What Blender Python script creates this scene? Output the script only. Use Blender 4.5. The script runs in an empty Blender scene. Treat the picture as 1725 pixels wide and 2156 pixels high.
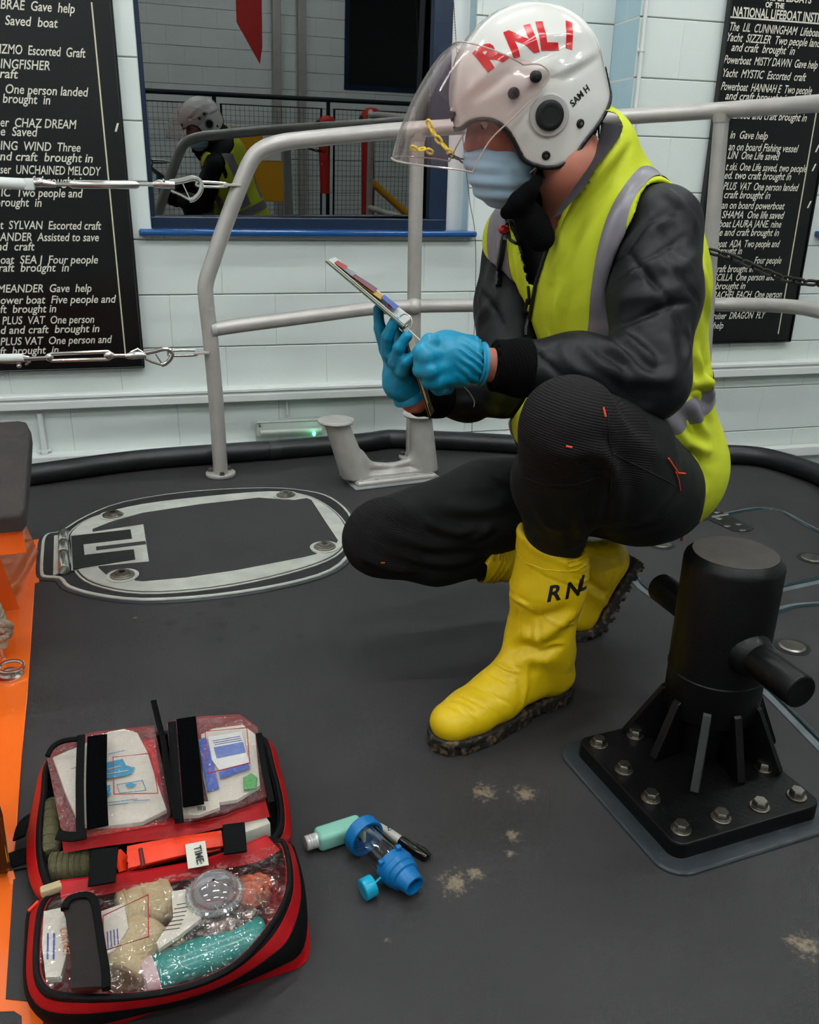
import bpy, bmesh, math, random
import numpy as np
from mathutils import Vector, Matrix
random.seed(7)
SC = bpy.context.scene
COL = SC.collection
pi = math.pi
# ---------------------------------------------------------------- camera
FPX, TH, PS, RO = 1835.78, math.radians(21.0776), math.radians(15.073), math.radians(1.30538)
CAM = np.array([0.0, 0.0, 1.0])
_fw = np.array([math.sin(PS)*math.cos(TH), math.cos(PS)*math.cos(TH), -math.sin(TH)])
_r0 = np.array([math.cos(PS), -math.sin(PS), 0.0]); _u0 = np.cross(_r0, _fw)
_r = _r0*math.cos(RO) + _u0*math.sin(RO); _u = -_r0*math.sin(RO) + _u0*math.cos(RO)
def W(px, py, **k):
    """world point where the sight line of a photo pixel meets a world plane x=, y= or z="""
    d = _fw + _r*(px-862.5)/FPX - _u*(py-1078)/FPX
    (a, v), = k.items(); i = 'xyz'.index(a)
    return CAM + d*((v-CAM[i])/d[i])
cd = bpy.data.cameras.new('camera'); cam = bpy.data.objects.new('camera', cd); COL.objects.link(cam)
cd.sensor_fit = 'HORIZONTAL'; cd.sensor_width = 36; cd.lens = FPX/1725*36; cd.clip_start = .02
M = Matrix(((_r[0], _u[0], -_fw[0], CAM[0]), (_r[1], _u[1], -_fw[1], CAM[1]), (_r[2], _u[2], -_fw[2], CAM[2]), (0, 0, 0, 1)))
cam.matrix_world = M
SC.camera = cam
# ---------------------------------------------------------------- materials
def hexc(h):
    h = h.lstrip('#'); o = []
    for i in (0, 2, 4):
        c = int(h[i:i+2], 16)/255
        o.append(c/12.92 if c <= .04045 else ((c+.055)/1.055)**2.4)
    return tuple(o)+(1,)
def mat(name, col, rough=.5, metal=0, spec=.5, var=0, vscale=6, col2=None, bump=0, bscale=60, coat=0, sheen=0, sub=0, emit=None, es=0, alpha=1, trans=0, ior=1.45, detail=4, vlo=.35, vhi=.65, bdist=.002, rvar=0):
    m = bpy.data.materials.new(name); m.use_nodes = True
    N = m.node_tree.nodes; L = m.node_tree.links; b = N['Principled BSDF']
    c = hexc(col) if isinstance(col, str) else col
    b.inputs['Base Color'].default_value = c; b.inputs['Roughness'].default_value = rough; b.inputs['Metallic'].default_value = metal
    b.inputs['Specular IOR Level'].default_value = spec; b.inputs['IOR'].default_value = ior
    b.inputs['Coat Weight'].default_value = coat; b.inputs['Coat Roughness'].default_value = .08
    b.inputs['Sheen Weight'].default_value = sheen
    b.inputs['Alpha'].default_value = alpha; b.inputs['Transmission Weight'].default_value = trans
    if sub: b.inputs['Subsurface Weight'].default_value = sub; b.inputs['Subsurface Scale'].default_value = .01
    if emit: b.inputs['Emission Color'].default_value = hexc(emit); b.inputs['Emission Strength'].default_value = es
    tc = N.new('ShaderNodeTexCoord')
    if var or col2:
        n = N.new('ShaderNodeTexNoise'); n.inputs['Scale'].default_value = vscale; n.inputs['Detail'].default_value = detail
        L.new(tc.outputs['Object'], n.inputs['Vector'])
        r = N.new('ShaderNodeMapRange'); r.inputs[1].default_value = vlo; r.inputs[2].default_value = vhi; L.new(n.outputs['Fac'], r.inputs[0])
        mx = N.new('ShaderNodeMix'); mx.data_type = 'RGBA'
        mx.inputs[6].default_value = c
        mx.inputs[7].default_value = hexc(col2) if col2 else tuple(x*(1-var) for x in c[:3])+(1,)
        L.new(r.outputs[0], mx.inputs[0]); L.new(mx.outputs[2], b.inputs['Base Color'])
        if rvar:
            rr = N.new('ShaderNodeMapRange'); rr.inputs[3].default_value = rough; rr.inputs[4].default_value = rough+rvar
            L.new(n.outputs['Fac'], rr.inputs[0]); L.new(rr.outputs[0], b.inputs['Roughness'])
    if bump:
        n2 = N.new('ShaderNodeTexNoise'); n2.inputs['Scale'].default_value = bscale; n2.inputs['Detail'].default_value = 3
        L.new(tc.outputs['Object'], n2.inputs['Vector'])
        bp = N.new('ShaderNodeBump'); bp.inputs['Strength'].default_value = bump; bp.inputs['Distance'].default_value = bdist
        L.new(n2.outputs['Fac'], bp.inputs['Height']); L.new(bp.outputs[0], b.inputs['Normal'])
    return m
def clear(name, tint='ffffff', refl=.12, rough=.03, bump=0, bscale=30, f0=1.45, haze=0, hazecol='ffffff', bdist=.01):
    """thin clear plastic or glass: fresnel mix of see-through and gloss, with an optional milky film"""
    m = bpy.data.materials.new(name); m.use_nodes = True
    N = m.node_tree.nodes; L = m.node_tree.links; N.clear()
    out = N.new('ShaderNodeOutputMaterial'); t = N.new('ShaderNodeBsdfTransparent'); t.inputs[0].default_value = hexc(tint)
    g = N.new('ShaderNodeBsdfGlossy'); g.inputs['Roughness'].default_value = rough; g.inputs[0].default_value = (1, 1, 1, 1)
    f = N.new('ShaderNodeFresnel'); ge = N.new('ShaderNodeNewGeometry'); mr = N.new('ShaderNodeMapRange'); mr.inputs[3].default_value = f0; mr.inputs[4].default_value = 1/f0
    L.new(ge.outputs['Backfacing'], mr.inputs[0]); L.new(mr.outputs[0], f.inputs[0])
    a = N.new('ShaderNodeMath'); a.operation = 'ADD'; a.use_clamp = True; a.inputs[1].default_value = refl; L.new(f.outputs[0], a.inputs[0])
    mx = N.new('ShaderNodeMixShader'); L.new(a.outputs[0], mx.inputs[0]); L.new(t.outputs[0], mx.inputs[1]); L.new(g.outputs[0], mx.inputs[2])
    last = mx
    if haze:
        d = N.new('ShaderNodeBsdfDiffuse'); d.inputs[0].default_value = hexc(hazecol)
        m2 = N.new('ShaderNodeMixShader'); m2.inputs[0].default_value = haze
        L.new(mx.outputs[0], m2.inputs[1]); L.new(d.outputs[0], m2.inputs[2]); last = m2
    if bump:
        tc = N.new('ShaderNodeTexCoord'); n = N.new('ShaderNodeTexNoise'); n.inputs['Scale'].default_value = bscale; n.inputs['Detail'].default_value = 2
        L.new(tc.outputs['Object'], n.inputs['Vector'])
        bp = N.new('ShaderNodeBump'); bp.inputs['Strength'].default_value = bump; bp.inputs['Distance'].default_value = bdist
        L.new(n.outputs['Fac'], bp.inputs['Height']); L.new(bp.outputs[0], g.inputs['Normal'])
    L.new(last.outputs[0], out.inputs[0])
    return m
# ---------------------------------------------------------------- objects
ORG = {}
def thing(name, label, cat, loc=(0, 0, 0), group=None):
    o = bpy.data.objects.new(name, None); COL.objects.link(o); o.location = [float(v) for v in loc]; o.empty_display_size = .05
    o['label'] = label; o['category'] = cat
    if group: o['group'] = group
    ORG[o.name] = np.array(loc, float)
    return o
def tag(o, label, cat, group=None):
    o['label'] = label; o['category'] = cat
    if group: o['group'] = group
    return o
def copy_tree(o, parent=None):
    c = o.copy(); COL.objects.link(c)
    if parent: c.parent = parent
    for ch in list(o.children): copy_tree(ch, c)
    return c
def link(name, me, parent=None, loc=None, kind=None, label=None):
    """link a mesh whose coordinates are world coordinates; its origin goes to the parent's origin or loc"""
    o = bpy.data.objects.new(name, me); COL.objects.link(o)
    org = ORG[parent.name] if parent else (np.array(loc, float) if loc is not None else np.zeros(3))
    if np.any(org != 0): me.transform(Matrix.Translation([-float(v) for v in org]))
    if parent: o.parent = parent
    else: o.location = [float(v) for v in org]
    ORG[o.name] = org
    if kind: o['kind'] = kind
    if label: o['label'] = label
    return o
def frame(d, up=(0, 0, 1)):
    d = Vector([float(v) for v in d]).normalized(); u = Vector([float(v) for v in up])
    x = u.cross(d)
    if x.length < 1e-4: x = Vector((1, 0, 0)).cross(d)
    x.normalize(); y = d.cross(x)
    return x, y, d
def smooth_path(pts, n=8, closed=False):
    P = [np.array(p, float) for p in pts]; m = len(P); out = []
    rng = range(m if closed else m-1)
    for i in rng:
        if closed: a, b, c, d = P[(i-1) % m], P[i], P[(i+1) % m], P[(i+2) % m]
        else: a, b, c, d = P[max(i-1, 0)], P[i], P[i+1], P[min(i+2, m-1)]
        for k in range(n):
            t = k/n
            out.append(.5*((2*b)+(-a+c)*t+(2*a-5*b+4*c-d)*t*t+(-a+3*b-3*c+d)*t**3))
    if not closed: out.append(P[-1])
    return out
class MB:
    def __init__(s): s.v = []; s.f = []; s.mi = []; s.sm = []; s.cur = 0; s.smooth = True
    def add(s, vs, fs, smooth=None):
        b = len(s.v); s.v += [tuple(float(c) for c in v) for v in vs]
        for f in fs: s.f.append(tuple(b+i for i in f)); s.mi.append(s.cur); s.sm.append(s.smooth if smooth is None else smooth)
        return s
    def box(s, c, size, rot=None, bev=0, seg=2, taper=None):
        bm = bmesh.new(); bmesh.ops.create_cube(bm, size=1)
        for v in bm.verts:
            if taper and v.co.z > 0: v.co.x *= taper[0]; v.co.y *= taper[1]
            v.co = Vector((v.co.x*size[0], v.co.y*size[1], v.co.z*size[2]))
        if bev: bmesh.ops.bevel(bm, geom=list(bm.edges), offset=bev, segments=seg, affect='EDGES', profile=.5)
        if rot is not None: bmesh.ops.transform(bm, matrix=rot.to_4x4(), verts=bm.verts)
        bmesh.ops.translate(bm, vec=Vector([float(x) for x in c]), verts=bm.verts)
        s.frombm(bm); return s
    def frombm(s, bm, smooth=None):
        bm.verts.index_update()
        s.add([v.co[:] for v in bm.verts], [[v.index for v in f.verts] for f in bm.faces], smooth); bm.free(); return s
    def slab(s, p0, p1, w, t, up=(0, 0, 1), bev=0):
        """box running p0->p1, w across, t thick along up"""
        x, y, d = frame(np.array(p1)-np.array(p0), up)
        R = Matrix((x, y, d)).transposed(); L = np.linalg.norm(np.array(p1)-np.array(p0))
        return s.box((np.array(p0)+np.array(p1))/2, (w, t, L), R, bev)
    def cyl(s, a, b, r, r2=None, n=24, cap=True, bev=0):
        r2 = r if r2 is None else r2; a = np.array(a, float); b = np.array(b, float)
        prof = [(0, r), (1, r2)]
        L = np.linalg.norm(b-a)
        if bev: prof = [(0, r-bev), (.3*bev/L, r-.3*bev), (bev/L, r), (1-bev/L, r2), (1-.3*bev/L, r2-.3*bev), (1, r2-bev)]
        return s.lathe(a, b, prof, n, cap)
    def lathe(s, a, b, prof, n=24, cap=True, sx=1, sy=1, up=(0, 0, 1)):
        a = np.array(a, float); b = np.array(b, float); x, y, d = frame(b-a, up); x = np.array(x); y = np.array(y)
        vs = []; fs = []
        for t, r in prof:
            c = a+(b-a)*t
            for k in range(n):
                q = 2*pi*k/n; vs.append(c+x*r*sx*math.cos(q)+y*r*sy*math.sin(q))
        m = len(prof)
        for i in range(m-1):
            for k in range(n): fs.append((i*n+k, i*n+(k+1) % n, (i+1)*n+(k+1) % n, (i+1)*n+k))
        s.add(vs, fs)
        if cap:
            s.add([vs[k] for k in range(n)][::-1], [tuple(range(n))], False)
            s.add([vs[(m-1)*n+k] for k in range(n)], [tuple(range(n))], False)
        return s
    def tube(s, pts, r, n=14, closed=False, cap=True, flat=None, up=None):
        """tube along points; r number or list; flat=(a,b) makes a strap section a x b"""
        P = [np.array(p, float) for p in pts]; m = len(P)
        T = []
        for i in range(m):
            a = P[(i-1) % m] if closed else P[max(i-1, 0)]; b = P[(i+1) % m] if closed else P[min(i+1, m-1)]
            t = b-a; T.append(t/(np.linalg.norm(t)+1e-12))
        u = np.array(up if up is not None else ((0, 0, 1) if abs(T[0][2]) < .9 else (1, 0, 0)), float)
        vs = []
        X = None
        for i in range(m):
            if X is None or up is not None: X = np.cross(u, T[i])
            else: X = X-T[i]*(X@T[i])
            X = X/(np.linalg.norm(X)+1e-12); Y = np.cross(T[i], X)
            rr = r[i] if hasattr(r, '__len__') else r
            for k in range(n):
                q = 2*pi*(k+.5)/n
                if flat:
                    cx, cy = math.cos(q), math.sin(q); e = .35
                    vs.append(P[i]+X*flat[0]/2*math.copysign(abs(cx)**e, cx)+Y*flat[1]/2*math.copysign(abs(cy)**e, cy))
                else: vs.append(P[i]+X*rr*math.cos(q)+Y*rr*math.sin(q))
        fs = []
        for i in range(m if closed else m-1):
            j = (i+1) % m
            for k in range(n): fs.append((i*n+k, i*n+(k+1) % n, j*n+(k+1) % n, j*n+k))
        if cap and not closed: fs += [tuple(range(n))[::-1], tuple((m-1)*n+k for k in range(n))]
        return s.add(vs, fs)
    def ell(s, c, r, rot=None, nu=24, nv=14):
        vs = [(0, 0, 1)]; fs = []
        for i in range(1, nv):
            a = pi*i/nv
            for k in range(nu): q = 2*pi*k/nu; vs.append((math.sin(a)*math.cos(q), math.sin(a)*math.sin(q), math.cos(a)))
        vs.append((0, 0, -1))
        for k in range(nu): fs.append((0, 1+k, 1+(k+1) % nu)); fs.append((len(vs)-1, 1+(nv-2)*nu+(k+1) % nu, 1+(nv-2)*nu+k))
        for i in range(nv-2):
            for k in range(nu): fs.append((1+i*nu+k, 1+(i+1)*nu+k, 1+(i+1)*nu+(k+1) % nu, 1+i*nu+(k+1) % nu))
        r = (r, r, r) if not hasattr(r, '__len__') else r; o = []
        for v in vs:
            p = Vector((v[0]*r[0], v[1]*r[1], v[2]*r[2]))
            if rot is not None: p = rot @ p
            o.append((p[0]+float(c[0]), p[1]+float(c[1]), p[2]+float(c[2])))
        return s.add(o, fs)
    def prism(s, pts, ext, bev=0, smooth=False, seg=2):
        """planar polygon (3-D points) pushed out along vector ext"""
        bm = bmesh.new(); vs = [bm.verts.new([float(c) for c in p]) for p in pts]; f = bm.faces.new(vs)
        r = bmesh.ops.extrude_face_region(bm, geom=[f]); e = Vector([float(c) for c in ext])
        top = [g for g in r['geom'] if isinstance(g, bmesh.types.BMVert)]
        bmesh.ops.translate(bm, vec=e, verts=top)
        bmesh.ops.recalc_face_normals(bm, faces=bm.faces)
        if bev:
            tf = [g for g in r['geom'] if isinstance(g, bmesh.types.BMFace)]
            ed = list({x for g in tf for x in g.edges})
            bmesh.ops.bevel(bm, geom=ed, offset=bev, segments=seg, affect='EDGES', profile=.5)
        return s.frombm(bm, smooth)
    def build(s, name, m, parent=None, loc=None, kind=None, label=None, auto=35):
        me = bpy.data.meshes.new(name); me.from_pydata(s.v, [], s.f)
        ms = m if isinstance(m, (list, tuple)) else [m]
        for x in ms: me.materials.append(x)
        me.polygons.foreach_set('material_index', s.mi); me.polygons.foreach_set('use_smooth', s.sm)
        bm = bmesh.new(); bm.from_mesh(me); bmesh.ops.recalc_face_normals(bm, faces=bm.faces)
        if auto:
            for e in bm.edges:
                if len(e.link_faces) == 2 and e.calc_face_angle(0) > math.radians(auto): e.smooth = False
        bm.to_mesh(me); bm.free(); me.update()
        return link(name, me, parent, loc, kind, label)
def struct(name, mb, m): return mb.build(name, m, kind='structure')
def ribbon(name, top, bot, th, m, par, push=(0, .008, -.004), n=5):
    a = smooth_path(top, n); b = smooth_path(bot, n); k = min(len(a), len(b)); a, b = a[:k], b[:k]; mb = MB(); vs = []; fs = []; push = np.array(push, float)
    for i in range(k): vs += [a[i], b[i], b[i]+push, a[i]+push]
    for i in range(k-1):
        for j in range(4): fs.append((i*4+j, i*4+(j+1) % 4, (i+1)*4+(j+1) % 4, (i+1)*4+j))
    fs += [(0, 1, 2, 3), ((k-1)*4+3, (k-1)*4+2, (k-1)*4+1, (k-1)*4)]; mb.add(vs, fs); return mb.build(name, m, par)
# ---------------------------------------------------------------- distance fields (for cloth, bodies and moulded things)
def V3(*a): return np.array(a, float)
def cap(P, a, b, ra, rb, S=None):
    a = np.asarray(a, float); b = np.asarray(b, float)
    if S is not None:   # S = (axis, factor): squash along axis
        ax, k = S; ax = np.asarray(ax, float)/np.linalg.norm(ax)
        P = P+np.outer((P-a)@ax, ax)*(1/k-1); b = b+ax*((b-a)@ax)*(1/k-1)
    ba = b-a; t = np.clip(((P-a)@ba)/(ba@ba+1e-12), 0, 1)
    return np.linalg.norm(P-a-t[:, None]*ba, axis=1)-(ra+(rb-ra)*t)
def chain(P, pts, rs, k=.02, S=None):
    d = None
    for i in range(len(pts)-1):
        e = cap(P, pts[i], pts[i+1], rs[i], rs[i+1], S)
        d = e if d is None else smin(d, e, k)
    return d
def elli(P, c, r, A=None):
    q = P-np.asarray(c, float)
    if A is not None: q = q@np.asarray(A, float).T
    r = np.asarray(r, float); k0 = np.linalg.norm(q/r, axis=1); k1 = np.linalg.norm(q/(r*r), axis=1)+1e-9
    return k0*(k0-1)/k1
def rbox(P, c, h, r=0, A=None):
    q = P-np.asarray(c, float)
    if A is not None: q = q@np.asarray(A, float).T
    q = np.abs(q)-(np.asarray(h, float)-r)
    return np.linalg.norm(np.maximum(q, 0), axis=1)+np.minimum(q.max(1), 0)-r
def smin(a, b, k):
    if k <= 0: return np.minimum(a, b)
    h = np.maximum(k-np.abs(a-b), 0)/k
    return np.minimum(a, b)-h*h*k*.25
def smax(a, b, k): return -smin(-a, -b, k)
def poly2(x, y, pts):
    pts = np.asarray(pts, float); n = len(pts); d = np.full(x.shape, 1e9); s = np.ones(x.shape)
    for i in range(n):
        a = pts[i]; b = pts[i-1]; ex, ey = b-a; wx = x-a[0]; wy = y-a[1]
        t = np.clip((wx*ex+wy*ey)/(ex*ex+ey*ey+1e-15), 0, 1)
        d = np.minimum(d, (wx-ex*t)**2+(wy-ey*t)**2)
        c1 = y >= a[1]; c2 = y < b[1]; c3 = ex*wy > ey*wx
        s = np.where((c1 & c2 & c3) | (~c1 & ~c2 & ~c3), -s, s)
    return s*np.sqrt(d)
def _hash(i, j, k): 
    n = (i*73856093) ^ (j*19349663) ^ (k*83492791); n = (n ^ (n >> 13))*1274126177 & 0x7fffffff
    return ((n ^ (n >> 16)) & 0xffff)/65535.
def noise(P, s, seed=0):
    q = np.asarray(P, float)*s+seed*17.3+100; i = np.floor(q).astype(np.int64); f = q-i; f = f*f*(3-2*f); o = 0
    for a in (0, 1):
        for b in (0, 1):
            for c in (0, 1):
                w = (f[:, 0] if a else 1-f[:, 0])*(f[:, 1] if b else 1-f[:, 1])*(f[:, 2] if c else 1-f[:, 2])
                o = o+w*_hash(i[:, 0]+a, i[:, 1]+b, i[:, 2]+c)
    return o*2-1
def nets(fn, lo, hi, h, disp=None, iters=2):
    lo = np.asarray(lo, float); hi = np.asarray(hi, float); C = 4
    n = (np.ceil((hi-lo)/(h*C)).astype(int)+1)
    ax = [lo[i]+np.arange(n[i])*h*C for i in range(3)]
    G = np.stack(np.meshgrid(*ax, indexing='ij'), -1).reshape(-1, 3); cv = fn(G).reshape(n)
    F = cv
    for a in range(3): F = np.repeat(F, C, axis=a)
    N = F.shape; F = F.copy()
    # fine nodes within range of a coarse node that is near the surface
    near = np.abs(cv) < h*C*2.6
    m = near.copy()
    for a in range(3):
        sh = np.zeros_like(m); sl = [slice(None)]*3; sr = [slice(None)]*3; sl[a] = slice(0, -1); sr[a] = slice(1, None)
        sh[tuple(sl)] |= m[tuple(sr)]; m = m | sh
    for a in range(3): m = np.repeat(m, C, axis=a)
    idx = np.argwhere(m); val = np.empty(len(idx))
    for s in range(0, len(idx), 400000): val[s:s+400000] = fn(lo+idx[s:s+400000]*h)
    F[m] = val
    ins = F < 0
    c = np.zeros(tuple(np.array(N)-1), int)
    corners = [(a, b, d) for a in (0, 1) for b in (0, 1) for d in (0, 1)]
    def cut(A, o): return A[o[0]:N[0]-1+o[0], o[1]:N[1]-1+o[1], o[2]:N[2]-1+o[2]]
    for o in corners: c += cut(ins, o)
    act = np.argwhere((c > 0) & (c < 8)); vid = -np.ones(c.shape, int); vid[tuple(act.T)] = np.arange(len(act))
    acc = np.zeros((len(act), 3)); cnt = np.zeros(len(act))
    for o1 in corners:
        for a in range(3):
            if o1[a]: continue
            o2 = list(o1); o2[a] = 1
            f1 = F[act[:, 0]+o1[0], act[:, 1]+o1[1], act[:, 2]+o1[2]]; f2 = F[act[:, 0]+o2[0], act[:, 1]+o2[1], act[:, 2]+o2[2]]
            x = (f1 < 0) != (f2 < 0); t = np.where(x, f1/(f1-f2+1e-20), 0)
            p = np.tile(np.array(o1, float), (len(act), 1)); p[:, a] += t
            acc[x] += p[x]; cnt[x] += 1
    V = lo+(act+acc/cnt[:, None])*h
    Q = []
    for a in range(3):
        b, d = (a+1) % 3, (a+2) % 3
        s1 = [slice(1, -1)]*3; s1[a] = slice(0, -1); s2 = [slice(1, -1)]*3; s2[a] = slice(1, None)
        A, B = ins[tuple(s1)], ins[tuple(s2)]
        for flip, msk in ((False, A & ~B), (True, ~A & B)):
            e = np.argwhere(msk)
            if not len(e): continue
            e = e+[0 if q == a else 1 for q in range(3)]
            def g(db, dd):
                q = e.copy(); q[:, b] -= db; q[:, d] -= dd; return vid[q[:, 0], q[:, 1], q[:, 2]]
            q4 = np.stack([g(1, 1), g(0, 1), g(0, 0), g(1, 0)], 1)
            Q.append(q4[:, ::-1] if flip else q4)
    Q = np.concatenate(Q); Q = Q[(Q >= 0).all(1)]
    def grad(V, fn):
        e = h*.3; g = np.empty_like(V)
        for a in range(3):
            o = np.zeros(3); o[a] = e; g[:, a] = (fn(V+o)-fn(V-o))/(2*e)
        return g
    for _ in range(iters):
        g = grad(V, fn); g2 = np.maximum((g*g).sum(1), .15); st = (fn(V)/g2)[:, None]*g
        ln = np.linalg.norm(st, axis=1, keepdims=True); st *= np.minimum(1, .7*h/(ln+1e-12)); V = V-st
    if disp is not None:
        g = grad(V, fn); g /= np.linalg.norm(g, axis=1, keepdims=True)+1e-9; V = V+g*disp(V, g)[:, None]
    return V, Q
def mesh_np(name, V, Q, mats, matfn=None, sharp=None):
    me = bpy.data.meshes.new(name)
    me.vertices.add(len(V)); me.vertices.foreach_set('co', np.asarray(V, np.float32).ravel())
    me.loops.add(len(Q)*4); me.loops.foreach_set('vertex_index', np.asarray(Q, np.int32).ravel())
    me.polygons.add(len(Q)); me.polygons.foreach_set('loop_start', np.arange(len(Q), dtype=np.int32)*4)
    me.polygons.foreach_set('loop_total', np.full(len(Q), 4, np.int32)) if False else None
    me.polygons.foreach_set('use_smooth', np.ones(len(Q), bool))
    ms = mats if isinstance(mats, (list, tuple)) else [mats]
    for m in ms: me.materials.append(m)
    if matfn is not None: me.polygons.foreach_set('material_index', np.asarray(matfn(V[Q].mean(1)), np.int32))
    me.update(calc_edges=True); me.validate()
    return me
def vnorm(V, Q):
    n = np.cross(V[Q[:, 2]]-V[Q[:, 0]], V[Q[:, 3]]-V[Q[:, 1]]); o = np.zeros_like(V)
    for k in range(4): np.add.at(o, Q[:, k], n)
    return o/(np.linalg.norm(o, axis=1, keepdims=True)+1e-12)
def folds(V, Q, L):
    """creases and folds pressed into a finished surface; each is (photo points, height, width)"""
    from mathutils.bvhtree import BVHTree
    T = BVHTree.FromPolygons([tuple(v) for v in V.tolist()], [tuple(q) for q in Q.tolist()]); c0 = Vector([float(c) for c in CAM]); N = vnorm(V, Q); o = np.zeros(len(V))
    for pts, h, w in L:
        sp = smooth_path([(a, b) for a, b in pts], 6); P = []
        for x, y in sp:
            d = Vector([float(c) for c in (_fw+_r*(x-862.5)/FPX-_u*(y-1078)/FPX)]).normalized(); r = T.ray_cast(c0, d)
            if r[0] is not None and (not P or (Vector(P[-1])-r[0]).length < .06): P.append(tuple(r[0]))
        if len(P) < 3: continue
        P = np.array(P); lo_ = P.min(0)-5*w; hi_ = P.max(0)+5*w; I = np.where(((V > lo_) & (V < hi_)).all(1))[0]; X = V[I]; best = np.full(len(I), 1e9); bt = np.zeros(len(I)); n = len(P)-1
        for i in range(n):
            a, b = P[i], P[i+1]; ba = b-a; t = np.clip(((X-a)@ba)/(ba@ba+1e-12), 0, 1); dd = np.linalg.norm(X-a-t[:, None]*ba, axis=1); k = dd < best; best[k] = dd[k]; bt[k] = (i+t[k])/n
        e = np.sin(np.clip(bt, .02, .98)*pi)**.6
        o[I] += h*e*(np.exp(-(best/w)**2)-(.45*np.exp(-((best-2.3*w)/w)**2) if h > 0 else 0))
    return V+N*o[:, None]
def sdf_part(name, fn, lo, hi, h, m, parent=None, disp=None, matfn=None, label=None, loc=None, iters=2, fold=None):
    V, Q = nets(fn, lo, hi, h, disp, iters)
    if fold: V = folds(V, Q, fold)
    return link(name, mesh_np(name, V, Q, m, matfn), parent, loc, None, label)
def cut_copy(src, name, planes, off, m, parent, label=None, keep=None, thick=0):
    """strip of a garment: copy of its surface cut between planes [(point, normal)...] (normal side kept) and lifted off it"""
    bm = bmesh.new(); bm.from_mesh(src.data); o = Vector([float(x) for x in ORG[src.name]])
    bmesh.ops.translate(bm, vec=o, verts=bm.verts)
    for p, n in planes:
        g = bmesh.ops.bisect_plane(bm, geom=list(bm.verts)+list(bm.edges)+list(bm.faces), plane_co=Vector([float(x) for x in p]), plane_no=Vector([float(x) for x in n]), clear_inner=True)
    if keep is not None:
        bad = [f for f in bm.faces if not keep(f.calc_center_median(), f.normal)]
        bmesh.ops.delete(bm, geom=bad, context='FACES')
    bm.normal_update()
    for v in bm.verts: v.co = v.co+v.normal*off
    me = bpy.data.meshes.new(name); bm.to_mesh(me); bm.free(); me.materials.clear(); me.materials.append(m)
    me.polygons.foreach_set('material_index', [0]*len(me.polygons)); me.polygons.foreach_set('use_smooth', [True]*len(me.polygons))
    return link(name, me, parent, None, None, label)
# ---------------------------------------------------------------- lettering
def text_mesh(lines):
    """lines: list of (string, x, y, size, xscale, shear, weight) -> flat mesh data (verts 2-D, faces)"""
    V = []; F = []
    for st, x, y, size, xs, sh, wt in lines:
        c = bpy.data.curves.new('t', 'FONT'); c.body = st; c.size = size; c.shear = sh; c.offset = wt; c.resolution_u = 3
        o = bpy.data.objects.new('t', c); COL.objects.link(o)
        dg = bpy.context.evaluated_depsgraph_get(); me = bpy.data.meshes.new_from_object(o.evaluated_get(dg), depsgraph=dg)
        b = len(V); V += [(x+v.co.x*xs, y+v.co.y) for v in me.vertices]; F += [tuple(b+i for i in p.vertices) for p in me.polygons]
        bpy.data.objects.remove(o); bpy.data.curves.remove(c); bpy.data.meshes.remove(me)
    return V, F
def plane_text(name, lines, org, ux, uy, m, parent, lift=.0008, kind=None):
    V, F = text_mesh(lines); org = np.array(org, float); ux = np.array(ux, float); uy = np.array(uy, float); n = np.cross(ux, uy); n /= np.linalg.norm(n)
    mb = MB(); mb.smooth = False; mb.add([org+ux*a+uy*b+n*lift for a, b in V], F)
    me = bpy.data.meshes.new(name); me.from_pydata(mb.v, [], mb.f); me.materials.append(m)
    return link(name, me, parent)
def wrap_text(name, lines, org, ux, uy, target, m, parent, lift=.0006, fine=.004):
    """lettering pressed onto a curved surface (target object, mesh in world coords minus ORG)"""
    from mathutils.bvhtree import BVHTree
    V, F = text_mesh(lines); org = np.array(org, float); ux = np.array(ux, float); uy = np.array(uy, float); n = np.cross(ux, uy); n /= np.linalg.norm(n)
    bm = bmesh.new(); vs = [bm.verts.new([float(c) for c in org+ux*a+uy*b]) for a, b in V]
    for f in F:
        try: bm.faces.new([vs[i] for i in f])
        except ValueError: pass
    for _ in range(4):
        bmesh.ops.triangulate(bm, faces=bm.faces); ed = [e for e in bm.edges if e.calc_length() > fine]
        if not ed: break
        bmesh.ops.subdivide_edges(bm, edges=ed, cuts=1)
    tb = bmesh.new(); tb.from_mesh(target.data); T = BVHTree.FromBMesh(tb); off = Vector([float(c) for c in ORG[target.name]]); nn = Vector([float(c) for c in n])
    dead = []
    for v in bm.verts:
        hit = T.ray_cast(v.co+nn*.3-off, -nn)
        if hit[0] is None: dead.append(v); continue
        v.co = hit[0]+off+hit[1]*lift*(1 if hit[1].dot(nn) > 0 else -1)
    bmesh.ops.delete(bm, geom=dead, context='VERTS')
    me = bpy.data.meshes.new(name); bm.to_mesh(me); bm.free(); tb.free(); me.materials.append(m)
    me.polygons.foreach_set('use_smooth', [True]*len(me.polygons))
    return link(name, me, parent)
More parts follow.
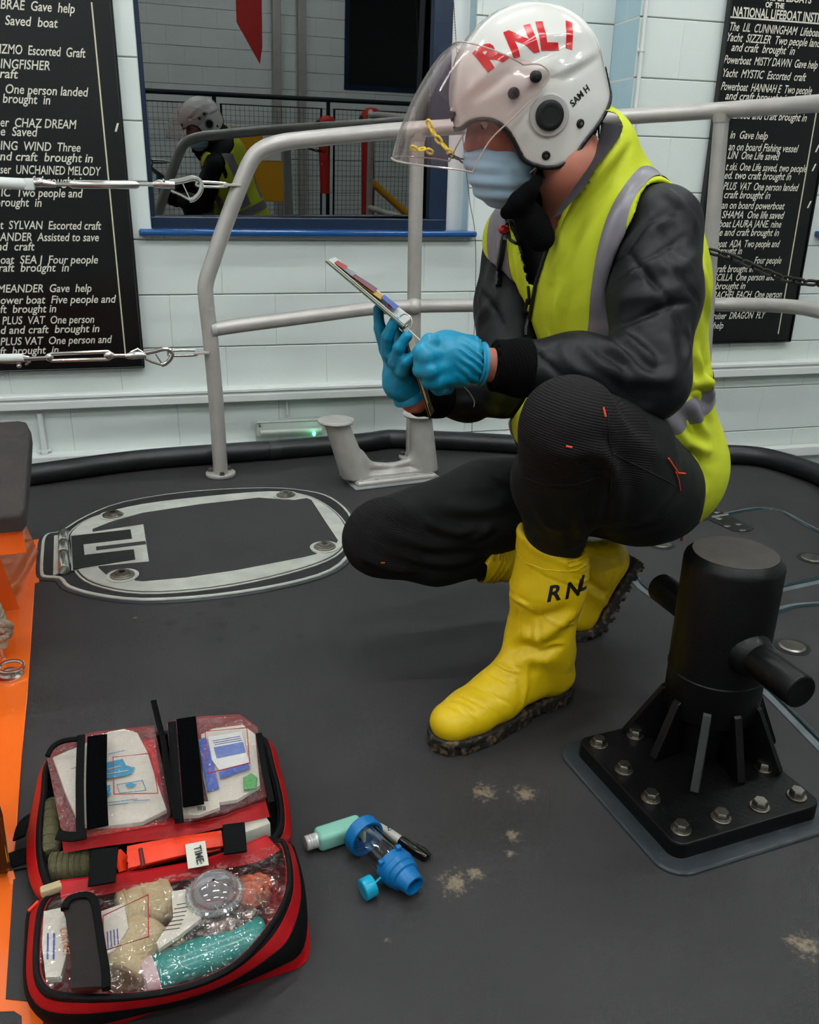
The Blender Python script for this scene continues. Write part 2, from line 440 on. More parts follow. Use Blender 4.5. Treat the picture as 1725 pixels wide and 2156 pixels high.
# ================================================================= MATERIALS OF THE PLACE
M_wall = mat('painted_block', 'e3eae6', .45, var=.06, vscale=2.2, bump=.35, bscale=38, bdist=.002)
M_mortar = mat('painted_joint', 'd9dbd6', .5, bump=.3, bscale=60)
M_bluep = mat('pale_blue_paint', 'b3d0dc', .4, var=.05, vscale=3, bump=.3, bscale=40)
M_white = mat('white_paint', 'e2e5e2', .35)
M_plas = mat('white_plastic', 'e6e9e6', .3)
M_ceil = mat('ceiling_grey', 'b9bdbd', .8)
M_conc = mat('concrete', '6d6f70', .7, var=.3, vscale=3)
M_navy = mat('navy_frame_paint', '07203a', .35, var=.15, vscale=8)
M_bluesill = mat('blue_gloss_paint', '064a8a', .18, coat=.6)
M_black = mat('black_gloss_board', '050608', .25, spec=.5)
M_blackf = mat('black_board_frame', '07080a', .3)
M_letter = mat('cream_lettering', 'd9d4c4', .5)
M_rule = mat('cream_rule', 'cfc8ac', .5)
M_alu = mat('silver_rail_paint', 'bdb8b3', .4, metal=.3, var=.12, vscale=14, bump=.15, bscale=220, bdist=.001)
M_alup = mat('silver_casting_paint', 'bfbbb5', .45, metal=.3, var=.16, vscale=20, bump=.25, bscale=90, bdist=.001)
M_steel = mat('polished_steel', 'd8d5cf', .22, metal=1)
M_steeld = mat('stainless_fastener', '9a938a', .32, metal=1, var=.3, vscale=60)
M_galv = mat('dark_chain_steel', '3a3833', .45, metal=.8, var=.4, vscale=50)
M_deck = mat('grit_deck_paint', '312f30', .62, spec=.45, var=.16, vscale=5, bump=.5, bscale=900, bdist=.0006, detail=8)
M_decks = mat('smooth_deck_bead', '33383c', .3, spec=.5, var=.25, vscale=25, bump=.3, bscale=60)
M_hatchw = mat('worn_white_paint', 'c4c5bb', .4, var=.22, vscale=18, bump=.2, bscale=80)
M_rubber = mat('black_rubber', '17191b', .42, var=.3, vscale=10, bump=.15, bscale=120)
M_orange = mat('orange_gloss_hull_paint', 'ff7426', .22, var=.1, vscale=3, coat=.5)
M_blackp = mat('black_bollard_paint', '060607', .42, spec=.3, var=.3, vscale=30, bump=.35, bscale=120, bdist=.0015)
M_foam = mat('dark_grip_pad', '352e2c', .8, var=.2, vscale=12, bump=.5, bscale=500, bdist=.001)
M_rope = mat('cream_rope', 'b9b09e', .85, bump=.6, bscale=240)
M_red = mat('red_buoy', 'b3221c', .5); M_yel = mat('yellow_sign', 'd99b16', .5); M_dark = mat('dark_glass', '06090c', .08)
M_green = mat('green_led', '30ff9c', .3, emit='3dffb0', es=14)
M_yelch = mat('yellow_plastic_chain', 'e8d018', .4)
# sand scattered on the deck
def add_sand(m, spots):
    N = m.node_tree.nodes; L = m.node_tree.links; b = N['Principled BSDF']
    src = b.inputs['Base Color'].links[0].from_socket
    tc = N.new('ShaderNodeTexCoord'); nz = N.new('ShaderNodeTexNoise'); nz.inputs['Scale'].default_value = 75; nz.inputs['Detail'].default_value = 8; nz.inputs['Roughness'].default_value = .75
    L.new(tc.outputs['Object'], nz.inputs['Vector']); acc = None
    for x, y, r in spots:
        d = N.new('ShaderNodeVectorMath'); d.operation = 'DISTANCE'; d.inputs[1].default_value = (x, y, 0); L.new(tc.outputs['Object'], d.inputs[0])
        mr = N.new('ShaderNodeMapRange'); mr.inputs[1].default_value = 0; mr.inputs[2].default_value = r; mr.inputs[3].default_value = .42; mr.inputs[4].default_value = 0; L.new(d.outputs['Value'], mr.inputs[0])
        if acc is None: acc = mr.outputs[0]
        else:
            a = N.new('ShaderNodeMath'); a.operation = 'MAXIMUM'; L.new(acc, a.inputs[0]); L.new(mr.outputs[0], a.inputs[1]); acc = a.outputs[0]
    s = N.new('ShaderNodeMath'); s.operation = 'ADD'; L.new(acc, s.inputs[0]); L.new(nz.outputs['Fac'], s.inputs[1])
    mr = N.new('ShaderNodeMapRange'); mr.inputs[1].default_value = .74; mr.inputs[2].default_value = .92; mr.inputs[4].default_value = .55; L.new(s.outputs[0], mr.inputs[0])
    mx = N.new('ShaderNodeMix'); mx.data_type = 'RGBA'; L.new(mr.outputs[0], mx.inputs[0]); L.new(src, mx.inputs[6]); mx.inputs[7].default_value = hexc('a08d72'); L.new(mx.outputs[2], b.inputs['Base Color'])
add_sand(M_deck, [(*W(1020, 1668, z=0)[:2], .05), (*W(1105, 1672, z=0)[:2], .05), (*W(1080, 1760, z=0)[:2], .035), (*W(1075, 1797, z=0)[:2], .02), (*W(960, 1858, z=0)[:2], .055), (*W(1000, 1840, z=0)[:2], .03), (*W(285, 1300, z=0)[:2], .01), (*W(1690, 1990, z=0)[:2], .05), (*W(815, 1980, z=0)[:2], .012)])

# ================================================================= SETTING
YW, YP, XP = 3.93, 3.70, 1.93          # wall face, right pier face, pier's left edge
WX0, WX1, WZ0 = -.075, float(W(993, 300, y=YW)[0]), .757
def clip(r, h):
    x0, x1, z0, z1 = r; a, b, c, d = h
    if x1 <= a or x0 >= b or z1 <= c or z0 >= d: return [r]
    o = []
    if x0 < a: o.append((x0, a, z0, z1))
    if x1 > b: o.append((b, x1, z0, z1))
    x0, x1 = max(x0, a), min(x1, b)
    if z0 < c: o.append((x0, x1, z0, c))
    if z1 > d: o.append((x0, x1, d, z1))
    return o
def blocks(mb, x0, x1, z0, z1, y, hole=None, off=.2, ax='x', dirn=-1):
    R = random.Random(3)
    k0 = int(math.floor((z0-.055)/.225)); k = k0
    while .055+.225*k < z1:
        a, b = max(z0, .055+.225*k), min(z1, .055+.225*(k+1)); x = off+(.225 if k % 2 else 0); x -= math.ceil((x-x0)/.45)*.45
        while x < x1:
            p, q = max(x, x0), min(x+.45, x1); x += .45
            if q-p < .01 or b-a < .012: continue
            for r in (clip((p, q, a, b), hole) if hole else [(p, q, a, b)]):
                w, h = r[1]-r[0]-.0002, r[3]-r[2]-.0045; e = R.uniform(0, .0014)
                if ax == 'x': c = ((r[0]+r[1])/2, y-dirn*(.02)*1+dirn*e, (r[2]+r[3])/2); s = (w, .04, h)
                else: c = (y-dirn*.02+dirn*e, (r[0]+r[1])/2, (r[2]+r[3])/2); s = (.04, w, h)
                mb.box(c, s, bev=.0026, seg=1)
        k += 1
wb = MB(); wb.smooth = False
blocks(wb, -1.7, XP, -.8, 3.2, YW, (WX0, WX1, WZ0, 2.6))
blocks(wb, XP, 4.3, -.8, 3.2, YP, (3.06, 4.4, .83, 2.6), off=.335)
wb.cur = 1
for a, b, c, d in clip((-5, XP, -1.2, 4.2), (WX0, WX1, WZ0, 2.6)): wb.box(((a+b)/2, YW+.01+.15, (c+d)/2), (b-a, .3, d-c))
for a, b, c, d in clip((XP, 7, -1.2, 4.2), (3.06, 4.4, .83, 2.6)): wb.box(((a+b)/2, YP+.008+.2, (c+d)/2), (b-a, .4, d-c))
wb.cur = 2
blocks(wb, YP+.002, YW+.005, -.8, 3.2, XP, off=0, ax='y')           # pale blue return of the pier
wb.box((WX1+.002, YW+.092, 1.68), (.006, .15, 1.85))                 # pale blue window reveal
wb.build('wall_back', [M_wall, M_mortar, M_bluep], kind='structure')
# deck outline
edge = [W(x, y, z=.0) for x, y in [(-200, 1016), (60, 1006), (300, 974), (560, 953), (700, 943), (800, 934), (850, 933), (1000, 938), (1500, 965), (1610, 975), (1680, 992), (1725, 1010)]]
edge += [V3(2.2, 2.1, 0), V3(2.3, .2, 0), V3(2.3, -1.6, 0), V3(-1.2, -1.6, 0), V3(-1.2, 3.0, 0)]
ok = [p for p in edge if True]
d = MB(); d.smooth = False; d.prism([(p[0], p[1], 0) for p in edge], (0, 0, -.35))
d.build('floor', M_deck, kind='structure')
s = MB(); s.smooth = False; s.box((1, 0, -1.25), (12, 10.4, .1)); s.build('floor_lower', M_conc, kind='structure')
s = MB(); s.smooth = False; s.box((1, 0, 4.25), (12, 10.4, .1)); s.build('ceiling', M_ceil, kind='structure')
s = MB(); s.smooth = False; s.box((-5.05, 0, 1.5), (.1, 10.4, 5.6)); s.build('wall_left', M_wall, kind='structure')
s = MB(); s.smooth = False; s.box((7.05, 0, 1.5), (.1, 10.4, 5.6)); s.build('wall_right', M_wall, kind='structure')
s = MB(); s.smooth = False; blocks(s, -4.9, 6.9, -1.2, 4.2, -5.0, (4.0, 5.9, 1.45, 3.4), dirn=1)
s.cur = 1
for a, b, c, dd in clip((-5, 7, -1.2, 4.2), (4.0, 5.9, 1.45, 3.4)): s.box(((a+b)/2, -5.1, (c+dd)/2), (b-a, .16, dd-c))
s.build('wall_front', [M_wall, M_mortar], kind='structure')
s = MB(); s.smooth = False; s.box((4.95, -5.06, 2.42), (1.92, .03, 1.97)); s.cur = 1
for c, z in (((4.95, -5.02, 1.48), (1.8, .08, .07)), ((4.95, -5.02, 3.37), (1.8, .08, .07)), ((4.03, -5.02, 2.42), (.07, .08, 1.95)), ((5.87, -5.02, 2.42), (.07, .08, 1.95))): s.box(c, z, bev=.006)
s.build('window_3', [M_dark, M_navy], kind='structure')
# window_1: frame, pane, sill
YF = YW+.1
w1 = thing('window_1', '', '', ((WX0+WX1)/2, YF, WZ0)); del w1['label']; del w1['category']; w1['kind'] = 'structure'
f = MB(); f.smooth = False
gx0, gx1, gz0 = float(W(320, 300, y=YF)[0])-.01, float(W(905, 300, y=YF)[0]), float(W(600, 458, y=YF)[2])
fx1 = float(W(943, 300, y=YF)[0])
f.box(((WX0-.03+gx0)/2, YF+.01, 1.68), (gx0-WX0+.03, .06, 1.86), bev=.004)
f.box(((fx1+gx1)/2, YF+.01, 1.68), (fx1-gx1, .06, 1.86), bev=.004)
f.box(((WX0+fx1)/2, YF+.01, (WZ0+gz0)/2), (fx1-WX0, .062, gz0-WZ0), bev=.004)
f.box(((WX0+fx1)/2, YF+.01, 2.57), (fx1-WX0, .062, .06), bev=.004)
f.build('window_frame', M_navy, w1)
f = MB(); f.box(((fx1+WX1)/2, YF+.015, 1.68), (WX1-fx1, .05, 1.86), bev=.003); f.build('frame_filler', M_white, w1)
M_pane = clear('window_glass', '8f9a9a', refl=.17, rough=.004, f0=1.5)
g = MB(); g.smooth = False; R18 = Matrix.Rotation(math.radians(4.5), 3, 'Z') @ Matrix.Rotation(math.radians(2.1), 3, 'X')
g.box(((gx0+gx1)/2, YF+.03, (gz0+2.54)/2), (gx1-gx0+.01, .006, 2.54-gz0+.01), rot=R18); g.build('pane', M_pane, w1)
f = MB(); z1 = float(W(600, 484, y=YW-.03)[2]); xa, xb = float(W(293, 490, y=YW-.04)[0]), float(W(1004, 490, y=YW-.04)[0])
f.box(((xa+xb)/2, YW+.03, z1-.013), (xb-xa, .16, .026), bev=.008, seg=3); f.build('window_sill', M_bluesill, w1)
# dark office behind the glass
s = MB(); s.smooth = False
for c, z in (((.6, 6.2, 1.7), (3.2, .05, 3.2)), ((-1.0, 5.2, 1.7), (.05, 2, 3.2)), ((2.2, 5.2, 1.7), (.05, 2, 3.2)), ((.6, 5.2, .1), (3.2, 2, .05)), ((.6, 5.2, 3.3), (3.2, 2, .05))): s.box(c, z)
s.build('wall_office', mat('dim_office', '2a2d2f', .9), kind='structure')
# window_2 beyond the right board
w2 = thing('window_2', '', '', (3.4, YP, .8)); del w2['label']; del w2['category']; w2['kind'] = 'structure'
f = MB(); f.smooth = False; f.box((3.115, YP+.08, 1.7), (.09, .06, 1.8), bev=.004); f.box((3.73, YP+.08, .875), (1.34, .062, .09), bev=.004); f.build('window_frame', M_navy, w2)
f = MB(); f.smooth = False; f.box((3.74, YP+.1, 1.72), (1.3, .006, 1.72)); f.build('pane', M_dark, w2)
z2 = float(W(1715, 487, y=YP-.02)[2]); f = MB(); f.box((3.7, YP+.03, z2-.012), (1.5, .16, .026), bev=.008, seg=3); f.build('window_sill', M_bluesill, w2)
# dado trunking (two runs) and low conduit
def trunk(name, x0, x1, y, zt, zb):
    t = MB(); t.smooth = False; h = zt-zb
    t.box(((x0+x1)/2, y-.02, (zt+zb)/2), (x1-x0, .05, h), bev=.004)
    t.box(((x0+x1)/2, y-.047, zt-h*.18), (x1-x0, .012, h*.22), bev=.003); t.box(((x0+x1)/2, y-.047, zb+h*.3), (x1-x0, .008, h*.5), bev=.003)
    t.build(name, M_plas, kind='structure')
trunk('trim_1', -1.6, XP-.001, YW, float(W(400, 821, y=YW-.05)[2]), float(W(400, 852, y=YW-.05)[2]))
trunk('trim_2', XP, 4.3, YP, float(W(1600, 763, y=YP-.05)[2]), float(W(1600, 793, y=YP-.05)[2]))
t = MB(); t.smooth = False; t.box((-.3, YW-.03, float(W(200, 966, y=YW-.05)[2])), (1.9, .07, .05), bev=.005); t.box((1.4, YW-.03, -.19), (1.0, .05, .03), bev=.005); t.box((3.4, YP-.03, float(W(1680, 948, y=YP-.03)[2])), (1.8, .05, .05), bev=.005); t.build('trim_3', M_plas, kind='structure')
def wallpipe(name, label, x, y, z0, z1, r, clips, m=M_white):
    t = thing(name, label, 'pipe', (x, y, z0)); p = MB(); p.tube([(x, y, z0), (x, y, z1)], r, 14); p.build('pipe', m, t)
    for z in clips:
        p = MB(); p.box((x, y+r*.6, z), (r*4.4, .006, .014), bev=.002); p.cyl((x, y, z-.007), (x, y, z+.007), r*1.25, n=14)
        p.cyl((x-r*1.8, y+r*.6-.004, z), (x-r*1.8, y+r*.6+.001, z), .003, n=8); p.cyl((x+r*1.8, y+r*.6-.004, z), (x+r*1.8, y+r*.6+.001, z), .003, n=8); p.build('pipe_clip', m, t)
xq = float(W(1352, 100, y=YP-.015)[0])
wallpipe('conduit_pipe', 'slim pale conduit pipe running up the wall beside the blue pier edge', xq, YP-.016, -.9, 3.2, .0085, [float(W(1350, 105, y=YP-.02)[2]), .4], M_white)
xq = float(W(90, 920, y=YW-.015)[0])
wallpipe('conduit_pipe', 'short white vertical conduit under the left black board near orange console', xq, YW-.016, float(W(95, 968, y=YW)[2])+.02, float(W(85, 868, y=YW)[2]), .012, [float(W(92, 962, y=YW)[2])+.03])
xq = float(W(605, 860, y=YW-.01)[0])
wallpipe('conduit_pipe', 'short white cable tube above the green-lit wall light', xq, YW-.012, float(W(605, 872, y=YW)[2]), float(W(605, 838, y=YW)[2]), .006, [])
# emergency light
c0 = W(612, 900, y=YW-.02); L0 = thing('emergency_light', 'long clear-covered wall light with small green glow under the trunking', 'light', (c0[0], YW-.02, c0[2]))
wx, hz = .165, .045
m = MB(); m.box((c0[0], YW-.012, c0[2]), (2*wx-.02, .026, 2*hz-.02), bev=.006); m.build('back_tray', M_plas, L0)
m = MB(); m.cyl((c0[0]-wx*.85, YW-.04, c0[2]-.012), (c0[0]+wx*.85, YW-.04, c0[2]-.012), .011, n=14); m.build('tube_lamp', mat('tube_off', 'f2f2ec', .3), L0)
for sx in (-1, 1): m = MB(); m.cyl((c0[0]+sx*(wx-.02), YW-.081, c0[2]+.028), (c0[0]+sx*(wx-.02), YW-.02, c0[2]+.028), .004, n=8); m.build('cover_screw', M_steeld, L0)
m = MB(); m.box((c0[0], YW-.045, c0[2]), (2*wx, .065, 2*hz), bev=.007); m.build('clear_cover', clear('light_cover', 'f4f8f4', refl=.02, rough=.15, f0=1.3, haze=.12, hazecol='f4f8f4'), L0)
m = MB(); zz = hz-.002; m.tube([(c0[0]+a*(wx-.002), YW-.079, c0[2]+b*zz) for a, b in ((-1, -1), (1, -1), (1, 1), (-1, 1))], .0028, 6, closed=True); m.build('cover_rim', mat('grey_cover_rim', '8f9a94', .4), L0)
gpx = W(660, 910, y=YW-.06); m = MB(); m.ell((gpx[0], YW-.082, gpx[2]), (.007, .004, .012)); m.build('indicator', M_green, L0)
# ball-chain blind cord beside the window
c1 = thing('blind_cord', 'thin brown beaded blind cord hanging down beside the window reveal', 'cord', W(1003, 500, y=YW-.06))
xs = W(957, 30, y=YW-.03); xe = W(1000, 560, y=YW-.03); xm = W(980, 330, y=YW-.03)
pts = smooth_path([W(953, -40, y=YW-.05), W(962, 110, y=YW-.05), W(975, 290, y=YW-.05), W(989, 420, y=YW-.05), W(1001, 500, y=YW-.085), W(1001, 640, y=YW-.05), W(996, 760, y=YW-.06), W(994, 915, y=YW-.05)], 60)
m = MB(); acc = 0; last = np.array(pts[0]); step = .0075
m.tube(pts[::6], .0012, 6)
for p in pts:
    p = np.array(p)
    if np.linalg.norm(p-last) >= step: m.ell(p, .0026, nu=6, nv=4); last = p
m.build('bead_chain', mat('brown_bead', '5b4238', .4), c1)

# ================================================================= BOARDS
def tl(s, x0, y0, x1, y1, org, plane, cap_h=.0315, sh=.28, wt=.0):
    """text line fitted between two photo points on a wall plane -> entry for text_mesh (board coordinates x right, z up)"""
    a = W(x0, y0, y=plane); b = W(x1, y1, y=plane)
    c = bpy.data.curves.new('t', 'FONT'); c.body = s; c.size = 1; c.shear = sh; o = bpy.data.objects.new('t', c); COL.objects.link(o); bpy.context.view_layer.update()
    w = max(v[0] for v in o.bound_box)-min(v[0] for v in o.bound_box); bpy.data.objects.remove(o); bpy.data.curves.remove(c)
    size = cap_h/.70; xs = (b[0]-a[0])/(w*size)
    return (s, a[0]-org[0], a[2]-org[2], size, xs, sh, wt)
def board(name, label, x0, x1, z0, z1, plane, lines, nums, rule_x, rule_z, heads=(), hrule=None):
    t = thing(name, label, 'board', ((x0+x1)/2, plane+.03, z0))
    m = MB(); m.smooth = False; m.box(((x0+x1)/2, plane+.012, (z0+z1)/2), (x1-x0-.02, .022, z1-z0-.02)); m.build('panel', M_black, t)
    m = MB(); m.smooth = False; w = .008
    for c, s in ((((x0+x1)/2, plane+.01, z0+w/2), (x1-x0, .034, w)), (((x0+x1)/2, plane+.01, z1-w/2), (x1-x0, .034, w)), ((x0+w/2, plane+.01, (z0+z1)/2), (w, .034, z1-z0)), ((x1-w/2, plane+.01, (z0+z1)/2), (w, .034, z1-z0))): m.box(c, s, bev=.004)
    m.build('frame', M_blackf, t)
    org = np.array([0, plane, 0.])
    for l in lines: plane_text('lettering', [tl(*l, org, plane, wt=.0006)], org, (1, 0, 0), (0, 0, 1), M_letter, t, lift=.0012)
    for l in nums: plane_text('numeral', [tl(*l, org, plane, cap_h=.032, sh=.2)], org, (1, 0, 0), (0, 0, 1), M_letter, t, lift=.0012)
    for h in heads: plane_text('heading', [tl(*h[:5], org, plane, cap_h=h[5], sh=0, wt=.0012)], org, (1, 0, 0), (0, 0, 1), M_letter, t, lift=.0012)
    m = MB(); m.smooth = False; m.box((rule_x, plane-.0004, (rule_z[0]+rule_z[1])/2), (.0055, .0018, rule_z[1]-rule_z[0])); m.build('ruled_line', M_rule, t)
    if hrule: m = MB(); m.smooth = False; m.box(((hrule[0]+hrule[1])/2, plane-.0004, hrule[2]), (hrule[1]-hrule[0], .0018, .006)); m.build('ruled_line', M_letter, t)
PB = YW-.035
zb = float(W(150, 779, y=PB)[2]); xr = float(W(272, 400, y=PB)[0])
board('service_board', 'tall black service board with cream italic lettering left of the window', -1.15, xr, zb, 1.75, PB,
 [('BRAE  Gave  help', 0, 18, 157, 31), ('Saved  boat', 10, 52, 122, 62), ('IZMO  Escorted  Graft', -2, 112, 180, 125), ('INGFISHER', 0, 143, 104, 150), ('craft', -14, 163, 37, 165),
  ('One person landed', 10, 196, 185, 204), ('brought  in', 5, 216, 105, 217), ('er  CHAZ DREAM', 0, 266, 161, 273), ('e  Saved', 0, 285, 79, 289), ('ING  WIND  Three', 0, 315, 169, 321),
  ('and craft  brought in', -12, 337, 195, 342), ('ser  UNCHAINED MELODY', 0, 365, 213, 368), ('craft brought in', 36, 388, 180, 390), ('TIC  Two people and', -12, 413, 172, 415), ('brought  in', -10, 434, 87, 434),
  ('t  SYLVAN  Escorted craft', 0, 482, 212, 483), ('ANDER  Assisted to save', 0, 507, 209, 508), ('and  craft', -18, 527, 73, 527), ('oat  SEA J  Four people', 0, 555, 205, 553), ('craft  brought  in', -14, 572, 144, 572),
  ('MEANDER  Gave  help', -6, 616, 192, 614), ('ower boat  Five people and', 0, 640, 244, 638), ('ft  brought in', 0, 659, 118, 659), ('PLUS  VAT  One person', 4, 683, 198, 682), ('d and craft  brought in', 0, 703, 208, 700),
  ('PLUS VAT  One person and', 0, 727, 236, 724), ('aft  brought  in', -10, 747, 123, 744)],
 [('1', 232, 277, 243, 278)], float(W(228, 370, y=PB)[0]), (float(W(262, 748, y=PB)[2]), float(W(196, 5, y=PB)[2])))
PR = YP-.035
zb = float(W(1580, 722, y=PR)[2]); xl = float(W(1513, 190, y=PR)[0]); xr = float(W(1665, 718, y=PR)[0])
board('service_board', 'black service board with white lettering behind the rail and chain at the right', xl, xr, zb, 1.86, PR,
 [('The  LIL  CUNNINGHAM  Lifeboat', 1534, 64, 1724, 76), ('Yacht  SIZZLER  Two people landed', 1528, 86, 1738, 101), ('and craft  brought  in', 1539, 107, 1672, 115), ('Powerboat  MISTY DAWN  Gave help', 1523, 133, 1720, 144),
  ('Yacht  MYSTIC  Escorted  craft', 1519, 161, 1694, 168), ('Powerboat  HANNAH E  Two people', 1517, 189, 1708, 197), ('and craft brought in', 1526, 209, 1660, 213), ('landed and craft brought in', 1540, 249, 1697, 254), ('in  Gave help', 1536, 291, 1615, 292),
  ('an on board Fishing vessel', 1533, 316, 1680, 317), ('LIN  One Life saved', 1531, 334, 1640, 335), ('t ski. One Life saved, two people', 1527, 358, 1697, 360), ('ed. two craft brought in', 1524, 376, 1664, 377),
  ('PLUS  VAT  One person landed', 1522, 399, 1680, 400), ('craft brought in', 1523, 417, 1620, 417), ('an on board powerboat', 1518, 439, 1651, 438), ('SHAMA  One life saved', 1519, 459, 1650, 458), ('boat LAURA JANE. nine', 1513, 478, 1644, 476),
  ('le and craft brought in', 1510, 496, 1639, 494), ('boat  ADA  Two people and', 1508, 520, 1641, 516), ('brought in', 1509, 535, 1561, 534), ('Four people', 1587, 555, 1644, 553), ('craft brought in', 1503, 573, 1585, 570),
  ('SCILLA  One person and', 1502, 591, 1631, 588), ('brought in', 1505, 609, 1568, 606), ('RACHEL EACH  One person', 1500, 628, 1645, 624), ('ruiser  DRAGON  FLY', 1500, 672, 1610, 668), ('help', 1500, 692, 1522, 690)],
 [('1', 1709, 320, 1717, 320), ('1', 1702, 360, 1710, 360), ('1', 1692, 438, 1700, 438)], float(W(1679, 470, y=PR)[0]), (float(W(1643, 703, y=PR)[2]), float(W(1734, 120, y=PR)[2])),
 heads=[('THE LIFEBOATS', 1605, -1, 1708, 2, .028), ('OF  THE', 1611, 15, 1650, 17, .019), ('NATIONAL LIFEBOAT INSTITUTION', 1542, 33, 1775, 50, .034)],
 hrule=(float(W(1536, 36, y=PR)[0])+.002, float(W(1665, 718, y=PR)[0])-.02, float(W(1620, 42, y=PR)[2])))

# ================================================================= BEHIND THE CAMERA (seen mirrored in the window glass)
M_fence = mat('dark_fence_steel', '1d2a2c', .4, metal=.3)
fn = thing('mesh_fence', 'dark steel mesh fence across the boathouse, mirrored in the window glass', 'fence', (2, -2, -1.2))
ztop = 1.3
m = MB(); m.tube([(-2.2, -2, ztop), (5.6, -2, ztop)], .024, 10); m.build('top_rail', M_fence, fn)
for i, x in enumerate((-2.2, -1.0, .25, 1.5, 2.75, 4.0, 5.3)):
    m = MB(); m.tube([(x, -2, -1.2), (x, -2, ztop)], .022, 8); m.build('post', M_fence, fn)
    if x < 5:
        w = 1.25 if x > -1.1 else 1.2; m = MB(); m.tube([(x+.07, -2, -1.0), (x+w-.08, -2, -1.0), (x+w-.08, -2, ztop-.09), (x+.07, -2, ztop-.09)], .014, 6, closed=True); m.build('panel_frame', M_fence, fn)
        m = MB(); m.smooth = False
        for k in range(1, 22): m.box((x+.07+(w-.15)*k/22, -2, (ztop-1.09)/2), (.003, .003, ztop+.91))
        for k in range(1, 42): m.box((x+w/2, -2, -1+(ztop+.91)*k/42), (w-.15, .003, .003))
        m.build('mesh_infill', M_fence, fn)
m = MB(); [m.box((x, -1.97, z), (.03, .04, .03)) for x, z in ()]
t = thing('warning_board', 'plain yellow board fixed to the mesh fence, mirrored in the window', 'sign', (1.98, -1.93, .3)); m = MB(); m.smooth = False; m.box((1.98, -1.988, .62), (.62, .02, .75), bev=.004); m.build('panel', M_yel, t)
m = MB(); m.smooth = False; m.box((2.1, -1.974, .8), (.2, .008, .26)); m.build('white_notice', M_white, t)
for x, z0, z1, lab in ((3.2, .02, 1.18, 'tall red rescue tube hung on the mesh fence, mirrored in the window'), (2.68, .35, 1.1, 'short red rescue tube left of the tall one, mirrored in the window')):
    t = thing('rescue_tube', lab, 'rescue tube', (x, -1.885, z0)); m = MB(); m.tube(smooth_path([(x+.1, -1.94, z1-.12), (x+.06, -1.885, z1-.02), (x-.04, -1.885, z1-.04), (x-.02, -1.885, z1-.3), (x, -1.885, z0)], 6), .075 if z0 < .3 else .055, 14); m.build('foam_tube', M_red, t)
    m = MB(); m.ell((x-.06, -1.885, z1-.06), (.07, .06, .06)); m.build('clip', M_galv, t)
t = thing('pennant', 'dark red pennant hanging above the fence, mirrored in the window', 'pennant', (2.0, -2.4, 1.75)); m = MB(); m.smooth = False; m.prism([(1.86, -2.4, 2.5), (2.14, -2.4, 2.5), (2.13, -2.4, 1.78), (2.1, -2.4, 1.62), (1.86, -2.4, 2.0)], (0, .012, 0)); m.build('cloth', M_red, t); m = MB(); m.tube([(2.0, -2.394, 2.49), (2.0, -2.394, 4.2)], .004, 6); m.build('hanging_cord', M_galv, t)
t = thing('striped_pole', 'yellow and black pole leaning by the fence, mirrored in the window', 'pole', (3.6, -1.7, -.3)); m = MB(); m.tube([(3.15, -1.7, .5), (4.2, -1.7, -.3)], .04, 10); m.build('pole', M_yel, t)
for x in (3.0, 3.35): 
    t = thing('wall_duct', 'grey vertical duct on the far wall, mirrored in the window', 'duct', (x, -4.9, -1), 'ducts mirrored in the window'); m = MB(); m.smooth = False; m.box((x, -4.93, 1.4), (.11, .1, 5), bev=.01); m.build('duct', M_alu, t)

def add_wet(m, spots):
    """small dark water marks on the deck paint"""
    N = m.node_tree.nodes; L = m.node_tree.links; b = N['Principled BSDF']; src = b.inputs['Base Color'].links[0].from_socket; tc = N.new('ShaderNodeTexCoord'); acc = None
    nz = N.new('ShaderNodeTexNoise'); nz.inputs['Scale'].default_value = 30; L.new(tc.outputs['Object'], nz.inputs['Vector']); vm = N.new('ShaderNodeVectorMath'); vm.operation = 'SCALE'; vm.inputs['Scale'].default_value = .03; L.new(nz.outputs['Color'], vm.inputs[0]); va = N.new('ShaderNodeVectorMath'); va.operation = 'ADD'; L.new(tc.outputs['Object'], va.inputs[0]); L.new(vm.outputs[0], va.inputs[1])
    for x, y, r in spots:
        d = N.new('ShaderNodeVectorMath'); d.operation = 'DISTANCE'; d.inputs[1].default_value = (x+.015, y+.015, .015); L.new(va.outputs[0], d.inputs[0])
        mr = N.new('ShaderNodeMapRange'); mr.inputs[1].default_value = r*.6; mr.inputs[2].default_value = r; mr.inputs[3].default_value = .35; mr.inputs[4].default_value = 0; L.new(d.outputs['Value'], mr.inputs[0])
        if acc is None: acc = mr.outputs[0]
        else: a = N.new('ShaderNodeMath'); a.operation = 'MAXIMUM'; L.new(acc, a.inputs[0]); L.new(mr.outputs[0], a.inputs[1]); acc = a.outputs[0]
    mx = N.new('ShaderNodeMix'); mx.data_type = 'RGBA'; L.new(acc, mx.inputs[0]); L.new(src, mx.inputs[6]); mx.inputs[7].default_value = hexc('0c0b0c'); L.new(mx.outputs[2], b.inputs['Base Color'])
add_wet(M_deck, [(*W(x, y, z=0)[:2], r) for x, y, r in ((362, 1310, .022), (395, 1328, .018), (480, 1273, .024), (470, 1315, .016), (420, 1290, .013), (535, 1322, .018), (630, 1342, .016), (465, 1345, .014), (560, 1274, .012))])
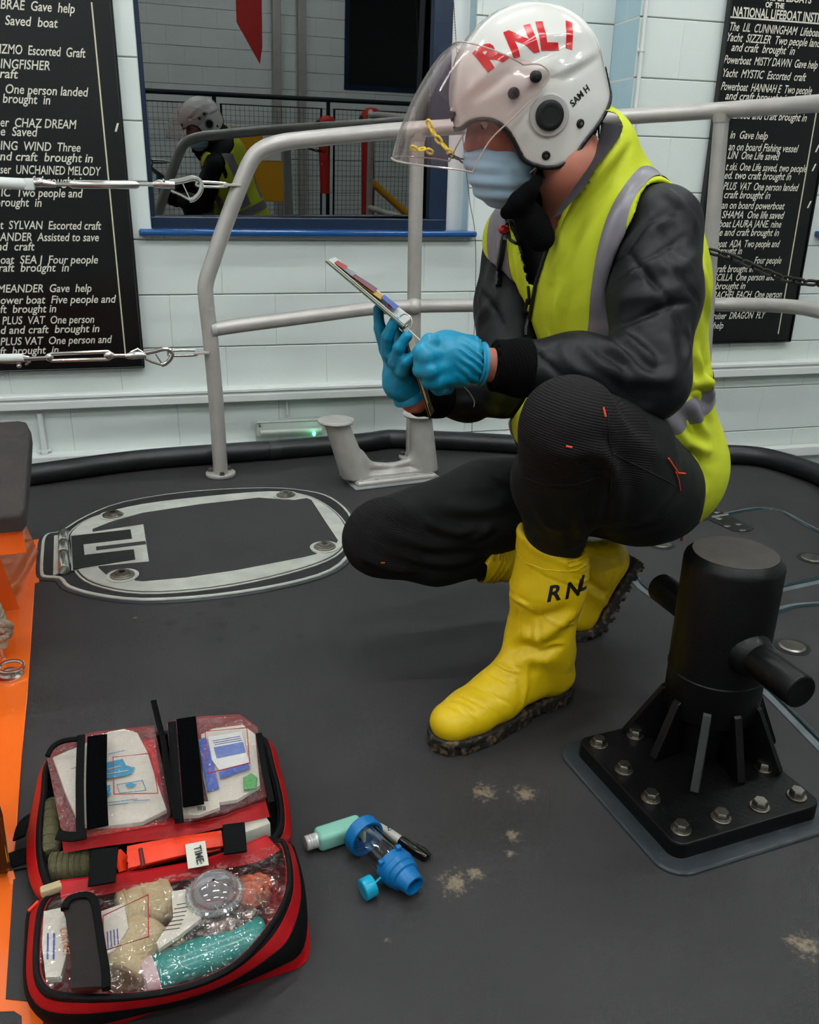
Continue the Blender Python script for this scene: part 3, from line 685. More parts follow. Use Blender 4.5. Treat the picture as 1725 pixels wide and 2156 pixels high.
# ================================================================= DECK FITTINGS
def PY(lst): return [W(a, b, y=c) for a, b, c in lst]
def offs(poly, d):
    P = [np.array(p, float)[:2] for p in poly]; n = len(P); A = sum(P[i][0]*P[(i+1) % n][1]-P[(i+1) % n][0]*P[i][1] for i in range(n)); s = 1 if A > 0 else -1; o = []
    for i in range(n):
        t = P[(i+1) % n]-P[i-1]; t /= np.linalg.norm(t)+1e-9; nrm = np.array([t[1], -t[0]])*s; o.append(P[i]+nrm*d)
    return o
def at_z(poly, z): return [(p[0], p[1], z) for p in poly]
def dk(lst, z=0): return [W(a, b, z=z) for a, b in lst]
# rubber fender tube round the deck edge
fd = thing('fender_tube', 'thick black rubber fender tube edging the far side of the deck', 'fender', W(560, 948, z=.03))
fp = [W(x, y, z=.035) for x, y in [(-160, 1010), (0, 1003), (60, 1000), (300, 968), (560, 948), (700, 937), (775, 930), (808, 925), (840, 924), (1000, 930), (1250, 945), (1500, 955), (1590, 960), (1650, 973), (1700, 990), (1735, 1004), (1800, 1050), (1850, 1150)]]
fp += [V3(2.27, 1.9, .035), V3(2.3, 1.2, .035), V3(2.32, .2, .035), V3(2.32, -1.5, .035)]
m = MB(); m.tube(smooth_path(fp, 6), .036, 18); m.build('rubber_tube', M_rubber, fd)
jc = W(578, 947, z=.035)
m = MB(); dvec = fp[5]-fp[4]; dvec /= np.linalg.norm(dvec); m.cyl(jc-dvec*.02, jc+dvec*.02, .0372, n=20); m.build('joint_sleeve', mat('worn_rubber', '26282a', .35, var=.4, vscale=40), fd)
# guard rail
gr = thing('guard_rail', 'silver tubular steel guard rail around the far edge of the deck', 'rail', W(465, 1003, z=0))
TR = .0252
left = smooth_path(PY([(465, 998, 2.974), (456, 860, 2.974), (445, 730, 2.973), (434, 630, 2.972), (434, 596, 2.972), (447, 553, 2.972), (470, 485, 2.971), (503, 398, 2.97), (527, 342, 2.97), (550, 316, 2.97), (590, 301, 2.972), (640, 294, 2.98), (740, 284, 3.0), (838, 275, 3.02), (960, 267, 3.03), (1100, 259, 3.01), (1290, 247, 2.93), (1420, 239, 2.84), (1521, 232, 2.75), (1640, 224, 2.58), (1725, 218, 2.44), (1860, 212, 2.2)])+[V3(2.12, 1.9, 1.2), V3(2.15, 1.5, 1.2), V3(2.15, .9, 1.2), V3(2.15, .86, 1.1), V3(2.15, .86, 0)], 6)
m = MB(); m.tube(left, TR, 18); m.build('bent_top_tube', M_alu, gr)
mid = smooth_path(PY([(447, 694, 2.972), (500, 686, 2.976), (600, 673, 2.99), (700, 660, 3.005), (780, 650, 3.02), (872, 645, 3.03), (1000, 643, 3.02), (1250, 641, 2.93), (1500, 641, 2.77), (1600, 642, 2.64), (1670, 646, 2.52), (1725, 655, 2.4), (1860, 690, 2.15)])+[V3(2.14, 1.9, .52), V3(2.15, 1.4, .5), V3(2.15, .87, .5)], 6)
m = MB(); m.tube(mid, .0235, 16); m.build('middle_tube', M_alu, gr)
def flange(c, r=.052):
    f = MB(); f.cyl((c[0], c[1], .0), (c[0], c[1], .014), r, n=28, bev=.004); f.build('base_flange', M_alup, gr)
    for k in range(3):
        a = k*2.1+.6; p = np.array([c[0]+math.cos(a)*r*.72, c[1]+math.sin(a)*r*.72]); f = MB(); f.cyl((*p, .012), (*p, .024), .008, n=6); f.cyl((*p, .012), (*p, .015), .011, n=14); f.build('bolt', M_steeld, gr)
pc = W(868, 966, z=0); m = MB(); m.tube([pc, W(871, 800, y=pc[1]), W(873, 560, y=pc[1]), W(876, 400, y=3.035), W(879, 274, y=3.03)], .0245, 16); m.build('post', M_alu, gr); flange(pc)
flange(W(465, 1001, z=0))
m = MB(); m.tube([W(1470, 985, z=0), W(1497, 520, y=2.76), W(1521, 236, y=2.75)], .0245, 16); m.build('post', M_alu, gr)
for p, n in ((W(879, 278, y=3.03), 0), (W(872, 645, y=3.03), 1), (W(1521, 238, y=2.75), 0), (W(449, 694, y=2.972), 2)):
    m = MB()
    if n == 2: m.tube([p+V3(-.004, 0, 0), p+V3(.012, 0, .001)], [.031, .0245], 18)
    elif n == 0: m.tube([p+V3(0, 0, -.004), p+V3(0, 0, -.028)], [.031, .0255], 18)
    else: m.ell(p, .0305)
    m.build('weld_bead', M_alup, gr)
# lifelines with turnbuckle and snap hook
def lifeline(label, yl, kind, segs):
    Y = 2.955; q = lambda x, y, dy=0: W(x, y, y=Y+dy)
    t = thing('lifeline', label, 'lifeline', q(250, yl)); S = lambda x: x
    if kind == 0:
        m = MB(); m.tube([q(-300, 379), q(0, 385), q(56, 388)], .0165, 14); m.build('covered_wire', M_white, t)
        m = MB(); m.box(q(62, 388), (.03, .03, .034), bev=.006); m.build('end_clamp', M_plas, t)
        m = MB(); m.tube([q(62, 386), q(78, 384), q(96, 386), q(118, 389)], [.009, .014, .011, .008], 12); m.ell(q(84, 384), (.016, .014, .014)); m.build('toggle', M_steel, t)
        m = MB(); m.tube([q(96, 388), q(330, 388)], .0062, 10); m.build('threaded_rod', M_steel, t)
        m = MB(); m.tube([q(146, 388), q(152, 388), q(286, 389), q(293, 389)], [.008, .0125, .0125, .008], 14); m.build('turnbuckle_body', M_steel, t)
        m = MB(); m.tube([q(322, 388), q(334, 387), q(350, 388), q(368, 389)], [.007, .013, .0125, .011], 12); m.ell(q(345, 380), (.006, .02, .006)); m.build('swivel', M_steel, t)
        m = MB(); m.tube(smooth_path([q(358, 384), q(385, 380), q(405, 375), q(418, 378), q(425, 390), q(420, 407), q(408, 419), q(399, 421)], 4), [.0085]*12+[.0075]*17, 10); m.build('hook_body', M_steel, t)
        m = MB(); m.tube([q(360, 401), q(380, 410), q(400, 421)], .0045, 8); m.tube([q(385, 387), q(400, 419)], .0018, 6); m.build('hook_gate', M_steel, t)
        lk = [q(414, 386), q(420, 383), q(470, 386), q(478, 389), q(470, 393), q(420, 392)]; m = MB(); m.tube(smooth_path(lk, 4, True), .0045, 8, closed=True); m.build('link', M_steel, t)
        m = MB(); m.tube([q(470, 389), q(506, 390)], .02, 12, flat=(.03, .008)); m.cyl(q(477, 389, -.014), q(477, 389, .012), .0065, n=12); m.build('eye_plate', M_alup, t)
    else:
        m = MB(); m.tube([q(-300, 756), q(0, 754), q(50, 753)], .013, 14); m.build('covered_wire', M_white, t)
        m = MB(); m.tube([q(0, 763), q(30, 764), q(40, 762), q(60, 758)], .004, 8); m.tube([q(46, 750), q(60, 752), q(62, 762), q(54, 768)], .0045, 8); m.ell(q(40, 770), (.007, .007, .007)); m.tube([q(40, 770), q(52, 750)], .003, 8); m.build('toggle', M_steel, t)
        m = MB(); m.tube([q(40, 756), q(105, 753)], .0065, 10); m.build('threaded_rod', M_steel, t); m = MB(); m.tube([q(230, 749), q(275, 748)], .0062, 10); m.build('threaded_rod', M_steel, t)
        for z in (-1, 1):
            m = MB(); m.tube([q(98, 752), q(108, 752+z*7), q(228, 748+z*8), q(238, 748)], [.008, .006, .006, .008], 10); m.build('turnbuckle_bar', M_steel, t)
        m = MB(); m.ell(q(104, 752), (.012, .011, .013)); m.ell(q(228, 748), (.014, .012, .013)); m.build('turnbuckle_end', M_steel, t)
        m = MB(); m.tube([q(264, 750), q(278, 748), q(292, 747), q(308, 748)], [.007, .013, .0125, .009], 12); m.tube([q(276, 742), q(290, 735), q(300, 742)], .004, 8); m.build('swivel', M_steel, t)
        m = MB(); m.tube(smooth_path([q(303, 744), q(325, 740), q(345, 735), q(358, 737), q(363, 746), q(358, 757), q(348, 766), q(340, 768)], 4), .0072, 10); m.build('hook_body', M_steel, t)
        m = MB(); m.tube([q(305, 755), q(320, 762), q(340, 768)], .0042, 8); m.tube([q(328, 746), q(341, 766)], .003, 6); m.build('hook_gate', M_steel, t)
        lk = [q(354, 744), q(360, 739), q(408, 738), q(416, 743), q(408, 748), q(360, 749)]; m = MB(); m.tube(smooth_path(lk, 4, True), .0042, 8, closed=True); m.build('link', M_steel, t)
        m = MB(); m.tube([q(408, 743), q(440, 742)], .02, 12, flat=(.034, .008)); m.cyl(q(414, 743, -.014), q(414, 743, .012), .0065, n=12); m.build('eye_plate', M_alup, t)
lifeline('upper steel lifeline with turnbuckle and snap hook clipped to the silver rail', 388, 0, None)
lifeline('lower steel lifeline with open turnbuckle and snap hook clipped to the silver rail', 748, 1, None)
# chains
def chain_obj(name, label, pts, ln, wd, r, m, cat='chain'):
    t = thing(name, label, cat, pts[0]); P = smooth_path(pts, 40); acc = [0]
    for a, b in zip(P[:-1], P[1:]): acc.append(acc[-1]+np.linalg.norm(np.array(b)-np.array(a)))
    P = np.array(P); acc = np.array(acc); n = int(acc[-1]/(ln-2.2*r)); 
    for k in range(n):
        s = (k+.5)/n*acc[-1]; c = np.array([np.interp(s, acc, P[:, i]) for i in range(3)]); e = np.array([np.interp(s+.002, acc, P[:, i]) for i in range(3)])
        x, y, d = frame(e-c); x = np.array(x); y = np.array(y); d = np.array(d)
        a = .6 if k % 2 else -.95; u = x*math.cos(a)+y*math.sin(a)
        h = ln/2-r; w = wd/2-r; q = []
        for j in range(16):
            g = 2*pi*j/16; q.append(c+d*((h-w)*(1 if math.cos(g) > 0 else -1)*(abs(math.cos(g)) > .01)+w*math.cos(g))+u*w*math.sin(g))
        mb = MB(); mb.tube(q, r, 8, closed=True); mb.build('link', m, t)
    return t
chain_obj('steel_chain', 'dark heavy steel chain sagging from the rail post in front of the right board', PY([(1492, 528, 2.73), (1545, 543, 2.66), (1600, 567, 2.57), (1655, 587, 2.47), (1725, 597, 2.36), (1800, 596, 2.25)]), .05, .03, .0048, M_galv)
chain_obj('plastic_chain', 'yellow plastic chain hanging from the top rail, seen through the visor', PY([(900, 252, 2.985), (912, 278, 2.98), (930, 302, 2.98), (955, 328, 2.98)]), .034, .024, .0042, M_yelch)
chain_obj('plastic_chain', 'short bunched yellow plastic chain end left of the hanging yellow chain', PY([(864, 308, 2.985), (880, 316, 2.98), (895, 314, 2.975), (912, 323, 2.98)]), .03, .022, .004, M_yelch)
chain_obj('steel_chain', 'thin grey chain running from the yellow chain down behind the face mask', PY([(945, 326, 2.98), (968, 335, 2.98), (990, 346, 2.98), (1030, 352, 2.98)]), .026, .017, .003, M_galv)
# silver twin-post mooring bitt
T1, T2 = W(720, 898, z=.222), W(903, 884, z=.222); F1 = W(751, 1003, z=.02); F2 = W(894, 987, z=.02)
ax = (T2-T1); ax[2] = 0; ax /= np.linalg.norm(ax); sp = np.linalg.norm((T2-T1)[:2])
ax = F2-F1; sp = np.linalg.norm(ax); ax /= sp; T1 = V3(*(F1[:2]+((T1-F1)@ax)*ax[:2]), .222); T2 = V3(*(F2[:2]+((T2-F2)@ax)*ax[:2]), .222)
bt = thing('mooring_bitt', 'silver painted mooring bitt with two splayed posts bolted near the deck edge', 'bitt', F1*.5+F2*.5-V3(0, 0, .02))
def f_bitt(P):
    a = cap(P, F1+V3(0, 0, -.01), T1, .05, .04); b = cap(P, F2+V3(0, 0, -.01), T2, .05, .04); d = np.minimum(a, b)
    md = (F1+F2)/2; c = chain(P, [F1+ax*.015+V3(0, 0, .075), F1+ax*.05+V3(0, 0, .035), md+V3(0, 0, .022), F2-ax*.05+V3(0, 0, .035), F2-ax*.015+V3(0, 0, .075)], [.014, .013, .013, .013, .014], .01)
    e = chain(P, [F1, md, F2], [.03, .026, .03], .02, ((0, 0, 1), .5)); d = smin(smin(d, c, .025), e, .02)
    d = np.maximum(d, .019-P[:, 2]); return np.maximum(d, P[:, 2]-.222)
sdf_part('post_pair', f_bitt, (F1+T1)/2-V3(.14, .12, .14), (F2+T2)/2+V3(.14, .14, .14), .005, M_alup, bt)
for T in (T1, T2): m = MB(); m.lathe(T+V3(0, 0, -.008), T+V3(0, 0, .01), [(0, .046), (.25, .058), (.55, .063), (.85, .061), (1, .054)], 30); m.build('post_cap', M_alup, bt)
pr = np.cross((0, 0, 1), ax)
A = (F1+F2)/2; A[2] = 0; hl, hw = sp/2+.02, .075
m = MB(); R = Matrix([[ax[0], pr[0], 0], [ax[1], pr[1], 0], [0, 0, 1]]); m.box((A[0], A[1], .011), (2*hl, 2*hw*.92, .02), rot=R, bev=.009, seg=3); m.build('base_plate', M_alup, bt)
m = MB(); m.box((A[0], A[1], .003), (2*hl+.03, 2*hw+.03, .005), rot=R, bev=.002); m.build('bedding_pad', mat('bedding_grey', '8d8f90', .5, var=.2), bt)
for sx in (-.88, -.5, .5, .88):
    for sy in (-.78, .78): p = A+ax*hl*sx+pr*hw*.92*sy; m = MB(); m.cyl((*p[:2], .02), (*p[:2], .0235), .007, n=10); m.build('bolt', M_alup, bt)
# left hatch
ht = thing('deck_hatch', 'round-ended flush hatch with worn white rim and steel hinge at the left', 'hatch', W(450, 1140, z=0))
outer = [(128, 1121), (104, 1126), (90, 1137), (86, 1165), (84, 1208), (92, 1219), (124, 1222), (142, 1240), (200, 1257), (300, 1268), (450, 1259), (600, 1235), (700, 1205), (742, 1165), (752, 1130), (738, 1085), (700, 1052), (650, 1037), (560, 1030), (400, 1038), (260, 1060), (180, 1090)]
ow = smooth_path([p for p in dk(outer)], 3, True)
lidp = [(150, 1150), (152, 1120), (200, 1089), (300, 1063), (450, 1045), (570, 1036), (640, 1043), (690, 1068), (722, 1100), (728, 1130), (702, 1170), (600, 1206), (450, 1236), (300, 1246), (200, 1228), (160, 1195)]
lw = smooth_path(dk(lidp, .01), 4, True)
def flat(name, poly, z0, z1, m, par, bev=.002): mb = MB(); mb.prism(at_z(poly, z0), (0, 0, z1-z0), bev=bev); return mb.build(name, m, par)
flat('sealant_bead', offs(ow, .012), 0, .004, M_decks, ht, .0035)
flat('coaming', ow, 0, .0075, M_hatchw, ht, .003)
flat('gasket_channel', offs(ow, -.009), .002, .0082, mat('gasket_black', '1d1d1f', .6, var=.3, vscale=30, bump=.5, bscale=300), ht, .001)
flat('inner_rim', offs(lw, .009), .002, .0105, M_hatchw, ht, .002)
flat('rim_gap', offs(lw, .0035), .002, .0109, M_rubber, ht, .0005)
lid = flat('lid', lw, .002, .0135, M_hatchw, ht, .0035)
pan = [(195, 1114), (236, 1098), (300, 1080), (420, 1062), (545, 1048), (585, 1051), (620, 1053), (646, 1049), (656, 1053), (680, 1090), (712, 1138), (706, 1148), (690, 1142), (664, 1144), (656, 1160), (668, 1166), (640, 1173), (500, 1200), (390, 1216), (300, 1224), (283, 1222), (290, 1206), (268, 1196), (240, 1204), (226, 1212), (208, 1196), (196, 1160)]
flat('grip_panel', dk(pan, .0135), .012, .0145, M_deck, lid, .0006)
flat('hinge_seat', dk([(150, 1125), (196, 1120), (302, 1104), (314, 1182), (208, 1192), (150, 1200)], .0145), .012, .0152, M_hatchw, ht, .0006)
M_hng = mat('worn_dark_hinge', '2a2b2b', .4, metal=.3, var=.3, vscale=60)
hg = flat('hinge_plate', dk([(150, 1130), (275, 1116), (278, 1134), (176, 1146), (178, 1170), (282, 1158), (285, 1178), (154, 1199)], .0155), .014, .0185, M_hng, ht, .001)
flat('grip_panel', dk([(202, 1151), (306, 1139), (308, 1146), (203, 1159)], .0152), .013, .0157, M_deck, lid, .0003)
flat('hinge_leaf', dk([(114, 1129), (126, 1128), (130, 1206), (112, 1212)], .0085), .007, .0115, M_hatchw, ht, .001)
for a, b in (((134, 1121), (134, 1142)), ((134, 1144), (134, 1165)), ((134, 1167), (135, 1200))):
    m = MB(); m.cyl(W(*a, z=.022), W(*b, z=.022), .0145, n=18, bev=.002); m.build('hinge_knuckle', M_steel, ht)
for q in [(238, 1085), (602, 1043), (684, 1152), (258, 1212)]:
    p = W(*q, z=.014); m = MB(); m.cyl((*p[:2], .0125), (*p[:2], .0155), .042 if q[1] > 1100 else .04, n=24); m.build('fastener_seat', M_hatchw, ht)
    m = MB(); m.lathe((*p[:2], .014), (*p[:2], .026), [(0, .032), (.3, .031), (.45, .026), (.6, .0255), (.7, .019), (1, .018)], 24); fs = m.build('quarter_turn_fastener', M_steeld, ht)
    m = MB(); m.cyl((*p[:2], .0262), (*p[:2], .0266), .009, n=6); m.build('key_socket', M_black, fs)
# right hatches
def hatch2(label, outline, fast, extra=None):
    c = np.mean([np.array(p) for p in outline], 0); t = thing('deck_hatch', label, 'hatch', c); o = smooth_path(outline, 6, True)
    flat('lid', offs(o, -.004), 0, .004, M_deck, t, .001)
    m = MB(); m.tube(at_z(o, .003), .006, 10, closed=True); m.build('seal_bead', mat('teal_seal', '20343a', .2, var=.3, vscale=30), t)
    m = MB(); m.prism(at_z(offs(o, .022), 0), (0, 0, .003), bev=.002); m.build('surround', mat('worn_grey_edge', '6a7073', .45, var=.3, vscale=20), t)
    for q in fast:
        p = W(*q, z=.004) if len(q) == 2 else q; m = MB(); m.cyl((*p[:2], .004), (*p[:2], .0052), .04, n=28); m.build('fastener_seat', M_rubber, t)
        m = MB(); m.lathe((*p[:2], .004), (*p[:2], .0085), [(0, .03), (.6, .03), (1, .024)], 26); m.build('flush_fastener', M_steeld, t)
    return t
hA = hatch2('flush grey deck hatch with riveted hinge, behind the black bollard on the right', [W(1320, 1195, z=0), W(1365, 1243, z=0), W(1425, 1266, z=0), W(1560, 1254, z=0), W(1725, 1220, z=0), V3(1.78, 1.82, 0), V3(1.86, 1.93, 0), W(1725, 1124, z=0), W(1680, 1100, z=0), W(1640, 1079, z=0), W(1600, 1074, z=0), W(1536, 1085, z=0), W(1450, 1101, z=0), V3(1.25, 2.28, 0), V3(1.13, 2.2, 0)], [(1710, 1176), (1392, 1146)])
hp = dk([(1470, 1072), (1505, 1072), (1588, 1113), (1580, 1119), (1545, 1119), (1462, 1081)], .004); m = MB(); m.prism(hp, (0, 0, .003), bev=.001); hgp = m.build('hinge_plate', M_rubber, hA)
m = MB(); m.tube([W(1497, 1090, z=.009), W(1532, 1084, z=.009)], .006, 10); m.build('hinge_pin', M_steel, hA)
for q in [(1483, 1073), (1510, 1078), (1485, 1083), (1515, 1091), (1532, 1107), (1556, 1103), (1564, 1116)]:
    p = W(*q, z=.008); m = MB(); m.ell((p[0], p[1], .0075), (.011, .008, .002)); m.build('rivet', M_steeld, hgp)
hatch2('flush grey deck hatch at the right frame edge, beside the black bollard base', [W(1640, 1292, z=0), W(1725, 1277, z=0), V3(1.62, 1.62, 0), V3(1.8, 1.5, 0), V3(1.8, 1.0, 0), V3(1.6, .75, 0), V3(1.2, .75, 0), V3(1.125, .95, 0), W(1725, 1560, z=0), W(1620, 1455, z=0), V3(1.16, 1.52, 0)], [(1668, 1362)])
# black bollard
AX = V3(.826, 1.094, 0); P0 = W(1250, 1530, z=.035); P1 = W(1433, 1733, z=.035)
Aa = W(1213, 1555, z=.034); Bb = W(1432, 1790, z=.034); e1 = Bb-Aa; Ls = .298; e1 = e1/np.linalg.norm(e1); e2 = V3(-e1[1], e1[0], 0)
bc = Aa+e1*Ls/2+e2*Ls/2; AX = V3(float(W(1483, 1555, z=.04)[0]), float(W(1483, 1555, z=.04)[1]), 0)
bc = V3(bc[0], bc[1], 0)
bd = thing('mooring_bollard', 'large black cylindrical mooring bollard with crossbar on a bolted ribbed base', 'bollard', (AX[0], AX[1], 0))
Rb = Matrix([[e1[0], e2[0], 0], [e1[1], e2[1], 0], [0, 0, 1]])
def rsq(c, h, r, z, n=6):
    o = []
    for k, (sx, sy) in enumerate(((1, 1), (-1, 1), (-1, -1), (1, -1))):
        for j in range(n+1):
            a = k*pi/2+j/n*pi/2; o.append(c+e1*(sx*(h-r)+r*math.cos(a))+e2*(sy*(h-r)+r*math.sin(a))+V3(0, 0, z))
    return o
m = MB(); m.prism(rsq(bc, Ls/2, .022, .004), (0, 0, .03), bev=.003); m.build('base_plate', M_blackp, bd)
m = MB(); m.prism(rsq(bc, Ls/2+.03, .045, 0), (0, 0, .006), bev=.005, seg=3); m.build('sealant_bead', M_decks, bd)
ZT = float(W(1553, 1163, y=AX[1])[2])
m = MB(); m.cyl(AX+V3(0, 0, ZT-.002), AX+V3(0, 0, ZT+.0008), .0705, n=56); m.build('drum_top', mat('brown_drum_top', '3a332f', .6, var=.25, vscale=30, bump=.3, bscale=400, bdist=.0006), bd)  # top disc coloured a lighter brown than the black drum sides
m = MB(); m.lathe(AX+V3(0, 0, .03), AX+V3(0, 0, ZT), [(0, .06), (.21, .06), (.215, .081), (.225, .083), (.42, .083), (.425, .0845), (.43, .083), (.955, .0835), (.975, .0815), (1, .071)], 56); m.build('drum', M_blackp, bd)
def _miss(z):
    a, b = W(1392, 1235, z=z), W(1690, 1458, z=z); d = (b-a)/np.linalg.norm(b-a); q = V3(AX[0], AX[1], z)-a; return np.linalg.norm(q-d*(q@d))
zc = min(np.linspace(.2, .38, 60), key=_miss); qa, qb = W(1392, 1235, z=zc), W(1690, 1458, z=zc); dr = qb-qa; dr /= np.linalg.norm(dr); cc = V3(AX[0], AX[1], zc); qa2 = cc+dr*((qa-cc)@dr); qb2 = cc+dr*((qb-cc)@dr)
for e in (qa2, qb2):
    m = MB(); m.cyl(cc, e, .0285, n=28, bev=.004); xb = m.build('crossbar', M_blackp, bd); k = (e-cc)/np.linalg.norm(e-cc); m = MB(); m.tube([cc+k*.074, cc+k*.09, cc+k*.097], [.042, .036, .029], 22); m.build('weld_bead', M_blackp, xb)
feet = [(1305, 1540), (1342, 1612), (1459, 1690), (1602, 1700), (1692, 1650)]
an = [math.atan2(W(*f, z=.034)[1]-AX[1], W(*f, z=.034)[0]-AX[0]) for f in feet]; an += [an[-1]+.75, an[-1]+1.5, an[-1]+2.2]
for a in an:
    u = V3(math.cos(a), math.sin(a), 0); n = V3(-u[1], u[0], 0)*.0075; R1 = min(.165, .125/max(abs(u@e1), abs(u@e2))); poly = [AX+u*.05+V3(0, 0, .033), AX+u*R1+V3(0, 0, .033), AX+u*R1+V3(0, 0, .04), AX+u*.088+V3(0, 0, .142), AX+u*.078+V3(0, 0, .148), AX+u*.05+V3(0, 0, .125)]
    m = MB(); m.prism([p-n for p in poly], 2*n, bev=.002); m.build('gusset', M_blackp, bd)
hs = Ls/2-.03
def bolt(p):
    m = MB(); m.cyl((p[0], p[1], .033), (p[0], p[1], .037), .0165, n=24, bev=.001); b = m.build('bolt', M_steeld, bd)
    m = MB(); m.lathe((p[0], p[1], .037), (p[0], p[1], .049), [(0, .0128), (.75, .0128), (1, .0105)], 6); m.build('hex_head', M_steeld, b)
for i in range(4):
    for j in range(4):
        if i in (0, 3) or j in (0, 3): bolt(bc+e1*hs*(i/1.5-1)+e2*hs*(j/1.5-1))
# orange side structure
oc = thing('orange_console', 'glossy orange hull console at the left frame edge topped by a dark pad', 'console', W(0, 1300, z=0))
poly = dk([(39, 1158), (68, 1157), (70, 1139), (85, 1136), (83, 1226), (74, 1229), (59, 1460), (46, 1600), (33, 1790), (28, 1830)])+[V3(-.245, .98, 0), V3(-.16, .55, 0), V3(-.1, .3, 0), V3(-1.15, .3, 0), V3(-1.15, 2.42, 0)]
m = MB(); m.smooth = False; m.prism(at_z(poly, 0), (0, 0, .0035), bev=.0015); op = m.build('floor_orange', M_orange, kind='structure')
zt = .38
pr4 = [W(58, 889, z=zt), W(65, 930, z=zt), W(52, 1075, z=zt), W(38, 1092, z=zt)]
pp = [W(40, 885, z=zt), W(56, 888, z=zt), W(65, 905, z=zt), W(62, 960, z=zt), W(51, 1070, z=zt), W(42, 1083, z=zt), V3(-.9, 1.66, zt), V3(-.95, 2.34, zt)]
m = MB(); m.prism(at_z(pp, zt-.035), (0, 0, .035), bev=.008, seg=3); m.build('grip_pad', M_foam, oc)
m = MB(); m.prism(at_z(offs(pp, -.012), zt-.085), (0, 0, .05), bev=.004); m.build('pad_tray', M_orange, oc)
q0 = W(0, 1292, z=.003); q1 = W(41, 1282, z=.003); dd = .35
m = MB(); m.smooth = False
bot = [q1, q1+V3(.0, dd, 0), V3(-.95, q1[1]+dd, 0), V3(-.95, q0[1]-.08, 0)]; top = [V3(*(q1+V3(-.055, 0, 0))[:2], zt-.07), V3(*(q1+V3(-.055, dd-.1, 0))[:2], zt-.07), V3(-.95, q1[1]+dd, zt-.07), V3(-.95, q0[1]-.08, zt-.07)]
m.add(bot+top, [(0, 1, 2, 3), (7, 6, 5, 4), (0, 4, 5, 1), (1, 5, 6, 2), (2, 6, 7, 3), (3, 7, 4, 0)]); m.build('pillar', M_orange, oc)
q2 = W(52, 1160, z=.003); m = MB(); m.smooth = False; m.prism([q2, q2+V3(-.12, 0, 0), q2+V3(-.1, 0, .28)], (0, .02, 0), bev=.002); m.build('rib', M_orange, oc)
for pl in ([(18, 1797), (56, 1790), (60, 1826), (8, 1836)], [(28, 1853), (60, 1843), (95, 1860), (95, 2100), (70, 2110), (12, 2104)], [(-40, 2133), (30, 2130), (45, 2140), (48, 2200), (-40, 2200)]):
    m = MB(); m.smooth = False; m.prism(dk(pl, .0035), (0, 0, .0015), bev=.0006); m.build('floor_grip', M_deck, kind='structure')
cs = thing('equipment_case', 'glossy black case with a thin yellow line on the orange panel, beside the red bag', 'case', W(-30, 1840, z=.0035))
k1, k2 = W(3, 1850, z=.004), W(-2, 1700, z=.12)
m = MB(); m.prism([W(16, 1838, z=.004), W(20, 1828, z=.03), W(6, 1715, z=.14), W(-10, 1690, z=.15), W(-60, 1690, z=.15), W(-70, 1850, z=.004)], (-.03, .09, .02), bev=.006, seg=3); m.build('shell', mat('case_black', '0b0a0a', .15), cs)
m = MB(); m.tube([W(17, 1815, z=.04), W(10, 1760, z=.09), W(1, 1716, z=.13)], .0018, 8); m.build('yellow_line', mat('case_yellow', 'c8a92a', .4), cs)
# rope, snap hook and ring on the orange panel
rp = W(4, 1350, y=1.9)
ro = thing('rope_lanyard', 'knotted cream rope with a steel snap hook beside the orange console', 'rope', W(10, 1420, z=.004))
m = MB(); yy = 1.82; Q = lambda x, y, d=0: W(x, y, y=yy+d)
def twist(mb, pts, r):
    P = smooth_path(pts, 10)
    for s in range(3):
        o = []
        for i, p in enumerate(P):
            j = min(i+1, len(P)-1); t = np.array(P[j])-np.array(P[j-1]); x, y, d = frame(t); a = i*.5+s*2.094; o.append(np.array(p)+np.array(x)*r*.5*math.cos(a)+np.array(y)*r*.5*math.sin(a))
        mb.tube(o, r*.55, 8)
twist(m, [Q(-30, 1240), Q(-14, 1262), Q(0, 1290), Q(6, 1312)], .009)
twist(m, [Q(-18, 1318), Q(4, 1312, -.02), Q(20, 1318), Q(12, 1326, .02), Q(-14, 1326)], .009)
twist(m, [Q(-18, 1330), Q(2, 1326, -.02), Q(18, 1328), Q(14, 1340, .01), Q(-10, 1342)], .009)
twist(m, [Q(-8, 1345), Q(10, 1340, -.015), Q(14, 1330), Q(8, 1356), Q(7, 1362)], .008)
m.build('rope', M_rope, ro)
m = MB(); m.tube([Q(3, 1354), Q(5, 1380), Q(9, 1384), Q(2, 1388), Q(-8, 1386)], .004, 8); m.tube([Q(4, 1388), Q(7, 1402), Q(5, 1418), Q(-4, 1424)], .0055, 10); m.build('snap_hook', M_steel, ro)
p = W(20, 1424, z=.004); m = MB(); m.lathe((*p[:2], .003), (*p[:2], .016), [(0, .026), (.4, .027), (.6, .02), (1, .018)], 24); m.build('deck_eye', M_steel, ro)
m = MB(); c = V3(p[0]+.004, p[1]+.012, .02); m.tube([c+V3(.024*math.cos(a), .014*math.sin(a), .006*math.sin(a)) for a in np.linspace(0, 2*pi, 24, endpoint=False)], .0038, 8, closed=True); m.build('ring', M_steel, ro)
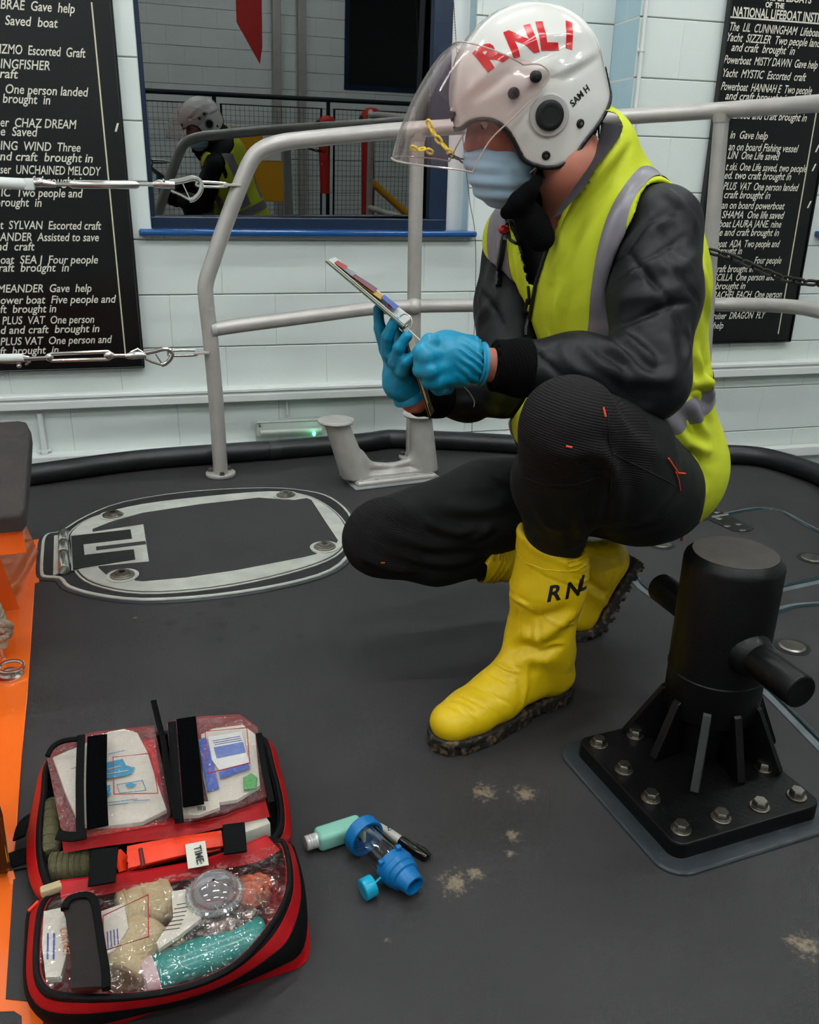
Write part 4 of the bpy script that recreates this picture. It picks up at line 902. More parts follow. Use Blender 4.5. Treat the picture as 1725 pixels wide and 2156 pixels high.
# ================================================================= PERSON
M_skin = mat('skin', 'b5705c', .55, sub=.15, var=.12, vscale=30, bump=.15, bscale=300, bdist=.0006)
M_hair = mat('dark_hair', '1c1512', .6)
M_jack = mat('quilted_jacket_fabric', '131417', .5, spec=.3, var=.12, vscale=20, bump=.25, bscale=700, bdist=.0005)
M_knit = mat('black_rib_knit', '060607', .95, spec=.1, bump=.6, bscale=500, bdist=.001)
M_fleece = mat('black_fleece', '060607', .95, spec=.1, bump=.8, bscale=350, bdist=.0015)
M_lining = mat('grey_collar_lining', '36353a', .7, bump=.4, bscale=500, bdist=.0008)
M_vest = mat('hi_vis_yellow', 'd2dc34', .62, spec=.3, var=.06, vscale=9, bump=.2, bscale=900, bdist=.0004)
M_refl = mat('grey_reflective_tape', '87818a', .38, metal=.15, var=.06, vscale=30, bump=.2, bscale=800, bdist=.0003)
M_zip = mat('black_zip', '111214', .4, bump=.3, bscale=600)
M_trou = mat('black_work_trousers', '090a0b', .72, spec=.35, bump=.3, bscale=900, bdist=.0005)
M_knee = mat('ribbed_knee_fabric', '1a1819', .8, spec=.2, bump=.3, bscale=900, bdist=.0005)
M_seam = mat('black_seam_thread', '070708', .8)
M_orth = mat('orange_bar_tack', 'e8502c', .6)
M_boot = mat('yellow_rubber_boot', 'e6c10c', .42, var=.1, vscale=9, col2='d4aa12', vlo=.5, vhi=.8, bump=.08, bscale=200, bdist=.0006)
M_sole = mat('black_boot_sole', '17140f', .7, col2='6a5842', vscale=70, vlo=.5, vhi=.68, bump=.5, bscale=150, bdist=.002)
M_glove = mat('blue_nitrile_glove', '068ab0', .38, var=.12, vscale=40, bump=.25, bscale=260, bdist=.0008, sub=.05)
M_helm = mat('white_helmet_shell', 'e9e6e0', .12, coat=.8)
M_trim = mat('black_rubber_trim', '0d0d0f', .45)
M_redl = mat('red_decal', 'c8141e', .25, coat=.4)
M_blkl = mat('black_decal', '14120f', .35)
M_mask = mat('blue_face_mask', 'a6c4d8', .75, sheen=.1, bump=.25, bscale=700, bdist=.0004)
M_masks = mat('pale_mask_back', 'c9d2d4', .75)
M_visor = clear('visor_plastic', 'fffafa', refl=.0, rough=.02, f0=1.28, bump=.02, bscale=14, haze=.02, hazecol='ffd8d2')
def ribs(m, scale, dirv, strength=.5, dist=.001):
    """fine parallel ribs in a cloth material"""
    N = m.node_tree.nodes; L = m.node_tree.links; b = N['Principled BSDF']; tc = N.new('ShaderNodeTexCoord'); d = N.new('ShaderNodeVectorMath'); d.operation = 'DOT_PRODUCT'; d.inputs[1].default_value = tuple(dirv)
    L.new(tc.outputs['Object'], d.inputs[0]); k = N.new('ShaderNodeMath'); k.operation = 'MULTIPLY'; k.inputs[1].default_value = scale; L.new(d.outputs['Value'], k.inputs[0]); s = N.new('ShaderNodeMath'); s.operation = 'SINE'; L.new(k.outputs[0], s.inputs[0])
    bp = N.new('ShaderNodeBump'); bp.inputs['Strength'].default_value = strength; bp.inputs['Distance'].default_value = dist; L.new(s.outputs[0], bp.inputs['Height']); L.new(bp.outputs[0], b.inputs['Normal'])
ribs(M_knee, 1500, (.25, 0, 1), .6, .0008); ribs(M_knit, 1100, (1, .2, .1), .8, .0012)
def J(x, y, d): return W(x, y, y=d)
def proj(P):
    q = P-CAM; z = q@_fw; return 862.5+FPX*(q@_r)/z, 1078-FPX*(q@_u)/z
from mathutils.bvhtree import BVHTree
def stick(pts, targets, lift=.0015, sub=6):
    """points of the photo dropped onto the surface of an object (first hit along the sight line), smoothed into a path"""
    T = []
    for t in targets:
        b = bmesh.new(); b.from_mesh(t.data); T.append((BVHTree.FromBMesh(b), Vector([float(c) for c in ORG[t.name]]))); b.free()
    o = []; n = max(1, sub)
    for i in range(len(pts)-1 if len(pts) > 1 else 1):
        for k in range(n if len(pts) > 1 else 1):
            t = k/n; x = pts[i][0]+((pts[i+1][0]-pts[i][0])*t if len(pts) > 1 else 0); y = pts[i][1]+((pts[i+1][1]-pts[i][1])*t if len(pts) > 1 else 0); o.append((x, y))
    if len(pts) > 1: o.append(pts[-1])
    R = []; c0 = Vector([float(c) for c in CAM])
    for x, y in o:
        d = Vector([float(c) for c in (_fw+_r*(x-862.5)/FPX-_u*(y-1078)/FPX)]).normalized(); best = None
        for bv, of in T:
            h = bv.ray_cast(c0-of, d)
            if h[0] is not None and (best is None or h[3] < best[2]): best = (h[0]+of, h[1], h[3])
        if best:
            nn = best[1] if best[1].dot(d) < 0 else -best[1]; R.append((np.array(best[0]+nn*lift), np.array(nn)))
    return R
def seam(name, pts, targets, r, m, par, lift=.0004, flat=None, sub=6, closed=False, n=8):
    R = stick(pts, targets, lift, sub)
    if len(R) < 2: return None
    mb = MB(); P = [p for p, q in R]; mb.tube(P, r, n, flat=flat, closed=closed, up=(R[len(R)//2][1] if flat else None)); return mb.build(name, m, par)
per = thing('person', 'crouching person in white helmet, face mask, hi-vis vest and yellow boots, holding cards', 'person', W(1150, 1500, z=0))
# ---- joints
PV, WA, CH, NB = J(1352, 975, 1.62), J(1312, 800, 1.61), J(1275, 610, 1.61), J(1225, 440, 1.62)
SL, SR = J(1392, 478, 1.47), J(1078, 512, 1.75)
EL, WL = J(1362, 800, 1.34), J(1030, 768, 1.36)
ER, WR = J(1062, 812, 1.62), J(872, 838, 1.50)
HL, KL, AL = J(1360, 1030, 1.50), J(1194, 897, 1.205), J(1170, 1130, 1.395)
HR, KR, AR = J(1290, 1015, 1.72), J(800, 1136, 1.71), J(1040, 1165, 1.71)
UP = NB-PV; UP /= np.linalg.norm(UP)
LT = SL-SR; LT -= UP*(LT@UP); LT /= np.linalg.norm(LT); FT = np.cross(UP, LT)
if FT@V3(-1, 0, 0) < 0: FT = -FT
TA = np.stack([LT, FT, UP])
# ---- head frame
O = J(1107, 183, 1.62); pt = math.radians(21); fy = math.radians(6)
hF = V3(-math.cos(fy)*.985, math.sin(fy)-.0, 0); hF = -_r*.0+V3(-.985, .17, 0); hF[2] = 0; hF /= np.linalg.norm(hF)
hS0 = np.cross((0, 0, 1), hF); F_ = hF*math.cos(pt)-V3(0, 0, 1)*math.sin(pt); U_ = hF*math.sin(pt)+V3(0, 0, 1)*math.cos(pt)
rl = math.radians(5); S_ = hS0*math.cos(rl)-U_*math.sin(rl); U_ = U_*math.cos(rl)+hS0*math.sin(rl)
HA = np.stack([F_, S_, U_])
def hd(f, s, u): return O+F_*f+S_*s+U_*u
def HL3(P): q = (P-O)@HA.T; return q[:, 0], q[:, 1], q[:, 2]
# ---- skin: head, neck, wrists and the gloved hands' forearms in one body mesh
def f_neck(P): return chain(P, [hd(-.045, 0, -.09), J(1205, 360, 1.56), NB+V3(0, 0, -.03)], [.056, .053, .075], .03)
def f_head(P):
    d = elli(P, hd(-.002, 0, .0), (.102, .078, .11), HA)
    d = smin(d, elli(P, hd(.038, 0, -.085), (.066, .058, .075), HA), .05)
    d = smin(d, cap(P, hd(.1, 0, -.018), hd(.121, 0, -.06), .011, .015), .02)       # nose
    d = smin(d, cap(P, hd(.088, .03, -.008), hd(.088, -.03, -.008), .018, .018), .015)  # brow
    for s in (-1, 1):
        d = smax(d, -elli(P, hd(.104, s*.03, -.03), (.014, .016, .011), HA), .012)
        d = smin(d, elli(P, hd(-.005, s*.078, -.05), (.018, .01, .03), HA), .01)      # ear
        d = smin(d, elli(P, hd(.076, s*.038, -.06), (.022, .02, .02), HA), .02)        # cheek
    d = smin(d, cap(P, hd(.086, .018, -.105), hd(.086, -.018, -.105), .009, .009), .01)  # lips
    d = smin(d, elli(P, hd(.07, 0, -.142), (.022, .022, .02), HA), .025)
    return smin(d, f_neck(P), .035)
def f_body(P):
    d = f_head(P)
    a = chain(P, [CH, WA, PV], [.1, .1, .1], .05); d = smin(d, smin(a, cap(P, NB+V3(0, 0, -.04), CH, .07, .1), .05), .03)
    for S, E, Wr in ((SL, EL, WL), (SR, ER, WR)): d = smin(d, chain(P, [NB+(S-NB)*.4+V3(0, 0, -.03), S, E, Wr], [.05, .05, .042, .028], .02), .02)
    for H_, K, A in ((HL, KL, AL), (HR, KR, AR)): d = smin(d, chain(P, [PV+(H_-PV)*.5, H_, K, A], [.08, .07, .05, .04], .02), .02)
    return d
sdf_part('body', f_body, (.2, 1.08, .1), (1.2, 1.95, 1.32), .006, M_skin, per)
for s in (-1, 1):
    m = MB(); m.ell(hd(.088, s*.03, -.03), .0115, nu=16, nv=10); e = m.build('eye', mat('eye_white', 'd8cfc8', .2), per)
    m = MB(); m.ell(hd(.096, s*.03, -.033), .0055, nu=12, nv=8); m.build('iris', mat('iris_dark', '2c1d14', .2), e)
    m = MB(); m.tube(smooth_path([hd(.097, s*.05, -.012), hd(.107, s*.035, -.004), hd(.11, s*.015, -.008)], 4), .004, 8); m.build('eyebrow', M_hair, per)
# hair at the nape, below the helmet edge
m = MB(); R_ = random.Random(2)
for k in range(70):
    a = R_.uniform(-.9, 1.1); b = hd(-.075-.03*math.cos(a)+R_.uniform(-.006, .006), .068*math.sin(a)*1.05+(.0), -.055+R_.uniform(-.02, .01)); t = b+V3(R_.uniform(-.01, .01), R_.uniform(-.01, .01), -.045-R_.uniform(0, .02))-F_*.006
    m.tube([b, (b+t)/2+V3(.003, 0, 0), t], [.003, .0026, .0008], 5)
m.build('hair', M_hair, per)
# ---- jacket
def f_torso(P):
    d = elli(P, CH+UP*.01, (.195, .135, .19), TA)
    d = smin(d, elli(P, WA, (.165, .13, .2), TA), .06)
    d = smin(d, elli(P, PV+UP*.0-FT*.01, (.165, .135, .16), TA), .06)
    d = smin(d, cap(P, SL-LT*.045+UP*.0, SR+LT*.03, .068, .068), .07)
    d = smin(d, cap(P, NB-FT*.03, NB-FT*.015+UP*.05, .1, .085), .05)
    return d
def f_collar(P): return cap(P, NB-FT*.03-UP*.02, J(1228, 342, 1.59), .11, .088)
NK0, NK1 = J(1215, 460, 1.57), J(1185, 250, 1.54)
def hollow(P): return smin(cap(P, NK0, NK1, .066, .1), cap(P, J(1150, 470, 1.52), J(1110, 330, 1.49), .04, .07), .03)
def arm(P, S, E, Wr, up=True):
    m = E*.45+S*.55; q = Wr*.8+E*.2
    return chain(P, [S, m, E, E*.55+Wr*.45, q], [.074, .077, .068, .064, .046], .03)
def f_armL(P): return arm(P, SL+LT*.0, EL, WL)
def f_armR(P): return arm(P, SR+V3(.012, .02, 0), ER, WR)+.010
def wr(P, seed=0):
    return noise(P*V3(1, 1, .6), 14, seed)*.5+noise(P, 33, seed+3)*.22
def quilt(P, p=.085, rot=0.0):
    x = P[:, 0]*.9+P[:, 1]*.45; z = P[:, 2]; a = (x+z*.8)/p; b = (x-z*.8)/p+.3
    da = np.abs(a-np.round(a))*p; db = np.abs(b-np.round(b))*p
    return -.0035*np.exp(-(da/.005)**2)-.0035*np.exp(-(db/.005)**2)+.0018*np.clip(np.minimum(da, db)/.035, 0, 1)
def ridges(P, F, amp=1.0):
    o = np.zeros(len(P))
    for a, b, h in F:
        ba = b-a; t = np.clip(((P-a)@ba)/(ba@ba), 0, 1); d = np.linalg.norm(P-a-t[:, None]*ba-0, axis=1)
        w = np.sin(np.clip(t, .001, .999)*pi)**.5
        # distance across the fold only matters over the surface: ridge with a valley beside it
        o += amp*w*h*(np.exp(-(np.maximum(d-.028, 0)/.011)**2)-.45*np.exp(-((d-.052)/.016)**2))
    return o
def d_jack(P, N): return wr(P, 1)*.0028
JF = [([(1318, 528), (1370, 587), (1415, 642)], -.008, .0055), ([(1444, 496), (1386, 532), (1331, 561), (1282, 603)], -.008, .0055), ([(1460, 639), (1415, 642), (1347, 668), (1300, 690)], -.008, .0055), ([(1431, 441), (1370, 467), (1318, 528), (1290, 560)], -.0065, .0055), ([(1415, 642), (1440, 700), (1462, 740)], -.0065, .0055), ([(1386, 532), (1440, 590), (1475, 640)], -.006, .0055), ([(1370, 467), (1420, 520), (1470, 560)], -.003, .006),
      ([(1270, 676), (1300, 676), (1337, 687), (1349, 707)], .010, .010), ([(1305, 700), (1345, 735), (1386, 772)], .008, .009), ([(1266, 717), (1305, 740), (1363, 791), (1418, 795)], .009, .009), ([(1220, 720), (1256, 765), (1321, 795), (1386, 814)], .009, .010), ([(1180, 720), (1210, 770), (1260, 800), (1300, 830)], .006, .009), ([(1300, 640), (1330, 625), (1390, 620), (1430, 600)], .006, .012), ([(1310, 600), (1350, 560), (1400, 545)], .005, .012), ([(1300, 540), (1340, 490), (1380, 450)], .006, .012), ([(1340, 530), (1380, 480), (1420, 455)], .005, .010), ([(1400, 700), (1420, 760), (1400, 830)], .007, .012), ([(1440, 680), (1450, 740), (1430, 800)], .006, .010), ([(1400, 400), (1440, 430), (1470, 480)], .005, .008), ([(1385, 560), (1430, 560), (1480, 530)], .004, .010),
      ([(1116, 726), (1142, 752), (1188, 801)], -.008, .0055), ([(1142, 752), (1110, 780), (1090, 800)], -.0065, .0055), ([(1142, 752), (1170, 730), (1190, 716)], -.003, .006), ([(1096, 730), (1104, 770), (1096, 820)], .004, .008),
      ([(1040, 520), (1020, 600), (1010, 660)], .006, .010), ([(1050, 600), (1030, 640), (1005, 680)], .006, .009), ([(1010, 610), (1040, 650), (1060, 690)], -.0065, .0055), ([(1000, 860), (1040, 870), (1080, 865)], .005, .008), ([(930, 870), (970, 850), (1010, 850)], .004, .008),
      ([(1290, 850), (1330, 865), (1380, 860)], .006, .009), ([(1080, 460), (1090, 520), (1110, 570)], .004, .008)]
def f_jack(P):
    d = smin(f_torso(P)+.008, f_collar(P)-.002, .02); d = smin(smin(d, f_armL(P), .02), f_armR(P), .02)
    d = np.maximum(d, -hollow(P))
    px, py = proj(P); cut = poly2(px, py, [(1040, 330), (1120, 330), (1235, 372), (1178, 448), (1150, 470), (1110, 480), (1070, 440)])/1150
    top = (P-J(1318, 262, 1.66))@np.cross(J(1205, 418, 1.46)-J(1318, 262, 1.66), J(1060, 420, 1.72)-J(1318, 262, 1.66)); nn = np.cross(J(1205, 418, 1.46)-J(1318, 262, 1.66), J(1060, 420, 1.72)-J(1318, 262, 1.66)); s = 1 if nn[2] > 0 else -1; top = s*top/np.linalg.norm(nn)
    return np.maximum(d, top-.002)
jk = sdf_part('jacket', f_jack, (.3, 1.15, .28), (1.22, 2.02, 1.2), .0055, M_jack, per, disp=d_jack, fold=JF)
def f_in(P):
    d = np.maximum(smin(cap(P, NB-FT*.015-UP*.06, J(1190, 400, 1.56), .078, .066), cap(P, CH+FT*.03, NB-FT*.01, .085, .06), .03), -cap(P, J(1215, 440, 1.57), J(1165, 335, 1.53), .062, .075))
    px, py = proj(P); cut = poly2(px, py, [(1128, 380), (1245, 300), (1260, 345), (1180, 470), (1165, 470)])/1150
    return np.maximum(d, -cut)
sdf_part('inner_fleece', f_in, (.5, 1.3, .75), (1.0, 1.85, 1.2), .005, M_fleece, per, disp=lambda P, N: wr(P, 5)*.004, label='black fleece collar under the jacket')
def f_flap(P): return chain(P, [J(1067, 448, 1.56), J(1094, 426, 1.53), J(1116, 402, 1.52), J(1130, 382, 1.53), J(1140, 356, 1.57)], [.012, .018, .015, .009, .008], .012)
sdf_part('neck_gaiter', lambda P: smin(f_flap(P), chain(P, [J(1104, 436, 1.55), J(1122, 470, 1.54), J(1140, 500, 1.53)], [.022, .026, .026], .02), .012), (.5, 1.4, .85), (.85, 1.7, 1.15), .004, M_fleece, per, disp=lambda P, N: wr(P, 15)*.004)
# cuffs
def cuff(W0, E0, r0, r1, name='cuff'):
    d = (E0-W0)/np.linalg.norm(E0-W0); a = W0+d*.012; b = W0+d*.075
    m = MB(); m.lathe(a, b, [(0, r0*.86), (.04, r0), (.3, r0*1.03), (.7, r1), (.93, r1*1.02), (1, r1*.9)], 40); return m.build(name, M_knit, per)
cuff(J(1022, 768, 1.36), EL, .043, .05)
cuff(WR+V3(-.005, 0, 0), ER, .036, .044)
# ---- vest
VCUT = [(1235, 225), (1298, 240), (1311, 266), (1303, 291), (1272, 332), (1250, 360), (1236, 388), (1208, 420), (1180, 451), (1163, 495), (1146, 545), (1127, 602), (1114, 596), (1092, 515), (1066, 452), (1040, 400), (1100, 300)]
HEM = J(1480, 1065, 1.65)
def f_t2(P):
    d = smin(f_torso(P), f_collar(P), .03)
    d = smin(d, elli(P, J(1134, 880, 1.57), (.04, .06, .058), None), .03)
    d = smin(d, elli(P, J(1374, 955, 1.67), (.06, .1, .13), None), .05)
    d = smin(d, elli(P, J(1374, 830, 1.64), (.06, .08, .1), None), .05)
    return d
def f_vest(P):
    t = f_t2(P); d = np.maximum(t-.016, -(t-.003))
    d = smax(d, -(np.minimum(f_armL(P), f_armR(P))-.002), .012)
    # armholes: the vest ends just outside the shoulder
    px, py = proj(P); back = np.minimum(((CH-FT*.06)-P)@FT, (NB[2]-.005)-P[:, 2]); cut = np.maximum(poly2(px, py, VCUT)/1150, back); d = np.maximum(d, -cut)
    # hem
    zz = P[:, 2]; hem = J(1440, 1095, 1.6)[2]-.035+np.clip((J(1440, 1095, 1.6)[0]-P[:, 0])*.42, -.05, .3); d = np.maximum(d, hem-zz)
    return d
def d_vest(P, N): return wr(P, 9)*.0035
VF = [([(1310, 300), (1270, 350), (1215, 430), (1180, 500)], 0.0090, .012), ([(1335, 300), (1310, 340), (1260, 410)], -0.0060, .008), ([(1200, 440), (1180, 520), (1160, 580)], 0.0075, .010), ([(1330, 400), (1290, 470), (1265, 560), (1250, 640)], 0.0090, .014), ([(1290, 560), (1275, 620), (1262, 690)], -0.0075, .010), ([(1140, 560), (1135, 640), (1140, 710)], 0.0075, .010), ([(1180, 600), (1170, 660), (1175, 712)], 0.0060, .010), ([(1085, 520), (1095, 600), (1100, 690)], 0.0075, .008), ([(1060, 470), (1050, 560), (1062, 660)], 0.0060, .008),
      ([(1400, 870), (1420, 930), (1450, 1000), (1480, 1040)], 0.0150, .011), ([(1420, 880), (1450, 930), (1500, 950)], 0.0150, .012), ([(1440, 960), (1450, 1000), (1482, 1030)], -0.0135, .009), ([(1465, 740), (1480, 800), (1500, 835)], 0.0150, .010), ([(1440, 770), (1465, 810), (1500, 790)], 0.0120, .010), ([(1390, 900), (1410, 940), (1420, 990)], 0.0090, .008), ([(1450, 1010), (1452, 1050), (1450, 1090)], 0.0120, .009), ([(1480, 560), (1490, 620), (1495, 690)], 0.0075, .008), ([(1460, 850), (1475, 900), (1500, 920)], 0.0105, .010), ([(1372, 330), (1420, 350), (1465, 400)], -0.0045, .005), ([(1086, 870), (1090, 900), (1080, 925)], 0.0090, .008)]
vs_ = sdf_part('safety_vest', f_vest, (.45, 1.2, .22), (1.24, 2.02, 1.22), .005, M_vest, per, disp=d_vest, fold=VF)
def strip(a0, a1, lo=None, hi=None, side=None, off=.0022, name='reflective_strip', tilt=0, tilt2=None):
    """vertical tape between two lateral positions; side +1 front of the body, -1 back"""
    L2 = LT+UP*tilt; L2 = L2/np.linalg.norm(L2)
    L3 = LT+UP*(tilt if tilt2 is None else tilt2); L3 = L3/np.linalg.norm(L3); pl = [(CH+LT*a0, L2), (CH+LT*a1, -L3)]
    if lo is not None: pl.append((CH+UP*lo, UP))
    if hi is not None: pl.append((CH+UP*hi, -UP))
    return cut_copy(vs_, name, pl, off, M_refl, per, keep=lambda c, n: n.dot(Vector([float(x) for x in (np.array(c)-CH-UP*((np.array(c)-CH)@UP))])) > -.0)
strip(.051, .103, lo=-.2, tilt=-.36, tilt2=-.24); strip(-.175, -.118, lo=-.2)
UW = (J(1450, 818, 1.55)-CH)@UP
strip(-.4, .4, UW-.027, UW+.027, off=.0026)
# ---- zip, collar tabs, pocket zips and cords
ob = [vs_, jk]
seam('zip', [(1168, 490), (1158, 515), (1149, 545), (1138, 575), (1130, 600), (1121, 650), (1111, 710)], [vs_], .004, M_zip, per, lift=.003)
seam('zip', [(1064, 452), (1076, 505), (1092, 515), (1104, 560), (1114, 598), (1117, 640)], ob, .003, M_zip, per, lift=.002)
seam('zip_pull', [(1118, 628), (1112, 655), (1104, 690), (1103, 708)], ob, .0035, M_zip, per, lift=.008)
seam('pocket_zip', [(1062, 505), (1054, 560), (1050, 604)], ob, .006, M_zip, per, lift=.004)
seam('pull_cord', [(1075, 470), (1060, 500), (1057, 545), (1052, 600)], ob, .0018, M_zip, per, lift=.011)
r = stick([(1074, 481)], ob, .012)
if r: m = MB(); m.ell(r[0][0], (.011, .009, .009)); m.build('cord_toggle', M_redl, per, label='red cord toggle')
r = stick([(1085, 498)], ob, .006)
if r: m = MB(); m.box(r[0][0], (.03, .012, .026), rot=Matrix.Rotation(.5, 3, 'Y'), bev=.003); m.build('collar_tab', M_lining, per)
# collar lining strip folding over near the neck
OU = [(1312, 264), (1303, 291), (1272, 332), (1250, 360), (1236, 388), (1209, 420), (1180, 451)]; IN = [(1270, 258), (1262, 300), (1246, 333), (1228, 366), (1207, 400), (1186, 427), (1168, 456)]
def lay(L, k, d0, d1, push=0):
    o = []
    for i, (x, y) in enumerate(L):
        t = i/(len(L)-1); o.append(J(x, y, d0+(d1-d0)*t+push))
    return o
ys = [1.512, 1.505, 1.495, 1.488, 1.485, 1.487, 1.492]
ribbon('collar_lining', [J(x, y, d-.021) for (x, y), d in zip(OU, ys)], [J(x, y, d+.016) for (x, y), d in zip(IN, ys)], .004, M_lining, per, push=(0, .006, -.002))
# seams on vest
seam('seam', [(1342, 292), (1372, 322), (1410, 350), (1440, 372)], [vs_], .0012, mat('vest_thread', 'b5c410', .6), per)
# ---- trousers
def f_trou(P):
    d = elli(P, PV-UP*.06+V3(-.012, 0, 0), (.15, .135, .13), TA)
    th = chain(P, [HL, HL*.45+KL*.55, KL+V3(.01, .01, 0)], [.115, .105, .07], .05); d = smin(d, th, .05)
    sh = chain(P, [KL, KL*.5+AL*.5+V3(.012, .03, 0), AL], [.071, .078, .058], .04); d = smin(d, sh, .03)
    th2 = chain(P, [HR, HR*.45+KR*.55+V3(0, 0, .015), KR+V3(.02, 0, .012)], [.11, .096, .083], .05)
    sh2 = chain(P, [KR, KR*.5+AR*.5+V3(0, 0, -.012), AR+V3(-.02, 0, 0)], [.083, .07, .052], .04); return smin(smin(d, th2, .05), sh2, .02)
def d_trou(P, N): return wr(P, 21)*.004
TF = [([(1275, 1000), (1262, 1060), (1250, 1120), (1240, 1150)], .008, .010), ([(1285, 960), (1300, 1040), (1290, 1110)], .009, .012), ([(1240, 940), (1270, 960), (1288, 1000)], .008, .010), ([(1215, 1080), (1225, 1120), (1215, 1150)], .006, .008), ([(1130, 1060), (1150, 1100), (1180, 1120)], .004, .010), ([(1150, 940), (1200, 960), (1260, 950)], .004, .010), ([(1300, 880), (1340, 930), (1400, 960)], .004, .012),
      ([(800, 1110), (850, 1135), (910, 1150), (960, 1150)], .009, .011), ([(830, 1160), (890, 1180), (960, 1185), (1010, 1170)], .008, .010), ([(900, 1100), (960, 1120), (1020, 1110)], .009, .011), ([(940, 1060), (1000, 1075), (1070, 1060)], .008, .012), ([(860, 1060), (900, 1090), (930, 1120)], .006, .010), ([(1000, 980), (1040, 1010), (1090, 1030)], .006, .012), ([(980, 1140), (1010, 1130), (1040, 1105)], .006, .008), ([(760, 1170), (820, 1195), (880, 1200)], .006, .010), ([(1330, 1100), (1380, 1090), (1420, 1060)], .005, .012)]
def m_trou(c):
    a = np.linalg.norm(c-(KL+V3(.05, -.02, -.02)), axis=1); b = np.linalg.norm(c-(KR+V3(-.01, -.03, .0)), axis=1)
    px, py = proj(c); return (((a < .135) & (c[:, 2] > .535)) | ((b < .105))).astype(int)
tr = sdf_part('trousers', f_trou, (.26, 1.05, .1), (1.25, 1.95, .86), .0055, [M_trou, M_knee], per, disp=d_trou, matfn=m_trou, fold=TF)
for pts in ([(1104, 1005), (1150, 1022), (1215, 1020), (1270, 1000)], [(1290, 955), (1350, 985), (1400, 1010), (1425, 1024)], [(1280, 870), (1282, 930), (1290, 960), (1285, 1040)], [(798, 1050), (812, 1080), (845, 1110), (880, 1122)]): seam('seam', pts, [tr], .0014, M_seam, per, lift=.0003)
for pts, rr in (([(1270, 858), (1275, 878)], .0016), ([(1192, 939), (1205, 942)], .0016), ([(802, 1185), (810, 1185)], .0018)): seam('bar_tack', pts, [tr], rr, M_orth, per, lift=.001)
seam('orange_drawcord', [(1405, 965), (1418, 985), (1425, 995), (1440, 997)], [tr, vs_], .0016, M_orth, per, lift=.003)
seam('orange_drawcord', [(1420, 993), (1426, 1010), (1430, 1032)], [tr, vs_], .0015, M_orth, per, lift=.003)
m = MB(); m.tube(smooth_path([J(1433, 1098, 1.52), J(1436, 1115, 1.52), J(1436, 1138, 1.52)], 4), [.002]*4+[.0035]*5, 8); m.build('zip_puller', mat('dull_red_cord', '8e3a30', .6), per)
m = MB(); m.tube(smooth_path([J(1350, 878, 1.33), J(1362, 900, 1.33), J(1380, 918, 1.34), J(1392, 930, 1.35)], 4), .004, 8); m.tube(smooth_path([J(1380, 875, 1.33), J(1388, 905, 1.34), J(1392, 930, 1.35)], 4), .003, 8); m.build('hem_cord', M_zip, per)
# ---- boots
hb = V3(.729, 1.428, 0); tp = V3(.394, 1.295, 0); be = tp-hb; BL = np.linalg.norm(be); be /= BL; bs = np.cross((0, 0, 1), be)
if bs[1] > 0: bs = -bs          # towards the camera
CT = J(1163, 1148, 1.405)
def bl(P): q = P-hb; return q@be, q@bs, q[:, 2]
foot = [(a*1.045, b*.98) for a, b in [(-.0, -.0), (.006, -.028), (.03, -.036), (.1, -.033), (.17, -.042), (.24, -.05), (.295, -.044), (.325, -.024), (.333, .004), (.322, .03), (.29, .047), (.23, .051), (.16, .042), (.1, .034), (.03, .036), (.006, .028)]]
def f_boot(P):
    f, s, u = bl(P)
    B = lambda a, b, c: hb+be*a+bs*b+V3(0, 0, c)
    d = chain(P, [B(.045, 0, .062), B(.12, 0, .07), B(.195, 0, .061), B(.255, .0, .051), B(.303, .0, .045)], [.043, .043, .047, .047, .043], .02, ((0, 0, 1), .86))
    d = smin(d, chain(P, [B(.052, 0, .065), B(.068, 0, .12), B(.088, 0, .165), (B(.088, 0, .165)+CT)/2+V3(.004, 0, .0), CT+V3(0, 0, .02)], [.043, .056, .063, .069, .0675], .02), .03)
    d = smin(d, cap(P, B(.11, 0, .13), B(.2, 0, .07), .046, .04), .03)
    d = np.maximum(d, .023-u)
    # slanted cuff opening, dipping away from the shin point
    ct = CT+V3(-.055, 0, .028); n = V3(.36, -.12, 1); n /= np.linalg.norm(n); d = np.maximum(d, (P-ct)@n)
    d = np.maximum(d, -cap(P, CT+V3(0, 0, -.06), CT+V3(0, 0, .08), .052, .06)); return d
AXB = (CT-hb-be*.07); AXB = AXB/np.linalg.norm(AXB)
def d_boot(P, N):
    f, s, u = bl(P); o = np.zeros(len(P)); h = (P-CT)@AXB
    tilt = h+.0*(f); ring = (P-(CT+V3(-.055, 0, .028)))@(V3(.36, -.12, 1)/np.linalg.norm(V3(.36, -.12, 1)))
    o += .0016*np.exp(-((ring+.008)/.006)**2)-.0012*np.exp(-((ring+.044)/.0022)**2)+.0012*(ring > -.043)
    back = np.clip((P-CT)@V3(1, -.35, 0)*30-1.0, 0, 1)*np.clip((P-CT)@V3(.3, -1, 0)*40+1, 0, 1)
    for k in (.018, .027, .036): o += back*.0045*np.exp(-((ring+k)/.0026)**2)
    o += .002*np.exp(-((ring+.115+.1*s)/.0025)**2)*(f > .06)+.0022*np.exp(-((u-.024)/.004)**2)
    o += noise(P, 16, 3)*.0012
    return o
lb = thing('_', '', '', hb); 
bpy.data.objects.remove(lb)
def f_sole(P):
    f, s, u = bl(P); d = poly2(f, s, [(a*1.0, b*1.02) for a, b in foot])-.004
    d = smax(d, np.abs(u-.0155)-.0155, .004); d = np.maximum(d, -np.maximum(np.abs(f-.112)-.022, u-.008)); return d
def d_sole(P, N):
    f, s, u = bl(P); a = (np.sin(f*260) > .3)*(u < .017); return -.004*a*(N[:, 2] > -.6)+noise(P, 90, 2)*.0008
